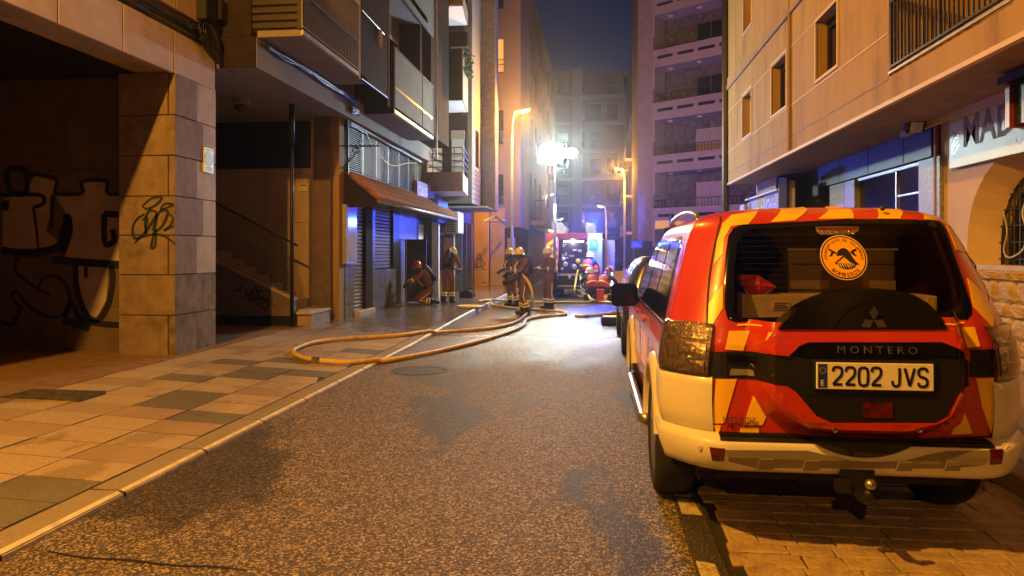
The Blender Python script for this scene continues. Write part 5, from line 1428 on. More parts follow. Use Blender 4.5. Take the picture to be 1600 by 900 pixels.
rp('carrier_frame', 'red_paint', [(1196,598),(1228,603),(1242,611),(1275,650),(1300,661),(1462,661),(1482,650),(1499,615),(1514,603),(1515,618),(1499,660),(1466,683),(1290,684),(1262,673),(1232,640)], 0.017, 0.02)
def line_on(name, mat, pts, w, off, closed=False):
    P = [pxr(*p) for p in pts]
    mb = MB(); S_ = smooth_path([Vector((p[0], p[1], 0)) for p in P], 4)
    n = len(S_); vs = []
    for i in range(n):
        t = (S_[min(i+1, n-1)]-S_[max(i-1, 0)]).normalized(); nn = Vector((-t.y, t.x, 0))*w/2
        for q, o_ in ((S_[i]+nn, off-0.004), (S_[i]+nn*0.6, off), (S_[i]-nn*0.6, off), (S_[i]-nn, off-0.004)): vs.append(on_rear(q.x, q.y, o_))
    mb.add(vs, [(4*i+k, 4*i+k+1, 4*i+4+k+1, 4*i+4+k) for i in range(n-1) for k in range(3)])
    return mb.build(name, M[mat], car, smooth=True, local=True)
rp('cover_dome', 'car_black', [(1215,513),(1222,503),(1234,493),(1250,479),(1274,467),(1300,458),(1330,452),(1362,450),(1395,453),(1424,460),(1446,473),(1462,488),(1476,513)], 0.03, 0.15, step=0.02)
line_on('dome_crease', 'car_black', [(1300,512),(1312,494),(1328,480),(1350,470)], 0.012, 0.035)
line_on('handle_recess', 'seam', [(1134,552),(1134,588)], 0.008, 0.009)
rp('door_handle', 'car_black', [(1135,553),(1178,556),(1178,565),(1136,563)], 0.022, 0.02)
rp('door_handle', 'bumper_grey', [(1142,576),(1176,578),(1178,587),(1140,586)], 0.012, 0.008)
rp('body_crease', 'car_trim', [(1258,600),(1262,618),(1452,618),(1470,600),(1462,602),(1456,613),(1268,613),(1266,600)], 0.008, 0.004)
# tailgate shut lines
line_on('shut_line', 'seam', [(1126,338),(1118,378),(1108,440),(1105,502),(1104.5,560),(1104,620),(1104,655),(1108,672),(1121,682)], 0.010, 0.004)
line_on('shut_line', 'seam', [(1482,336),(1500,364),(1524,415),(1545,470),(1553,510),(1554.5,560),(1554.5,620),(1553,660),(1547,681)], 0.010, 0.004)
line_on('shut_line', 'seam', [(1108,679),(1160,681),(1230,683),(1300,686),(1370,687),(1440,687),(1500,684),(1550,681)], 0.010, 0.004)
# lettering, plate, badge
def rtext(name, s, px0, py0, px1, py1, mat, off, parent):
    a = pxr(px0, py1, off); b = pxr(px1, py0, off)
    mb = MB(); text(mb, s, (a[0], 0, a[1]), (1, 0, 0), (0, 0, 1), b[0]-a[0], b[1]-a[1])
    mb.v = [(v[0], rear(v[0], v[2])-off, v[2]) for v in mb.v]
    f = mb.build(name, M[mat], parent, local=True); tag(f, kind='stuff') if len(s) > 8 else None
    sm_ = f.modifiers.new('depth', 'SOLIDIFY'); sm_.thickness = 0.004; sm_.offset = 0
    return f
rtext('lettering', 'M O N T E R O', 1309, 542, 1433, 552, 'letter_dark', 0.016, car)
rtext('lettering', 'MITSUBISHI', 1130, 652, 1180, 661, 'letter_dark', 0.019, car)
a, b = pxr(1276, 608, .03), pxr(1459, 569, .03)
yp = min(rear(a[0], a[1]), rear(b[0], b[1]))-0.026
pt = MB().box(a[0], b[0], yp, yp+0.012, a[1], b[1]).build('number_plate', M['plate_white'], car, bevel=0.003, local=True)
MB().box(a[0]-0.012, b[0]+0.012, yp+0.006, yp+0.03, a[1]-0.012, b[1]+0.012).build('plate_holder', M['car_trim'], pt, local=True, bevel=0.004)
H_ = b[1]-a[1]; W_ = b[0]-a[0]
mb = MB(); y_ = yp-0.002
mb.box(a[0]+0.008, a[0]+0.052, y_, y_+0.003, a[1]+0.008, b[1]-0.008); mb.build('eu_strip', M['plate_blue'], pt, local=True)
mb = MB(); text(mb, 'E', (a[0]+0.021, y_-0.001, a[1]+0.018), (1, 0, 0), (0, 0, 1), 0.016, 0.028)
for k in range(12):
    q = 2*pi*k/12; cx_, cz_ = a[0]+0.030+0.014*cos(q), b[1]-0.040+0.014*sin(q)
    mb.add([(cx_-0.002, y_-0.001, cz_), (cx_, y_-0.001, cz_-0.002), (cx_+0.002, y_-0.001, cz_), (cx_, y_-0.001, cz_+0.002)], [(0, 1, 2, 3)])
mb.build('eu_mark', M['letter_white'], pt, local=True)
mb = MB(); x = a[0]+0.075; chw = 0.052
def plate_char(c, x, w):
    """plate lettering as strokes of even width"""
    hgt = H_-0.044; z0 = a[1]+0.022
    sh_ = {'2': [[(0.02,.76),(.12,.95),(.5,1),(.88,.93),(.95,.72),(.8,.5),(.35,.25),(.05,.03)], [(.02,.045),(.98,.045)]],
          '0': [[(.5,1),(.15,.93),(.05,.7),(.05,.3),(.15,.07),(.5,0),(.85,.07),(.95,.3),(.95,.7),(.85,.93),(.5,1)]],
          'J': [[(.8,1),(.8,.3),(.7,.06),(.42,0),(.15,.08),(.08,.3)]],
          'V': [[(.0,1),(.5,.02)], [(.5,.02),(1,1)]],
          'S': [[(.94,.8),(.82,.96),(.5,1),(.15,.93),(.06,.74),(.2,.57),(.5,.51),(.82,.43),(.95,.25),(.84,.06),(.5,0),(.15,.05),(.04,.22)]]}[c]
    for P in sh_:
        stroke(mb, [(x+p[0]*w, z0+p[1]*hgt) for p in P], 0.0135, lambda u, v: (u, y_-0.001, v), k=5, taper=False)
tot = W_-0.075-0.022
cw_ = tot/9.1
for i, c in enumerate('2202'): plate_char(c, a[0]+0.078+i*cw_*1.22, cw_*0.92)
for i, c in enumerate('JVS'): plate_char(c, a[0]+0.078+(4*1.22+0.65+i*1.22)*cw_, cw_*0.92)
mb.build('lettering', M['black'], pt, local=True)
# three-diamond badge
c0 = pxr(1366, 500, 0.05); yb_ = rear(c0[0], c0[1])-0.048
mb = MB()
for q in (pi/2, pi/2+2*pi/3, pi/2+4*pi/3):
    L_ = 0.075; d = Vector((cos(q), 0, sin(q))); n_ = Vector((-sin(q), 0, cos(q)))
    P = [Vector((c0[0], yb_, c0[1])), Vector((c0[0], yb_, c0[1]))+d*L_/2*0.95+n_*0.024, Vector((c0[0], yb_, c0[1]))+d*L_*0.95, Vector((c0[0], yb_, c0[1]))+d*L_/2*0.95-n_*0.024]
    mb.prism([tuple(v) for v in P], (0, 0.012, 0))
mb.build('badge', M['emblem_chrome'], car, local=True)
rp('fog_lamp', 'lamp_red', [(1347,629),(1393,629),(1393,652),(1350,652)], 0.012, 0.008)
for px in (1304, 1436):
    c = pxr(px, 672, .02); yy = rear(c[0], c[1])-0.02
    MB().lathe([(0.013, 0), (0.013, 0.006), (0.006, 0.008), (0.006, 0.004), (0, 0.004)], (c[0], yy, c[1]), (0, -1, 0), 14).build('frame_screw', M['emblem_chrome'], car, local=True)
MB().ell((pxr(1369, 327)[0], rear(.06, 1.81)-0.01, pxr(1369, 327)[1]), (0.014, 0.02, 0.016), 8).build('washer_jet', M['black'], car, local=True, smooth=True)
# high stop lamp inside the glass
sl = rp('stop_lamp', 'lamp_chrome', [(1273,354),(1342,354),(1340,361),(1334,366),(1283,367),(1276,363)], 0.008, 0.004, step=0.02)
rp('lens', 'lamp_red', [(1276,355),(1339,355),(1337,359),(1278,359.5)], 0.010, 0.001, parent=sl)
# fire service sticker
sc_ = pxr(1317, 402); R0 = abs(pxr(1353.5, 402)[0]-pxr(1280.5, 402)[0])/2
slope = (rear(sc_[0], sc_[1]+0.1)-rear(sc_[0], sc_[1]-0.1))/0.2
def disc(name, r, mat, off, parent=None):
    off += .004
    P = [(sc_[0]+r*cos(2*pi*k/40), sc_[1]+r*sin(2*pi*k/40)) for k in range(40)]
    return map_patch(P, on_base, off, 0.001, 0.06, name, M[mat], parent or car)
sk = disc('round_sticker', R0, 'sticker_cream', 0.006)
disc('ring', R0*0.955, 'black', 0.0075, sk); disc('field', R0*0.90, 'sticker_orange', 0.009, sk)
mb = MB()
def pt_s(u, v): return on_base(sc_[0]+u*R0, sc_[1]+v*R0, .016)
def fillp(P): mb.add([pt_s(*p) for p in P], [list(range(len(P)))])
def arc_text(s, r, a0, a1, h, flip=False):
    n = len(s)
    for i, c in enumerate(s):
        if c == ' ': continue
        q = a0+(a1-a0)*(i+0.5)/n
        vs, fs = text_mesh(c)
        x0 = min(p[0] for p in vs); x1 = max(p[0] for p in vs); y1 = max(p[1] for p in vs)
        s_ = h/0.70; out_ = []
        for p in vs:
            lx = (p[0]-(x0+x1)/2)*s_*0.95; ly = p[1]*s_
            if not flip: px_, py_ = lx*sin(q)+(r+ly)*cos(q), -lx*cos(q)+(r+ly)*sin(q)
            else: px_, py_ = -lx*sin(q)+(r+h-ly)*cos(q), lx*cos(q)+(r+h-ly)*sin(q)
            out_.append(pt_s(px_, py_))
        mb.add(out_, fs)
arc_text('AYUNTAMIENTO DE SALAMANCA', 0.72, radians(188), radians(-8), 0.12)
arc_text('BOMBEROS', 0.68, radians(222), radians(318), 0.17, True)
fillp([(-.28,.13),(-.24,.26),(-.1,.38),(.06,.42),(.2,.36),(.3,.2),(.36,.02),(.5,-.2),(.62,-.32),(.44,-.3),(.28,-.26),(.14,-.12),(.06,.06),(-.06,.1),(-.3,.06)])
fillp([(-.28,.2),(-.42,.3),(-.6,.4),(-.62,.34),(-.5,.26),(-.56,.1),(-.66,.04),(-.5,.06),(-.42,.2),(-.3,.14)])
fillp([(.3,.24),(.42,.34),(.6,.4),(.58,.3),(.46,.26),(.5,.14),(.58,.06),(.44,.08),(.34,.18)])
mb.build('print', M['black'], sk, local=True)
mb = MB()
fillp([(-.42,-.26),(.52,-.28),(.4,-.42),(.2,-.5),(.0,-.52),(-.2,-.46)])
mb.build('shield', M['seam'], sk, local=True)
mb = MB()
def pt_s(u, v): return on_base(sc_[0]+u*R0, sc_[1]+v*R0, .0175)
for k in range(5): fillp([(-.34+.1*k, -.28), (-.29+.1*k, -.28), (-.25+.1*k, -.46), (-.28+.1*k, -.45)])
for k in range(4): fillp([(.12+.08*k, -.16-.04*k), (.15+.08*k, -.17-.04*k), (.2+.07*k, -.46+.03*k), (.17+.07*k, -.46+.03*k)])
mb.build('shield_bars', M['sticker_cream'], sk, local=True)
mb = MB()
def pt_s(u, v): return on_base(sc_[0]+u*R0, sc_[1]+v*R0, .017)
for (p, q) in [((-.42, -.26), (.0, .06)), ((.0, .06), (.18, -.12))]:
    d = Vector((q[0]-p[0], q[1]-p[1])).normalized(); n_ = Vector((-d.y, d.x))*0.022
    fillp([(p[0]+n_.x, p[1]+n_.y), (q[0]+n_.x, q[1]+n_.y), (q[0]-n_.x, q[1]-n_.y), (p[0]-n_.x, p[1]-n_.y)])
mb.build('frame_lines', M['black'], sk, local=True)

# white lower corners and rear bumper: shells that follow the body outline round to the wheel arch
def outline(z, off, t):
    """t in [-1,1] across the rear, beyond that along the side (1 unit = 1 m)"""
    w = hw(z); r0 = lerp_tab(RT, z)
    if abs(t) <= 1:
        x = t*w; return (x*(1+off*(.45 if off > .03 else 1)/w*min(1, max(0, (abs(t)-.66)/.34))), r0+cornerf(t)-off*(1-max(0, (abs(t)-.8)/.2)*0.7), z)
    s = 1 if t > 0 else -1
    return (s*(w+off*(.45 if off > .03 else 1)), r0+cornerf(1)+(abs(t)-1), z)
def shell(name, mat, ts, zoff, parent=None, smooth=True):
    mb = MB(); n = len(ts)
    for z, o in zoff: mb.v += [outline(z, o, t) for t in ts]
    for j in range(len(zoff)-1):
        for k in range(n-1):
            mb.f.append((j*n+k, j*n+k+1, (j+1)*n+k+1, (j+1)*n+k)); mb.m.append(0)
    return mb.build(name, M[mat], parent or car, smooth=smooth, local=True)
def rng(a, b, n): return [a+(b-a)*i/n for i in range(n+1)]
for s in (-1, 1):
    ts = [s*t for t in [.745]+rng(.78, 1.0, 10)+rng(1.02, 1.22, 5)]
    c_ = shell('rear_corner', 'car_white', ts, [(.625, .0), (.634, .016), (.72, .02), (.80, .021), (.88, .02), (.915, .017), (.925, .0)])
    ts2 = [s*t for t in [.742, .744]]
ts = rng(-1.22, -1.0, 6)+rng(-.98, .98, 60)+rng(1.0, 1.22, 6)
bp_ = shell('rear_bumper', 'car_white', ts, [(.425, -.02), (.43, .03), (.46, .07), (.52, .095), (.58, .098), (.600, .088), (.615, .06), (.628, .022), (.630, -.01)])
# grey lower trim, with the cut-out for the spare wheel
def on_bump(off0):
    def f(x, z, o):
        t = x/hw(z); zz = [(.425, .0), (.46, .07), (.52, .095), (.58, .098), (.600, .088), (.615, .06), (.628, .022)]
        p = outline(z, lerp_tab(zz, z)+o+off0, t); return p
    return f
def pxb(px, py):
    p = PY(px, py, CY+0.0); return (p.x-CX, p.z)
def bpatch(name, mat, pts, off, th): return map_patch([pxb(*p) for p in pts], on_bump(0), off, th, 0.04, name, M[mat], bp_)
bpatch('bumper_trim', 'bumper_grey', [(1136,703),(1262,704),(1290,711),(1330,721),(1370,723),(1412,721),(1448,711),(1480,705),(1546,704),(1541,724),(1530,728),(1470,733),(1180,733),(1140,722)], 0.008, 0.01)
for (x0, x1, y0, y1) in [(1186,1208,717,735), (1257,1280,719,736), (1403,1424,720,736), (1478,1498,720,735)]:
    bpatch('trim_pad', 'bumper_grey', [(x0,y0),(x1,y0),(x1+1,y1),(x0-2,y1)], 0.022, 0.016)
bpatch('reflector', 'lamp_red', [(1113,700),(1134,701),(1133,722),(1117,722)], 0.012, 0.012)
bpatch('reflector', 'lamp_red', [(1547,703),(1567,703),(1563,725),(1546,726)], 0.012, 0.012)
for px in (1101, 1577):
    c = pxb(px, 703); p = on_bump(0)(c[0], c[1], 0.006)
    MB().lathe([(0.013, 0), (0.013, 0.004), (0.009, 0.006), (0.009, 0.003), (0, 0.003)], p, (0.2 if px > 1300 else -0.2, -1, 0), 14).build('parking_sensor', M['car_white'], bp_, local=True)
# black step on the bumper top and spare wheel behind
mb = MB()
st_t = rng(-.72, .72, 40)
mb.v = [outline(.619, .070, t) for t in st_t]+[outline(.632, .0, t) for t in st_t]+[outline(.603, .090, t) for t in st_t]
n = len(st_t)
for k in range(n-1): mb.f += [(k, k+1, n+k+1, n+k), (2*n+k, 2*n+k+1, k+1, k)]; mb.m += [0, 0]
mb.build('bumper_step', M['car_trim'], bp_, local=True)
for k in range(3):
    mb = MB(); mb.v = [outline(.6262, .06-.016*k, t) for t in st_t]+[outline(.6262, .052-.016*k, t) for t in st_t]+[(p[0], p[1], p[2]+.004) for p in [outline(.6262, .06-.016*k, t) for t in st_t]]
    for i in range(n-1): mb.f += [(i, i+1, n+i+1, n+i), (2*n+i, 2*n+i+1, i+1, i)]; mb.m += [0, 0]
    mb.build('step_rib', M['black'], bp_, local=True)
zc_, Rr = 1.0, 0.455
th_ = [radians(a_) for a_ in range(-136, -43, 4)]
P_ = [(SCX+Rr*cos(q), 0.2, zc_+Rr*sin(q)) for q in th_]
P_ = [p for p in P_ if p[2] < 0.622]
P_ = [(P_[0][0]-.012, .2, .624)]+P_+[(P_[-1][0]+.012, .2, .624)]
MB().prism(P_, (0, -0.225, 0)).build('spare_wheel', M['black_rubber'], car, local=True, bevel=0.02, seg=3)
# wheels
def wheel(x, y, name='wheel'):
    s = -1 if x < 0 else 1
    mb = MB(); mb.lathe([(0.245, -0.11), (0.33, -0.125), (0.37, -0.11), (0.388, -0.06), (0.390, 0.06), (0.372, 0.11), (0.33, 0.125), (0.245, 0.11)], (x, y, 0.39), (s, 0, 0), 36)
    w_ = mb.build(name, M['black_rubber'], car, local=True, smooth=True)
    mb = MB(); mb.lathe([(0.25, 0.112), (0.235, 0.108), (0.22, 0.07), (0.06, 0.085), (0.05, 0.10), (0, 0.10)], (x, y, 0.39), (s, 0, 0), 30)
    r_ = mb.build('rim', M['steel'], w_, local=True, smooth=True)
    mb = MB()
    for k in range(6):
        q = 2*pi*k/6; c, d = cos(q), sin(q)
        P = [Vector((x+s*0.112, y+c*r2-d*o, 0.39+d*r2+c*o)) for r2, o in ((0.05, -.03), (0.05, .03), (0.24, .022), (0.24, -.022))]
        mb.prism([tuple(p) for p in P], (-s*0.03, 0, 0))
    mb.build('spoke', M['steel'], w_, local=True)
    return w_
for y in AX:
    for s in (-1, 1): wheel(s*0.835, y)
# arch liners, flares, underbody
B_ = lambda name, mat, x0, x1, y0, y1, z0, z1, par=car: MB().box(x0, x1, y0, y1, z0, z1).build(name, M[mat], par, local=True)
B_('underbody', 'seam', -.66, .66, .30, 4.5, .32, .75)
B_('exhaust_box', 'seam', -.62, .60, .20, .5, .36, .5)
for y in AX:
    for s in (-1, 1):
        mb = MB(); n = 20
        vs = [(s*xx, y+0.46*cos(pi*k/n), 0.375+0.46*sin(pi*k/n)) for xx in (.62, .93) for k in range(n+1)]
        mb.add(vs, [(k, k+1, n+2+k, n+1+k) for k in range(n)]+[list(range(n+1))])
        mb.build('arch_liner', M['seam'], car, local=True)
        mb = MB()
        ang = [radians(a_) for a_ in range(-8, 172, 6)]
        for xx, rr_ in ((.90, .455), (.975, .46), (.985, .50), (.962, .545), (.93, .56)):
            mb.v += [(s*(xx+0.0), y+rr_*cos(q), 0.375+rr_*sin(q)) for q in ang]
        n = len(ang)
        for j in range(4):
            for k in range(n-1): mb.f.append((j*n+k, j*n+k+1, (j+1)*n+k+1, (j+1)*n+k)); mb.m.append(0)
        mb.build('arch_flare', M['car_white'], car, local=True, smooth=True)
# tow bar
tb_ = MB().tube([(SCX-0.02, 0.3, .36), (SCX-0.02, 0.05, .35), (SCX-0.02, -0.12, .36), (SCX-0.02, -0.17, .42)], 0.025, 8).build('tow_bar', M['iron'], car, local=True, smooth=True)
MB().ell((SCX-0.02, -0.17, .455), (0.028, 0.028, 0.028), 12).build('tow_ball', M['steel'], tb_, local=True, smooth=True)
B_('tow_socket', 'black', SCX-.13, SCX-.06, -.02, .03, .36, .42, tb_); B_('tow_plate', 'iron', SCX-.10, SCX+.07, .02, .05, .36, .47, tb_)
# tail lamps
for s in (-1, 1):
    t1 = [s*t for t in rng(.765, 1.0, 10)+rng(1.015, 1.07, 3)]
    tl = shell('tail_lamp', 'lamp_smoke', t1, [(.925, .0), (.928, .022), (.99, .028), (1.08, .030), (1.17, .027), (1.205, .020), (1.208, .0)])
    t2 = [s*t for t in rng(.79, .97, 8)]
    shell('lens', 'lamp_chrome', t2, [(1.015, .029), (1.018, .036), (1.10, .038), (1.103, .030)], tl)
    shell('lens', 'lamp_smoke', t2, [(.945, .026), (.948, .033), (1.005, .035), (1.008, .028)], tl)
    shell('reflector', 'lamp_chrome', t2, [(1.125, .029), (1.128, .033), (1.150, .033), (1.153, .028)], tl)
# side glazing, seams, mirror, rails, step (both sides)
def on_side(s): return lambda y, z, o: (s*(hw(z)+o), y, z)
for s in (-1, 1):
    f = on_side(s)
    sp_ = lambda name, mat, pts, off=0.004, th=0.006, step=0.12, par=None: map_patch(pts, f, off, th, step, name, M[mat], par or car)
    sp_('window_band', 'car_black', [(.62, 1.17), (.86, 1.66), (1.0, 1.70), (2.55, 1.69), (2.80, 1.62), (3.42, 1.20), (3.42, 1.15)], 0.003, 0.005)
    for P in [[(.72, 1.19), (.93, 1.63), (1.46, 1.66), (1.50, 1.19)], [(1.60, 1.19), (1.58, 1.66), (2.28, 1.65), (2.33, 1.19)], [(2.43, 1.19), (2.39, 1.65), (2.58, 1.64), (2.78, 1.57), (3.30, 1.20)]]:
        sp_('side_window', 'dark_glass', P, 0.006, 0.003)
    sp_('sill_strip', 'emblem_chrome', [(.66, 1.145), (3.42, 1.145), (3.42, 1.16), (.66, 1.16)], 0.010, 0.01)
    for yy in (1.50, 2.40, 3.46): sp_('shut_line', 'seam', [(yy, .60), (yy+.012, .60), (yy+.012, 1.13), (yy, 1.13)], 0.002, 0.003)
    sp_('side_panel', 'red_paint', [(1.55, .47), (3.30, .47), (3.30, .72), (1.55, .72)], 0.012, 0.014)
    sp_('reflective_panel', 'stripe', [(1.6, .62), (2.1, .62), (2.35, .95), (1.9, .95)], 0.004, 0.005)
    sp_('reflective_panel', 'car_white', [(2.45, .62), (2.9, .62), (3.2, .95), (2.75, .95)], 0.004, 0.005)
    sp_('fuel_flap', 'car_trim', [(.42, .97), (.50, .97), (.50, 1.12), (.42, 1.12)], 0.006, 0.008)
    sp_('pillar_reflex', 'red_paint', [(.44, 1.22), (.58, 1.22), (.84, 1.68), (.74, 1.68)], 0.002, 0.003)
    mb = MB(); mb.box(s*1.06-.125, s*1.06+.125, 2.97, 3.09, 1.08, 1.30)
    mi = mb.build('door_mirror', M['car_black'], car, local=True, bevel=.045, seg=3)
    MB().tube([(s*.92, 3.05, 1.14), (s*1.0, 3.05, 1.15)], 0.03, 8).build('mirror_arm', M['car_black'], mi, local=True)
    MB().box(s*1.06-.10, s*1.06+.10, 2.962, 2.972, 1.105, 1.275).build('mirror_glass', M['dark_glass'], mi, local=True, bevel=.004)
    MB().tube(smooth_path([(s*.66, 1.0, 1.80), (s*.665, 1.12, 1.855), (s*.67, 1.7, 1.885), (s*.665, 2.5, 1.86), (s*.66, 2.66, 1.79)], 4), 0.017, 8).build('roof_rail', M['steel'], car, local=True, smooth=True)
    MB().tube([(s*.95, 1.42, .385), (s*.99, 1.5, .38), (s*.99, 3.25, .38), (s*.95, 3.33, .385)], 0.04, 10).build('side_step', M['steel'], car, local=True, smooth=True)
    for yy in (2.1, 2.95): MB().ell((s*(.945), yy, 1.05), (0.02, 0.09, 0.018), 8).build('door_handle', M['red_paint'], car, local=True, smooth=True)
    B_('mud_flap', 'black_rubber', s*.68 if s > 0 else -.93, s*.93 if s > 0 else -.68, 3.28, 3.30, .22, .5)
# windscreen and cabin interior
B_('cabin_floor', 'interior', -.80, .80, .30, 3.4, .96, 1.0)
B_('dash', 'interior', -.75, .75, 2.9, 3.3, 1.0, 1.16)
for s in (-1, 1):
    for yy in (1.95,): B_('seat', 'interior', s*.40-.25, s*.40+.25, yy, yy+.14, 1.0, 1.52)
B_('roof_lining', 'interior', -.66, .66, .62, 2.3, 1.70, 1.72)
# load behind the rear glass
box = thing('drawer_unit', 'beige and brown storage drawer unit seen through the rear window of the red car', 'storage unit', (CX, CY+.7, 1.0))
x0, x1 = pxr(1232, 400)[0]*1.12, pxr(1400, 400)[0]*1.12
q0 = PY(1232, 452, CY+.72); q1 = PY(1399, 388, CY+.72)
bx = MB().box(q0.x, q1.x, CY+.72, CY+1.5, 1.0, q1.z).build('case', M['cargo_brown'], box, bevel=0.01)
zA, zB = PY(1300, 452, CY+.715).z, PY(1300, 438, CY+.715).z
MB().box(q0.x+0.005, q0.x+(q1.x-q0.x)*.37, CY+.70, CY+.72, zA, zB).build('drawer_front', M['cargo_beige'], box)
MB().box(q0.x+(q1.x-q0.x)*.75, q1.x-0.005, CY+.70, CY+.72, zA, zB).build('drawer_front', M['cargo_beige'], box)
MB().box(q0.x-0.01, q1.x+0.01, CY+.705, CY+.72, q1.z-0.012, q1.z).build('edge_strip', M['cargo_beige'], box)
MB().box(q0.x+0.0, q1.x, CY+.712, CY+.72, (zB+q1.z)/2-0.003, (zB+q1.z)/2+0.003).build('drawer_gap', M['seam'], box)
shf = thing('load_cover', 'beige load shelf with yellow ends low behind the rear window of the red car', 'shelf', (CX, CY+.35, 1.15))
a_, b_ = PY(1160, 484, CY+.33), PY(1464, 463, CY+.33)
MB().box(a_.x, b_.x, CY+.33, CY+.60, a_.z-.06, b_.z).build('shelf', M['cargo_beige'], shf)
ylw = pm('tape_yellow', (0.55, 0.45, 0.04), 0.5)
MB().box(a_.x+.012, a_.x+.045, CY+.322, CY+.33, a_.z-.05, b_.z-.006).build('tape', ylw, shf); MB().box(b_.x-.05, b_.x-.012, CY+.322, CY+.33, a_.z-.05, b_.z-.006).build('tape', ylw, shf)
lb_ = PY(1208, 483, CY+.32); lc_ = PY(1234, 472, CY+.32)
lab = MB().box(lb_.x, lc_.x, CY+.322, CY+.33, lb_.z, lc_.z).build('label', pm('label_cream', (0.62, 0.48, 0.33), 0.5), shf)
mb = MB()
for k in range(3): mb.box(lb_.x+.006, lc_.x-.006-.012*(k % 2), CY+.320, CY+.322, lb_.z+.008+.012*k, lb_.z+.013+.012*k)
mb.build('print', M['letter_dark'], lab)
bag = thing('red_bag', 'crumpled red fabric bag on the load shelf behind the rear window', 'bag', (CX-.4, CY+.45, 1.3))
P = [(1155,433),(1160,429),(1184,430),(1198,438),(1213,448),(1212,450),(1204,453),(1192,459),(1182,462),(1174,459),(1160,446)]
V0 = [PY(px, py, CY+.42) for px, py in P]; cc = sum(V0, Vector())/len(V0)
mb = MB()
mb.v = [tuple(v) for v in V0]+[tuple(v+Vector((0, .10, 0))) for v in V0]+[tuple(cc+(v-cc)*.6+Vector((0, -.03+.012*(i % 2), 0))) for i, v in enumerate(V0)]+[tuple(cc+Vector((0, -.045, 0)))]
n = len(V0)
for i in range(n):
    j = (i+1) % n
    mb.f += [(i, j, n+j, n+i), (2*n+i, 2*n+j, j, i), (3*n, 2*n+j, 2*n+i)]; mb.m += [0, 0, 0]
mb.f.append([n+i for i in range(n)]); mb.m.append(0)
mb.build('cloth', M['bag_red'], bag)
MB().tube([PY(1163, 452, CY+.41), PY(1172, 462, CY+.41), PY(1192, 462, CY+.41), PY(1206, 452, CY+.41)], 0.004, 5).build('piping', M['cargo_beige'], bag)
# ================================================================== LAMPS
def lamp_light(name, loc, colr, watts, radius=0.12, spot=None, target=None):
    d = bpy.data.lights.new(name, 'SPOT' if spot else 'POINT')
    d.energy = watts; d.color = colr; d.shadow_soft_size = radius
    if spot: d.spot_size = radians(spot); d.spot_blend = 0.6
    o = bpy.data.objects.new(name, d); col.objects.link(o); o.location = loc
    if target is not None:
        o.rotation_euler = (Vector(target)-Vector(loc)).to_track_quat('-Z', 'Y').to_euler()
    return o
def street_lamp(label, x, y, h, arm, em, watts, wall=False, colr=SODIUM, r=0.06, aim=None):
    """column (or wall bracket) lamp; arm is the horizontal reach towards +x or -x"""
    t = thing('street_lamp', label, 'street lamp', (x, y, 0.1), 0, 'street lamps')
    s = 1 if arm > 0 else -1
    if not wall:
        mb = MB(); mb.tube([(x, y, 0.1), (x, y, 1.0), (x, y, h-0.9)], [r*1.3, r*1.15, r*0.8], 10)
        mb.tube(smooth_path([(x, y, h-0.9), (x+arm*.12, y, h-0.35), (x+arm*.5, y, h-0.03), (x+arm, y, h+.06)], 5), r*0.62, 8)
        mb.build('column', M['galv'], t, smooth=True)
        B('base', M['galv'], t, x-.13, x+.13, y-.13, y+.13, 0.1, 0.35)
    else:
        MB().tube(smooth_path([(x, y, h-.4), (x+arm*.5, y, h-.05), (x+arm, y, h+.05)], 5), 0.03, 8).build('bracket', M['galv'], t, smooth=True)
    cx_ = x+arm+s*.22
    rot = Matrix.Rotation(-s*radians(12), 3, 'Y')
    MB().ell((cx_, y, h+.07), (.34, .13, .075), 14, rot=rot).build('head', M['galv'], t, smooth=True)
    MB().ell((cx_+s*.03, y, h+.02), (.24, .115, .07), 14, rot=rot).build('bowl', em, t, smooth=True)
    if watts: lamp_light('lamp_light', (cx_+s*.03, y, h-.16), colr, watts, 0.10, 125 if aim else None, aim)
    return t
street_lamp('sodium lamp on bracket over the arcade, glowing orange', -5.85, 0.6, 7.9, 1.25, M['em_sodium'], 4800, True)
street_lamp('added sodium fill lamp on bracket, unseen further back along the arcade', -5.85, -14, 8.6, 1.5, M['em_sodium'], 2800, True)  # fill lamp added behind the camera to brighten the car's rear
street_lamp('sodium lamp on bracket over the stair balconies, glowing orange', -5.30, 12.9, 9.3, 1.1, M['em_sodium'], 2600, True, aim=(3.9, 13.5, 3.6))
pA = PY(800, 393, 28); hA = PY(815, 174, 28)
street_lamp('tall street lamp with bright orange head nearest on the left kerb, before the pink tower', pA.x, 28, hA.z, hA.x-pA.x-.15, M['em_sodium'], 1700)
pB = PY(976, 393, 56); hB = PY(966, 264, 56)
street_lamp('orange street lamp on the right whose arm points left before the blue row', pB.x, 56, hB.z, hB.x-pB.x+.2, M['em_sodium'], 2500, r=.10)
for px, hx, hy, yy, lab in [(852, 859, 304, 50, 'pale street lamp left of the flood mast above the far pavement'), (947, 940, 323, 60, 'small pale street lamp above the blue beacon, arm pointing left'), (929, 921, 350, 70, 'smallest pale street lamp over the fire engine roof'), (868, 874, 343, 66, 'pale street lamp peeping from behind the flood mast')]:
    a_ = PY(px, 393, yy); b_ = PY(hx, hy, yy)
    street_lamp(lab, a_.x, yy, b_.z, (b_.x-a_.x)*.6, M['em_pale'], 80, colr=(1, .7, .35), r=.08)

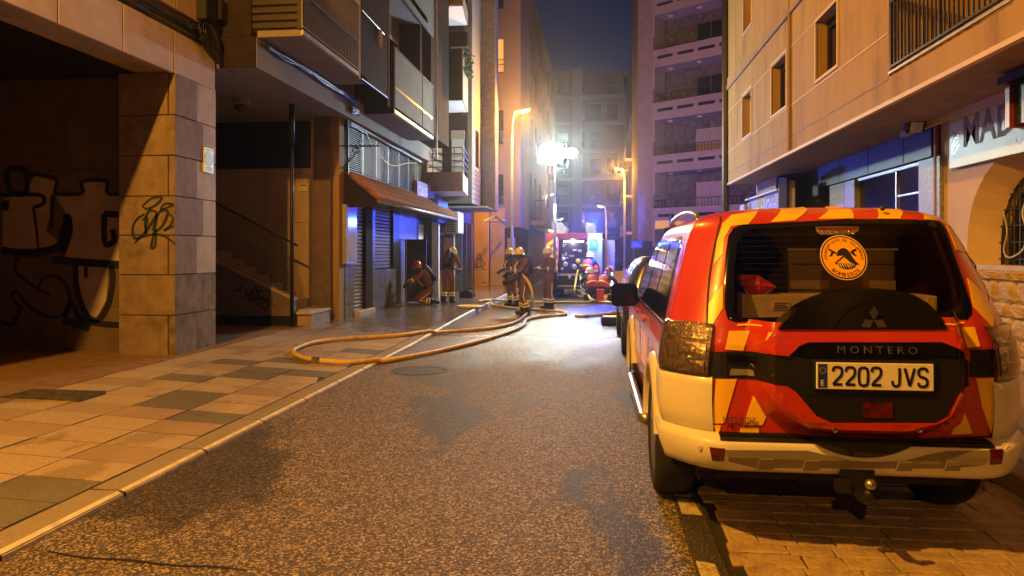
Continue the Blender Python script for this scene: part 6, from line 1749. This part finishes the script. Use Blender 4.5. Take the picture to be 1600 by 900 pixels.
# flood mast
ym = 24.4
pm_ = PY(867, 393, ym)
fm = thing('flood_mast', 'telescopic mast with two dazzling white flood lights behind the fire engine', 'light mast', (pm_.x, ym, 0))
hz_ = PY(868, 240, ym).z
MB().tube([(pm_.x, ym, 0.9), (pm_.x, ym, 3.2)], .055, 10).build('lower_tube', M['steel'], fm, smooth=True)
MB().tube([(pm_.x, ym, 3.2), (pm_.x, ym, hz_)], .038, 10).build('upper_tube', M['steel'], fm, smooth=True)
MB().tube([(pm_.x-.35, ym+.08, hz_), (pm_.x+.5, ym+.08, hz_)], .03, 8).build('crossbar', M['steel'], fm)
MB().tube([(pm_.x, ym, .9), (pm_.x, ym, .02)], .09, 10).build('foot', M['iron'], fm)
for k, (dx, r_) in enumerate([(-.16, .44), (.58, .20)]):
    f = MB().box(pm_.x+dx-r_, pm_.x+dx+r_, ym-.06, ym+.12, hz_-r_*.8, hz_+r_*.8).build('flood_head', M['iron'], fm, bevel=.02)
    MB().lathe([(r_*.85, 0), (r_*.80, .03), (0, .05)], (pm_.x+dx, ym-.06, hz_), (0, -1, -.15), 20).build('lens', M['em_flood'], f, smooth=True)
    lamp_light('flood_light', (pm_.x+dx, ym-.30, hz_-.02), FLOOD, [1000, 350][k], .10)
    lamp_light('flood_light', (pm_.x+dx, ym-.32, hz_-.05), FLOOD, [950, 300][k], .12, 64, (pm_.x+.6, 14, 0))

# ================================================================== FIRE ENGINE
yt = 25.3
x0, x1 = PY(853, 400, yt).x, PY(936, 400, yt).x
tr_ = thing('fire_engine', 'red fire engine seen from behind with open pump bay and blue beacon', 'fire engine', ((x0+x1)/2, yt, 0))
zt_ = PY(900, 364, yt).z
Z = lambda py: PY(900, py, yt).z
X_ = lambda px: PY(px, 400, yt).x
B('body', M['truck_red'], tr_, x0, x1+.15, yt+.75, yt+4.6, .55, zt_, bevel=.04)
B('roof_beam', M['truck_red'], tr_, x0+.28, X_(918), yt, yt+.7, Z(373), zt_, bevel=.02)
cp = B('corner_panel', M['chevron_red'], tr_, x0, X_(872), yt, yt+.7, .62, zt_-.02, bevel=.02)
mb = MB(); w0, w1 = x0+.02, X_(872)-.02
k = 0
zz = .7
while zz < zt_-.35:
    mb.prism([(w0, yt-.006, zz), (w1, yt-.006, zz+.26), (w1, yt-.006, zz+.39), (w0, yt-.006, zz+.13)], (0, .004, 0)); zz += .26
mb.build('chevron', M['chevron_yellow'], cp)
rp_ = B('shutter_side', M['truck_grey'], tr_, X_(918), x1+.12, yt, yt+.7, .62, zt_, bevel=.02)
for k in range(14): B('shutter_slat', M['truck_grey'], rp_, X_(919), x1-.02, yt-.012, yt, .95+.085*k, 1.02+.085*k)
B('bay_back', M['dark_panel'], tr_, X_(872), X_(918), yt+.5, yt+.72, .6, zt_-.1)
pump = B('pump_panel', M['gear_black'], tr_, X_(873), X_(917), yt+.15, yt+.5, .72, 1.35)
rr = random.Random(12)
for (px, py, r_, mt) in [(880, 405, .07, 'steel'), (883, 413, .09, 'steel'), (897, 417, .10, 'galv'), (903, 408, .08, 'helmet_yellow'), (878, 420, .05, 'steel'), (890, 433, .06, 'steel'), (908, 415, .06, 'steel'), (893, 402, .04, 'lamp_red'), (900, 433, .05, 'galv')]:
    p = PY(px, py, yt+.1)
    MB().lathe([(r_, 0), (r_, .05), (r_*.6, .07), (0, .07)], (p.x, yt+.16, p.z), (0, -1, 0), 14).build('gauge', M[mt], pump, smooth=False)
for k in range(9):
    mb = MB()
    x = X_(876)+(X_(915)-X_(876))*rr.random(); z = 1.1+.8*rr.random()
    mb.box(x, x+.05+.14*rr.random(), yt+.42, yt+.48, z, z+.04+.08*rr.random())
    mb.build('stowed_tool', M['galv'], tr_)
B('bay_light', M['em_work'], tr_, X_(880), X_(912), yt+.2, yt+.26, Z(378), Z(376))
lamp_light('bay_lamp', ((x0+x1)/2, yt+.2, zt_-.28), (1, .95, .85), 40, .1)
for py in (429, 447): B('step_bar', M['steel'], tr_, X_(870), X_(925), yt-.12, yt-.02, Z(py)-.03, Z(py)+.03)
B('rear_skirt', M['gear_black'], tr_, x0+.05, x1, yt, yt+.6, .3, .62)
for xx in (x0+.35, x1-.25):
    MB().lathe([(.25, -.14), (.42, -.14), (.44, 0), (.42, .14), (.25, .14)], (xx, yt+1.3, .44), (1, 0, 0), 20).build('wheel', M['black_rubber'], tr_, smooth=True)
    MB().lathe([(.25, -.14), (.42, -.14), (.44, 0), (.42, .14), (.25, .14)], (xx, yt+4.0, .44), (1, 0, 0), 20).build('wheel', M['black_rubber'], tr_, smooth=True)
B('cab', M['truck_red'], tr_, x0+.02, x1+.13, yt+4.65, yt+6.6, .5, zt_+.05, bevel=.08)
# roof load
rl_ = B('roof_locker', M['truck_grey'], tr_, X_(915), X_(932), yt+.3, yt+2.4, zt_, zt_+.28, bevel=.03)
for k in range(5): B('roof_rib', M['galv'], rl_, X_(916)+.075*k, X_(916)+.075*k+.03, yt+.28, yt+.3, zt_+.02, zt_+.26)
mb = MB().prism([(X_(862), yt+.4, zt_), (X_(882), yt+.4, zt_), (X_(886), yt+.4, zt_+.18), (X_(876), yt+.4, zt_+.38), (X_(863), yt+.4, zt_+.40)], (0, 1.6, 0)); mb.build('roof_cover', M['truck_grey'], tr_)
MB().tube([(X_(857), yt+.2, zt_+.08), (X_(866), yt+.1, zt_+.02)], .06, 8).build('roof_roll', M['white_paint'], tr_)
for k, px in enumerate((933, 937, 940)): MB().ell(PY(px, 368+3*k, yt+.6), (.045, .045, .045), 8).build('marker_lamp', M['em_work'], tr_)
pb = PY(928, 381, yt-.05)
MB().lathe([(.14, -.15), (.15, .02), (.11, .12), (0, .16)], pb, n=16).build('beacon', M['em_blue'], tr_, smooth=True)
lamp_light('beacon_or_added_light', (pb.x+.05, yt-.35, pb.z+.02), BLUE, 330, .12)
pb2 = Vector((x1-.2, yt+5.6, zt_+.25))
MB().lathe([(.12, -.15), (.13, .02), (.09, .1), (0, .13)], pb2, n=16).build('beacon', M['em_blue'], tr_, smooth=True)  # unseen cab beacon, added to bring blue light to the street's end
lamp_light('beacon_or_added_light', (pb2.x, pb2.y+.5, pb2.z+.30), BLUE, 11000, .15, 36, (-0.3, 78, 7))  # narrow spot added to turn the end block blue
lamp_light('beacon_or_added_light', (pb2.x, pb2.y+.3, pb2.z+.35), BLUE, 1600, .15)  # added blue fill for the facades round the cab
# open side locker on the right and its panel, glowing in place of reflected light
sl_ = B('side_locker', M['truck_grey'], tr_, x1+.15, x1+.55, yt+.5, yt+.62, .7, 2.0)
B('locker_door', M['white_paint'], tr_, PY(949, 400, yt).x, PY(958, 400, yt).x, yt+.3, yt+.36, .5, 1.1)
B('glow_panel', M['em_work'], tr_, PY(950, 430, yt).x, PY(957.5, 430, yt).x, yt+.27, yt+.3, Z(447), Z(424))
for px in (939, 943): MB().tube([PY(px, 372, yt+.3), PY(px+1, 440, yt+.3)], .03, 6).build('ladder_rail', M['steel'], tr_)

# ================================================================== PARKED HATCHBACK AND BLOCK BEYOND THE 4x4
hb = thing('hatchback', 'dark hatchback parked ahead of the fire service car, rear glass reflecting blue light', 'car', (1.28, 10.7, 0))
def hatch():
    prof = [(.25,0.10),(.45,0.0),(.80,0.0),(.95,.05),(1.05,.14),(1.45,.52),(1.52,.75)]
    W2 = [(.25,.78),(.5,.86),(.85,.87),(1.0,.83),(1.25,.73),(1.45,.62),(1.52,.50)]
    F2 = [(.25,4.0),(.6,4.1),(.85,4.0),(.95,3.1),(1.45,2.2),(1.52,1.8)]
    zs2 = [.25,.4,.55,.7,.85,.95,1.05,1.15,1.25,1.35,1.42,1.47,1.505,1.52]
    mb = MB(); NT2, NS2 = 24, 10
    r2 = lambda x, z: lerp_tab(prof, z)+(.22*(max(0, abs(x)/lerp_tab(W2, z)-.7)/.3)**2)
    for z in zs2:
        w = lerp_tab(W2, z); f0 = lerp_tab(F2, z); row = []
        for i in range(NT2+1): x = -w+2*w*i/NT2; row.append((x, r2(x, z), z))
        for i in range(1, NS2): row.append((w, r2(w, z)+(f0-.2-r2(w, z))*i/NS2, z))
        for i in range(9): x = w-2*w*i/8; row.append((x, f0-.2*(abs(x)/w)**2, z))
        for i in range(1, NS2): row.append((-w, f0-.2+(r2(w, z)-f0+.2)*i/NS2, z))
        mb.v += row; K2 = len(row)
    for j in range(len(zs2)-1):
        for k in range(K2): mb.f.append((j*K2+k, j*K2+(k+1) % K2, (j+1)*K2+(k+1) % K2, (j+1)*K2+k)); mb.m.append(0)
    mb.f.append([(len(zs2)-1)*K2+k for k in range(K2)]); mb.m.append(0)
    mb.build('body', M['car_navy'], hb, smooth=True, local=True)
    f = lambda x, z, o: (x, r2(x, z)-o, z)
    map_patch([(-.66, 1.0), (.66, 1.0), (.60, 1.2), (.50, 1.42), (-.50, 1.42), (-.60, 1.2)], f, .006, .006, .06, 'rear_window', M['car_glass_far'], hb)
    for s in (-1, 1):
        map_patch([(s*.60, .72), (s*.84, .72), (s*.82, .95), (s*.62, .95)], f, .01, .01, .06, 'tail_lamp', M['lamp_red'], hb)
        map_patch([(.9, 1.0), (1.0, 1.38), (1.9, 1.40), (2.7, 1.02)], lambda y, z, o: (s*(lerp_tab(W2, z)+o), y, z), .006, .006, .2, 'side_window', M['dark_glass'], hb)
    map_patch([(-.26, .55), (.26, .55), (.26, .66), (-.26, .66)], f, .012, .012, .1, 'number_plate', M['plate_white'], hb)
    for y in (.75, 3.25):
        for s in (-1, 1):
            mb = MB().lathe([(.2, -.09), (.3, -.09), (.31, 0), (.3, .09), (.2, .09)], (s*.78, y, .31), (s, 0, 0), 24); w_ = mb.build('wheel', M['black_rubber'], hb, smooth=True, local=True)
            MB().lathe([(.2, .07), (.05, .09), (0, .09)], (s*.78, y, .31), (s, 0, 0), 16).build('rim', M['steel'], w_, local=True)
hatch()
q = G(955, 507)
blk = thing('rubber_block', 'low rounded dark block with pale top lying at the bay edge past the mirror', 'block', (q.x, q.y, 0))
mb = MB().box(q.x-.22, q.x+.5, q.y-.2, q.y+.2, 0, .17); mb.build('base', M['black_rubber'], blk, bevel=.05, seg=3)
mb = MB().box(q.x-.18, q.x+.46, q.y-.16, q.y+.16, .165, .185); mb.build('top', M['sign_white'], blk, bevel=.008)

# ================================================================== HOSES
def gz(p):   # height of paving under a point
    return zpav(p.x, p.y)+.005 if p.x < -3.3 else (zk(p.y)+.005 if p.x < -3.05 else .004)
def hose(label, pts, r=0.034):
    P = []
    for q in pts:
        if len(q) == 2:
            g = G(q[0], q[1]); 
            for _ in range(4): g = G(q[0], q[1], gz(g)+r)
            P.append(g)
        else: P.append(PY(q[0], q[1], q[2]))
    S_ = smooth_path(P, 8)
    for v in S_:
        v.z = max(v.z, gz(v)+r*.96)
    rq = random.Random(len(S_))
    mb = MB().tube(S_, [r*(1+.10*sin(i*.37)+.08*(rq.random()-.5)) for i in range(len(S_))], 9)
    o = tag(mb.build('fire_hose', M['hose'], smooth=True), label, 'fire hose', 'yellow fire hoses')
    for f in (.33, .71):
        i = int(len(S_)*f); d = (S_[i+1]-S_[i]).normalized()
        MB().tube([S_[i]-d*.07, S_[i]-d*.06, S_[i], S_[i]+d*.06, S_[i]+d*.07], [r, r*1.45, r*1.3, r*1.45, r], 10).build('coupling', M['steel'], o, local=True)
    return o
hose('long yellow fire hose looping over the kerb onto the left pavement in front', [(816, 428, 18.2), (828, 445, 18.0), (832, 466, 17.9), (826, 488), (806, 503), (770, 512), (700, 518), (620, 524), (540, 529), (490, 535), (464, 544), (458, 549), (466, 556), (490, 562), (540, 566), (590, 565), (640, 557), (700, 545), (760, 530), (800, 517), (818, 508), (824, 499), (850, 494), (878, 492), (884, 489), (872, 486), (840, 484), (800, 481), (765, 476), (748, 471), (765, 468.5), (800, 470), (850, 472), (905, 472), (922, 471), (926, 468), (915, 465), (903, 463), (898, 455, 24.6), (900, 438, 24.9), (903, 422, 25.2)])
hose('yellow fire hose running from the engine pump towards the right side', [(907, 432, 25.2), (910, 448, 24.7), (918, 460, 24.2), (926, 469), (945, 472), (975, 474), (1010, 474)])
hose('yellow fire hose lying across the road beside the low dark block', [(899, 493), (910, 494), (935, 492), (960, 489), (1000, 486)])
q = G(735, 481, .12)
rh = thing('rolled_hose', 'flat roll of yellow fire hose lying on the left pavement corner', 'fire hose', (q.x, q.y, zpav(q.x, q.y)))
mb = MB(); pts = []
for k in range(90):
    a_ = 2*pi*k/15; r_ = .06+.30*k/89; pts.append((q.x+r_*cos(a_), q.y+r_*sin(a_), zpav(q.x, q.y)+.035))
mb.tube(pts, .03, 6); mb.build('coil', M['hose'], rh, smooth=True)
q = G(728, 466, .12)
bg = thing('equipment_bag', 'black equipment bag with arched handle standing on the pavement by the firefighters', 'bag', (q.x, q.y, .13))
z0 = zpav(q.x, q.y)
mb = MB().prism([(q.x-.24, q.y, z0), (q.x+.22, q.y, z0), (q.x+.20, q.y, z0+.2), (q.x+.05, q.y, z0+.27), (q.x-.2, q.y, z0+.22)], (0, .22, 0)); mb.build('body', M['gear_black'], bg, bevel=.03)
MB().tube(smooth_path([(q.x-.05, q.y+.1, z0+.26), (q.x+.12, q.y+.1, z0+.30), (q.x+.24, q.y+.1, z0+.2), (q.x+.26, q.y+.1, z0+.02)], 4), .02, 6).build('handle', M['gear_black'], bg)

# ================================================================== PEOPLE
STAND = dict(pel=(0, 0, .86), wst=(0, 0, 1.02), chest=(0, -.01, 1.24), neck=(0, -.02, 1.42), head=(0, -.03, 1.55),
             sl=(.19, 0, 1.37), el=(.26, .02, 1.11), hl=(.25, -.12, .90), sr=(-.19, 0, 1.37), er=(-.26, .02, 1.11), hr=(-.25, -.12, .90),
             pl=(.10, 0, .82), kl=(.12, -.02, .47), al=(.13, .02, .10), tl=(.14, -.16, .045), pr=(-.10, 0, .82), kr=(-.12, -.02, .47), ar=(-.13, .02, .10), tr=(-.14, -.16, .045))
def person(label, loc, rz, pose=None, helmet='helmet_yellow', top='suit', legs=None, tank=True, vest=False, bands='band_yellow', face=True, mask=False, turn=0.0):
    J = dict(STAND); J.update(pose or {}); J = {k: Vector(v) for k, v in J.items()}
    t = thing('person', label, 'person', loc, rz, None)
    legs = legs or top
    def skin_chain(name, mat, verts, edges, root):
        me = bpy.data.meshes.new(name); me.from_pydata([v for v, r in verts], [], []); me.clear_geometry()
        me.from_pydata([tuple(v) for v, r in verts], edges, [])
        me.materials.append(mat)
        o = bpy.data.objects.new(name, me); col.objects.link(o); o.parent = t
        sk_ = o.modifiers.new('skin', 'SKIN'); sk_.use_smooth_shade = True
        for i, (v, r) in enumerate(verts):
            sv = me.skin_vertices[0].data[i]; sv.radius = r if isinstance(r, tuple) else (r, r); sv.use_root = (i == root)
        ss = o.modifiers.new('subd', 'SUBSURF'); ss.levels = 1; ss.render_levels = 2
        return o
    V = [(J['pel'], (.155, .125)), (J['wst'], (.145, .115)), (J['chest'], (.175, .13)), (J['neck'], (.075, .075)), (J['head']-Vector((0, 0, .06)), .06)]
    E_ = [(0, 1), (1, 2), (2, 3), (3, 4)]
    for s, h, k, a, p in (('l', 'pl', 'kl', 'al', 'tl'), ('r', 'pr', 'kr', 'ar', 'tr')):
        n = len(V); mid = (J[h]+J[k])/2
        V += [(J[h], .105), (mid, .095), (J[k], .078), ((J[k]+J[a])/2, .075), (J[a], .062)]; E_ += [(0, n), (n, n+1), (n+1, n+2), (n+2, n+3), (n+3, n+4)]
        n = len(V); sh_, el_, ha_ = J['s'+s], J['e'+s], J['h'+s]
        V += [(sh_, .085), (el_, .062), (ha_, .046)]; E_ += [(2, n), (n, n+1), (n+1, n+2)]
    skin_chain('body', M[top], V, E_, 0)
    # head: skull, nose, ears, eyes, mouth
    H = J['head']; fwd = (H-J['neck']); f = Vector((sin(turn), -cos(turn), 0)); rt = Vector((-f.y, f.x, 0))
    mb = MB(); mb.ell(H, (.078, .095, .112), 14)
    mb.ell(H+f*.098+Vector((0, 0, -.012)), (.014, .02, .022), 8); mb.ell(H+f*.062+Vector((0, 0, -.085)), (.042, .036, .032), 8)
    for s in (-1, 1): mb.ell(H+rt*(s*.082)+Vector((0, 0, -.012)), (.013, .022, .034), 8)
    hd = mb.build('head', M['skin'], t, smooth=True, local=True)
    mb = MB()
    for s in (-1, 1): mb.ell(H+rt*(s*.034)+f*.088+Vector((0, 0, .014)), (.012, .008, .008), 8)
    mb.ell(H+f*.092+Vector((0, 0, -.055)), (.022, .008, .006), 8)
    mb.build('features', M['eye'], hd, local=True)
    if mask:
        mb = MB(); mb.ell(H+f*.07+Vector((0, 0, -.015)), (.072, .06, .085), 12); mb.ell(H+f*.14+Vector((0, 0, -.06)), (.035, .035, .035), 8); mb.build('face_mask', M['gear_black'], t, smooth=True, local=True)
    # helmet with comb and brim
    mb = MB(); c = H+Vector((0, 0, .035))
    mb.lathe([(.128, -.02), (.130, .01), (.118, .07), (.085, .115), (.04, .135), (0, .138)], c, n=18)
    hm = mb.build('helmet', M[helmet], t, smooth=True, local=True)
    mb = MB(); mb.lathe([(.132, -.028), (.158, -.034), (.158, -.024), (.132, -.010)], c, n=18); mb.build('brim', M[helmet], hm, local=True)
    mb = MB(); pts = [c+f*(.12*cos(q))+Vector((0, 0, .03+.115*sin(q))) for q in [pi*k/8 for k in range(9)]]; mb.tube(pts, .014, 6); mb.build('comb', M['gear_black' if helmet == 'helmet_yellow' else helmet], hm, local=True)
    mb = MB(); mb.lathe([(.12, -.16), (.13, -.09), (.128, -.03)], c-f*.012, n=16); mb.build('neck_guard', M['gear_black'], t, smooth=True, local=True) if tank else None
    # gloves with five fingers
    for s in ('l', 'r'):
        e, h = J['e'+s], J['h'+s]; d = (h-e).normalized(); sd = d.cross(Vector((0, 0, 1)))
        if sd.length < .1: sd = Vector((1, 0, 0))
        sd.normalize(); up_ = sd.cross(d)
        mb = MB(); mb.ell(h+d*.045, (.042, .042, .042), 10)
        for k in range(4):
            b0 = h+d*.07+sd*(.030-.02*k); L_ = (.06, .07, .065, .05)[k]
            mb.tube([b0, b0+d*L_*.5-up_*.006, b0+d*L_*.8-up_*.03, b0+d*L_*.7-up_*.052], [.012, .0115, .011, .009], 6)
        b0 = h+d*.03+sd*.042; mb.tube([b0, b0+d*.03+sd*.022, b0+d*.06+sd*.016-up_*.02], [.014, .012, .010], 6)
        mb.build('glove', M['gear_black'] if top == 'suit' else M['skin'], t, smooth=True, local=True)
    # boots
    for s in ('l', 'r'):
        a, p, k = J['a'+s], J['t'+s], J['k'+s]
        mb = MB(); d = (p-a); up_ = (k-a).normalized()
        mb.tube([a+up_*.2, a+up_*.06, a-up_*.02], [.082, .074, .072], 10)
        heel = a-d.normalized()*.05; heel -= up_*.05
        mb.tube([heel, heel+d*.4, p-d*.1-up_*.01, p+d*.1-up_*.012], [.055, .06, .052, .035], 10)
        mb.build('boot', M['gear_black'], t, smooth=True, local=True)
    def ring(a, b, f0, r, w, mat, name='reflective_band'):
        p0 = a.lerp(b, f0); d = (b-a).normalized()
        mb = MB().tube([p0-d*w, p0+d*w], [r, r], 14); mb.build(name, M[mat], t, smooth=True, local=True)
    for s in ('l', 'r'):
        ring(J['k'+s], J['a'+s], .52, .093, .022, bands); ring(J['k'+s], J['a'+s], .70, .092, .018, 'band_reflect')
        ring(J['e'+s], J['h'+s], .45, .066, .02, 'band_reflect' if not vest else bands)
        d = (J['k'+s]-J['p'+s]); out = Vector((1 if s == 'l' else -1, 0, 0))*.095
        mb = MB().tube([J['p'+s]+d*.25+out, J['k'+s]+out*.9, J['k'+s].lerp(J['a'+s], .4)+out*.85], .013, 5); mb.build('leg_stripe', M[bands if vest is False else 'band_reflect'], t, local=True)
    if tank:
        up_ = (J['neck']-J['wst']).normalized(); back = Vector((0, 1, 0)); back = (back-up_*back.dot(up_)).normalized()
        b0 = J['wst']+back*.20-up_*.05; L_ = .50
        mb = MB(); mb.tube([b0, b0+up_*.04, b0+up_*(L_-.05), b0+up_*L_, b0+up_*(L_+.05)], [.04, .085, .085, .05, .03], 14)
        tk = mb.build('air_tank', M['gear_black'], t, smooth=True, local=True)
        mb = MB(); sx = up_.cross(back)
        mb.prism([tuple(b0-back*.10+sx*u+up_*v) for u, v in ((-.13, .0), (.13, .0), (.15, .3), (.12, .46), (-.12, .46), (-.15, .3))], tuple(back*.035)); mb.build('back_plate', M['gear_black'], tk, local=True)
        for s in (-1, 1):
            mb = MB().tube(smooth_path([b0-back*.08+sx*(s*.11)+up_*.46, J['chest'].lerp(J['neck'], .75)+sx*(s*.11), J['chest']-back*.165+sx*(s*.11), J['wst']-back*.14+sx*(s*.12)], 4), .022, 6); mb.build('shoulder_strap', M['band_yellow'] if s > 0 else M['gear_black'], t, local=True, smooth=True)
        ring(J['pel'], J['wst'], .75, .185, .025, 'gear_black', 'waist_belt')
    if vest:
        up_ = (J['neck']-J['wst'])
        mb = MB().tube([J['wst']-up_*.15, J['wst'].lerp(J['chest'], .5), J['chest'], J['chest'].lerp(J['neck'], .75)], [.19, .195, .215, .13], 16); o = mb.build('vest', M['vest'], t, smooth=True, local=True)
        ring(J['wst'], J['chest'], .35, .20, .02, 'band_yellow')
    return t
g = lambda px, py, z=None: (lambda p: (p.x, p.y, gz(p)))(G(px, py, .1 if px < 760 else 0))
# kneeling by the black door, leaning towards it
KNEEL = dict(pel=(0, .10, .42), wst=(0, .03, .58), chest=(0, -.10, .78), neck=(0, -.22, .92), head=(0, -.30, 1.02), sl=(.19, -.14, .90), el=(.22, -.36, .74), hl=(.14, -.58, .62), sr=(-.19, -.14, .90), er=(-.24, -.36, .70), hr=(-.14, -.56, .56),
             pl=(.11, .08, .40), kl=(.14, -.28, .12), al=(.14, .12, .10), tl=(.14, .27, .06), pr=(-.11, .08, .40), kr=(-.13, -.30, .12), ar=(-.14, .10, .10), tr=(-.14, .25, .06))
person('firefighter kneeling at the black shop door with air tank on back', g(668, 478), radians(-62), KNEEL, 'helmet_red', mask=True)
BEND = dict(wst=(0, -.03, 1.02), chest=(0, -.12, 1.20), neck=(0, -.22, 1.34), head=(0, -.30, 1.42), sl=(.19, -.14, 1.31), el=(.28, -.20, 1.05), hl=(.18, -.34, .94), sr=(-.19, -.14, 1.31), er=(-.28, -.20, 1.05), hr=(-.18, -.34, .94))
person('firefighter stooping with back to camera beside the kneeling colleague', g(700, 475), radians(165), BEND, 'helmet_yellow')
HOLD = dict(el=(.26, -.12, 1.12), hl=(.06, -.38, 1.08), er=(-.26, -.10, 1.10), hr=(-.10, -.42, 1.02), chest=(0, -.04, 1.24), neck=(0, -.08, 1.41), head=(0, -.11, 1.53), kl=(.13, -.06, .47), al=(.14, .06, .10), tl=(.15, -.12, .045))
person('yellow-helmeted firefighter holding the hose nozzle, air tank on back, in the road', (*g(818, 491)[:2], 0), radians(-70), HOLD, 'helmet_yellow', mask=True)
person('firefighter half hidden behind the colleague holding the nozzle', (*g(801, 478)[:2], 0), radians(-40), HOLD, 'helmet_yellow', mask=True)
ARMS = dict(el=(.27, -.02, 1.13), hl=(.08, -.24, 1.10), er=(-.28, -.06, 1.12), hr=(-.22, -.34, 1.10))
person('firefighter in pale helmet standing with one forearm raised by the engine corner', (*g(857, 483)[:2], 0), radians(-55), ARMS, 'helmet_white', tank=False, bands='band_reflect', turn=-.3)
n0 = PY(786, 440, 18.2)
nz = thing('hose_nozzle', 'black hose branch nozzle held by the yellow-helmeted firefighter', 'nozzle', (n0.x, 18.2, n0.z))
MB().tube([PY(822, 428, 18.2), PY(806, 434, 18.2), PY(794, 440, 18.2), PY(786, 443, 18.2)], [.045, .05, .06, .075], 10).build('barrel', M['gear_black'], nz, smooth=True)
MB().tube([PY(800, 437, 18.2), PY(799, 446, 18.2)], .025, 6).build('grip', M['gear_black'], nz)
REACH = dict(pel=(0, .06, .84), wst=(0, 0, .98), chest=(0, -.10, 1.16), neck=(0, -.2, 1.30), head=(0, -.26, 1.42), sl=(.19, -.12, 1.27), el=(.25, -.34, 1.2), hl=(.20, -.56, 1.22), sr=(-.19, -.12, 1.27), er=(-.25, -.3, 1.1), hr=(-.20, -.52, 1.1))
person('worker in orange vest and white helmet leaning into the engine pump bay', (*g(918, 466)[:2], 0), radians(160), REACH, 'helmet_white', 'suit_dark', tank=False, vest=True)
CROUCH = dict(pel=(0, .10, .34), wst=(0, .06, .50), chest=(0, -.06, .70), neck=(0, -.16, .84), head=(0, -.24, .92), sl=(.19, -.08, .80), el=(.26, -.28, .62), hl=(.16, -.44, .50), sr=(-.19, -.08, .80), er=(-.26, -.28, .62), hr=(-.16, -.44, .50),
              pl=(.12, .06, .32), kl=(.22, -.26, .46), al=(.18, -.04, .10), tl=(.20, -.22, .045), pr=(-.12, .06, .32), kr=(-.22, -.26, .46), ar=(-.18, -.04, .10), tr=(-.20, -.22, .045))
person('crouching worker in red vest and pale helmet at the rear of the engine', (*g(925, 471)[:2], 0), radians(-160), CROUCH, 'helmet_white', 'suit_dark', tank=False, vest=True)
person('crouching worker in red vest with dark helmet beside the glowing locker panel', (*g(944, 471)[:2], 0), radians(140), CROUCH, 'helmet_red', 'suit_dark', tank=False, vest=True)
q = g(938, 471)
cs_ = thing('red_case', 'red equipment case standing between the two crouching workers', 'case', (q[0], q[1], 0))
B('case', M['vest'], cs_, q[0]-.12, q[0]+.12, q[1]-.55, q[1]-.35, 0, .36, bevel=.02)
B('lid', M['chevron_red'], cs_, q[0]-.125, q[0]+.125, q[1]-.555, q[1]-.345, .365, .42, bevel=.02)
q = PY(930, 425, 24.9)
rbk = thing('red_backpack', 'bright red pack hung on the engine beside the leaning worker', 'bag', (q.x, 24.9, q.z))
MB().ell((q.x, 24.95, q.z), (.17, .12, .26), 14).build('pack', M['vest'], rbk, smooth=True)
B('strap', M['band_reflect'], rbk, q.x-.1, q.x+.1, 24.81, 24.84, q.z+.02, q.z+.06)

# ================================================================== SMOKY AIR
hz_m = bpy.data.materials.new('smoky_air'); hz_m.use_nodes = True
nt = hz_m.node_tree; nt.nodes.remove(nt.nodes['Principled BSDF'])
pv = nt.nodes.new('ShaderNodeVolumePrincipled')
pv.inputs['Color'].default_value = (0.86, 0.90, 0.95, 1); pv.inputs['Density'].default_value = HAZE; pv.inputs['Anisotropy'].default_value = 0.9
nt.links.new(pv.outputs[0], nt.nodes['Material Output'].inputs['Volume'])
if HAZE > 0:
    o = MB().box(-40, 40, -12, 130, -1.05, 27).build('haze', hz_m); tag(o, kind='stuff')
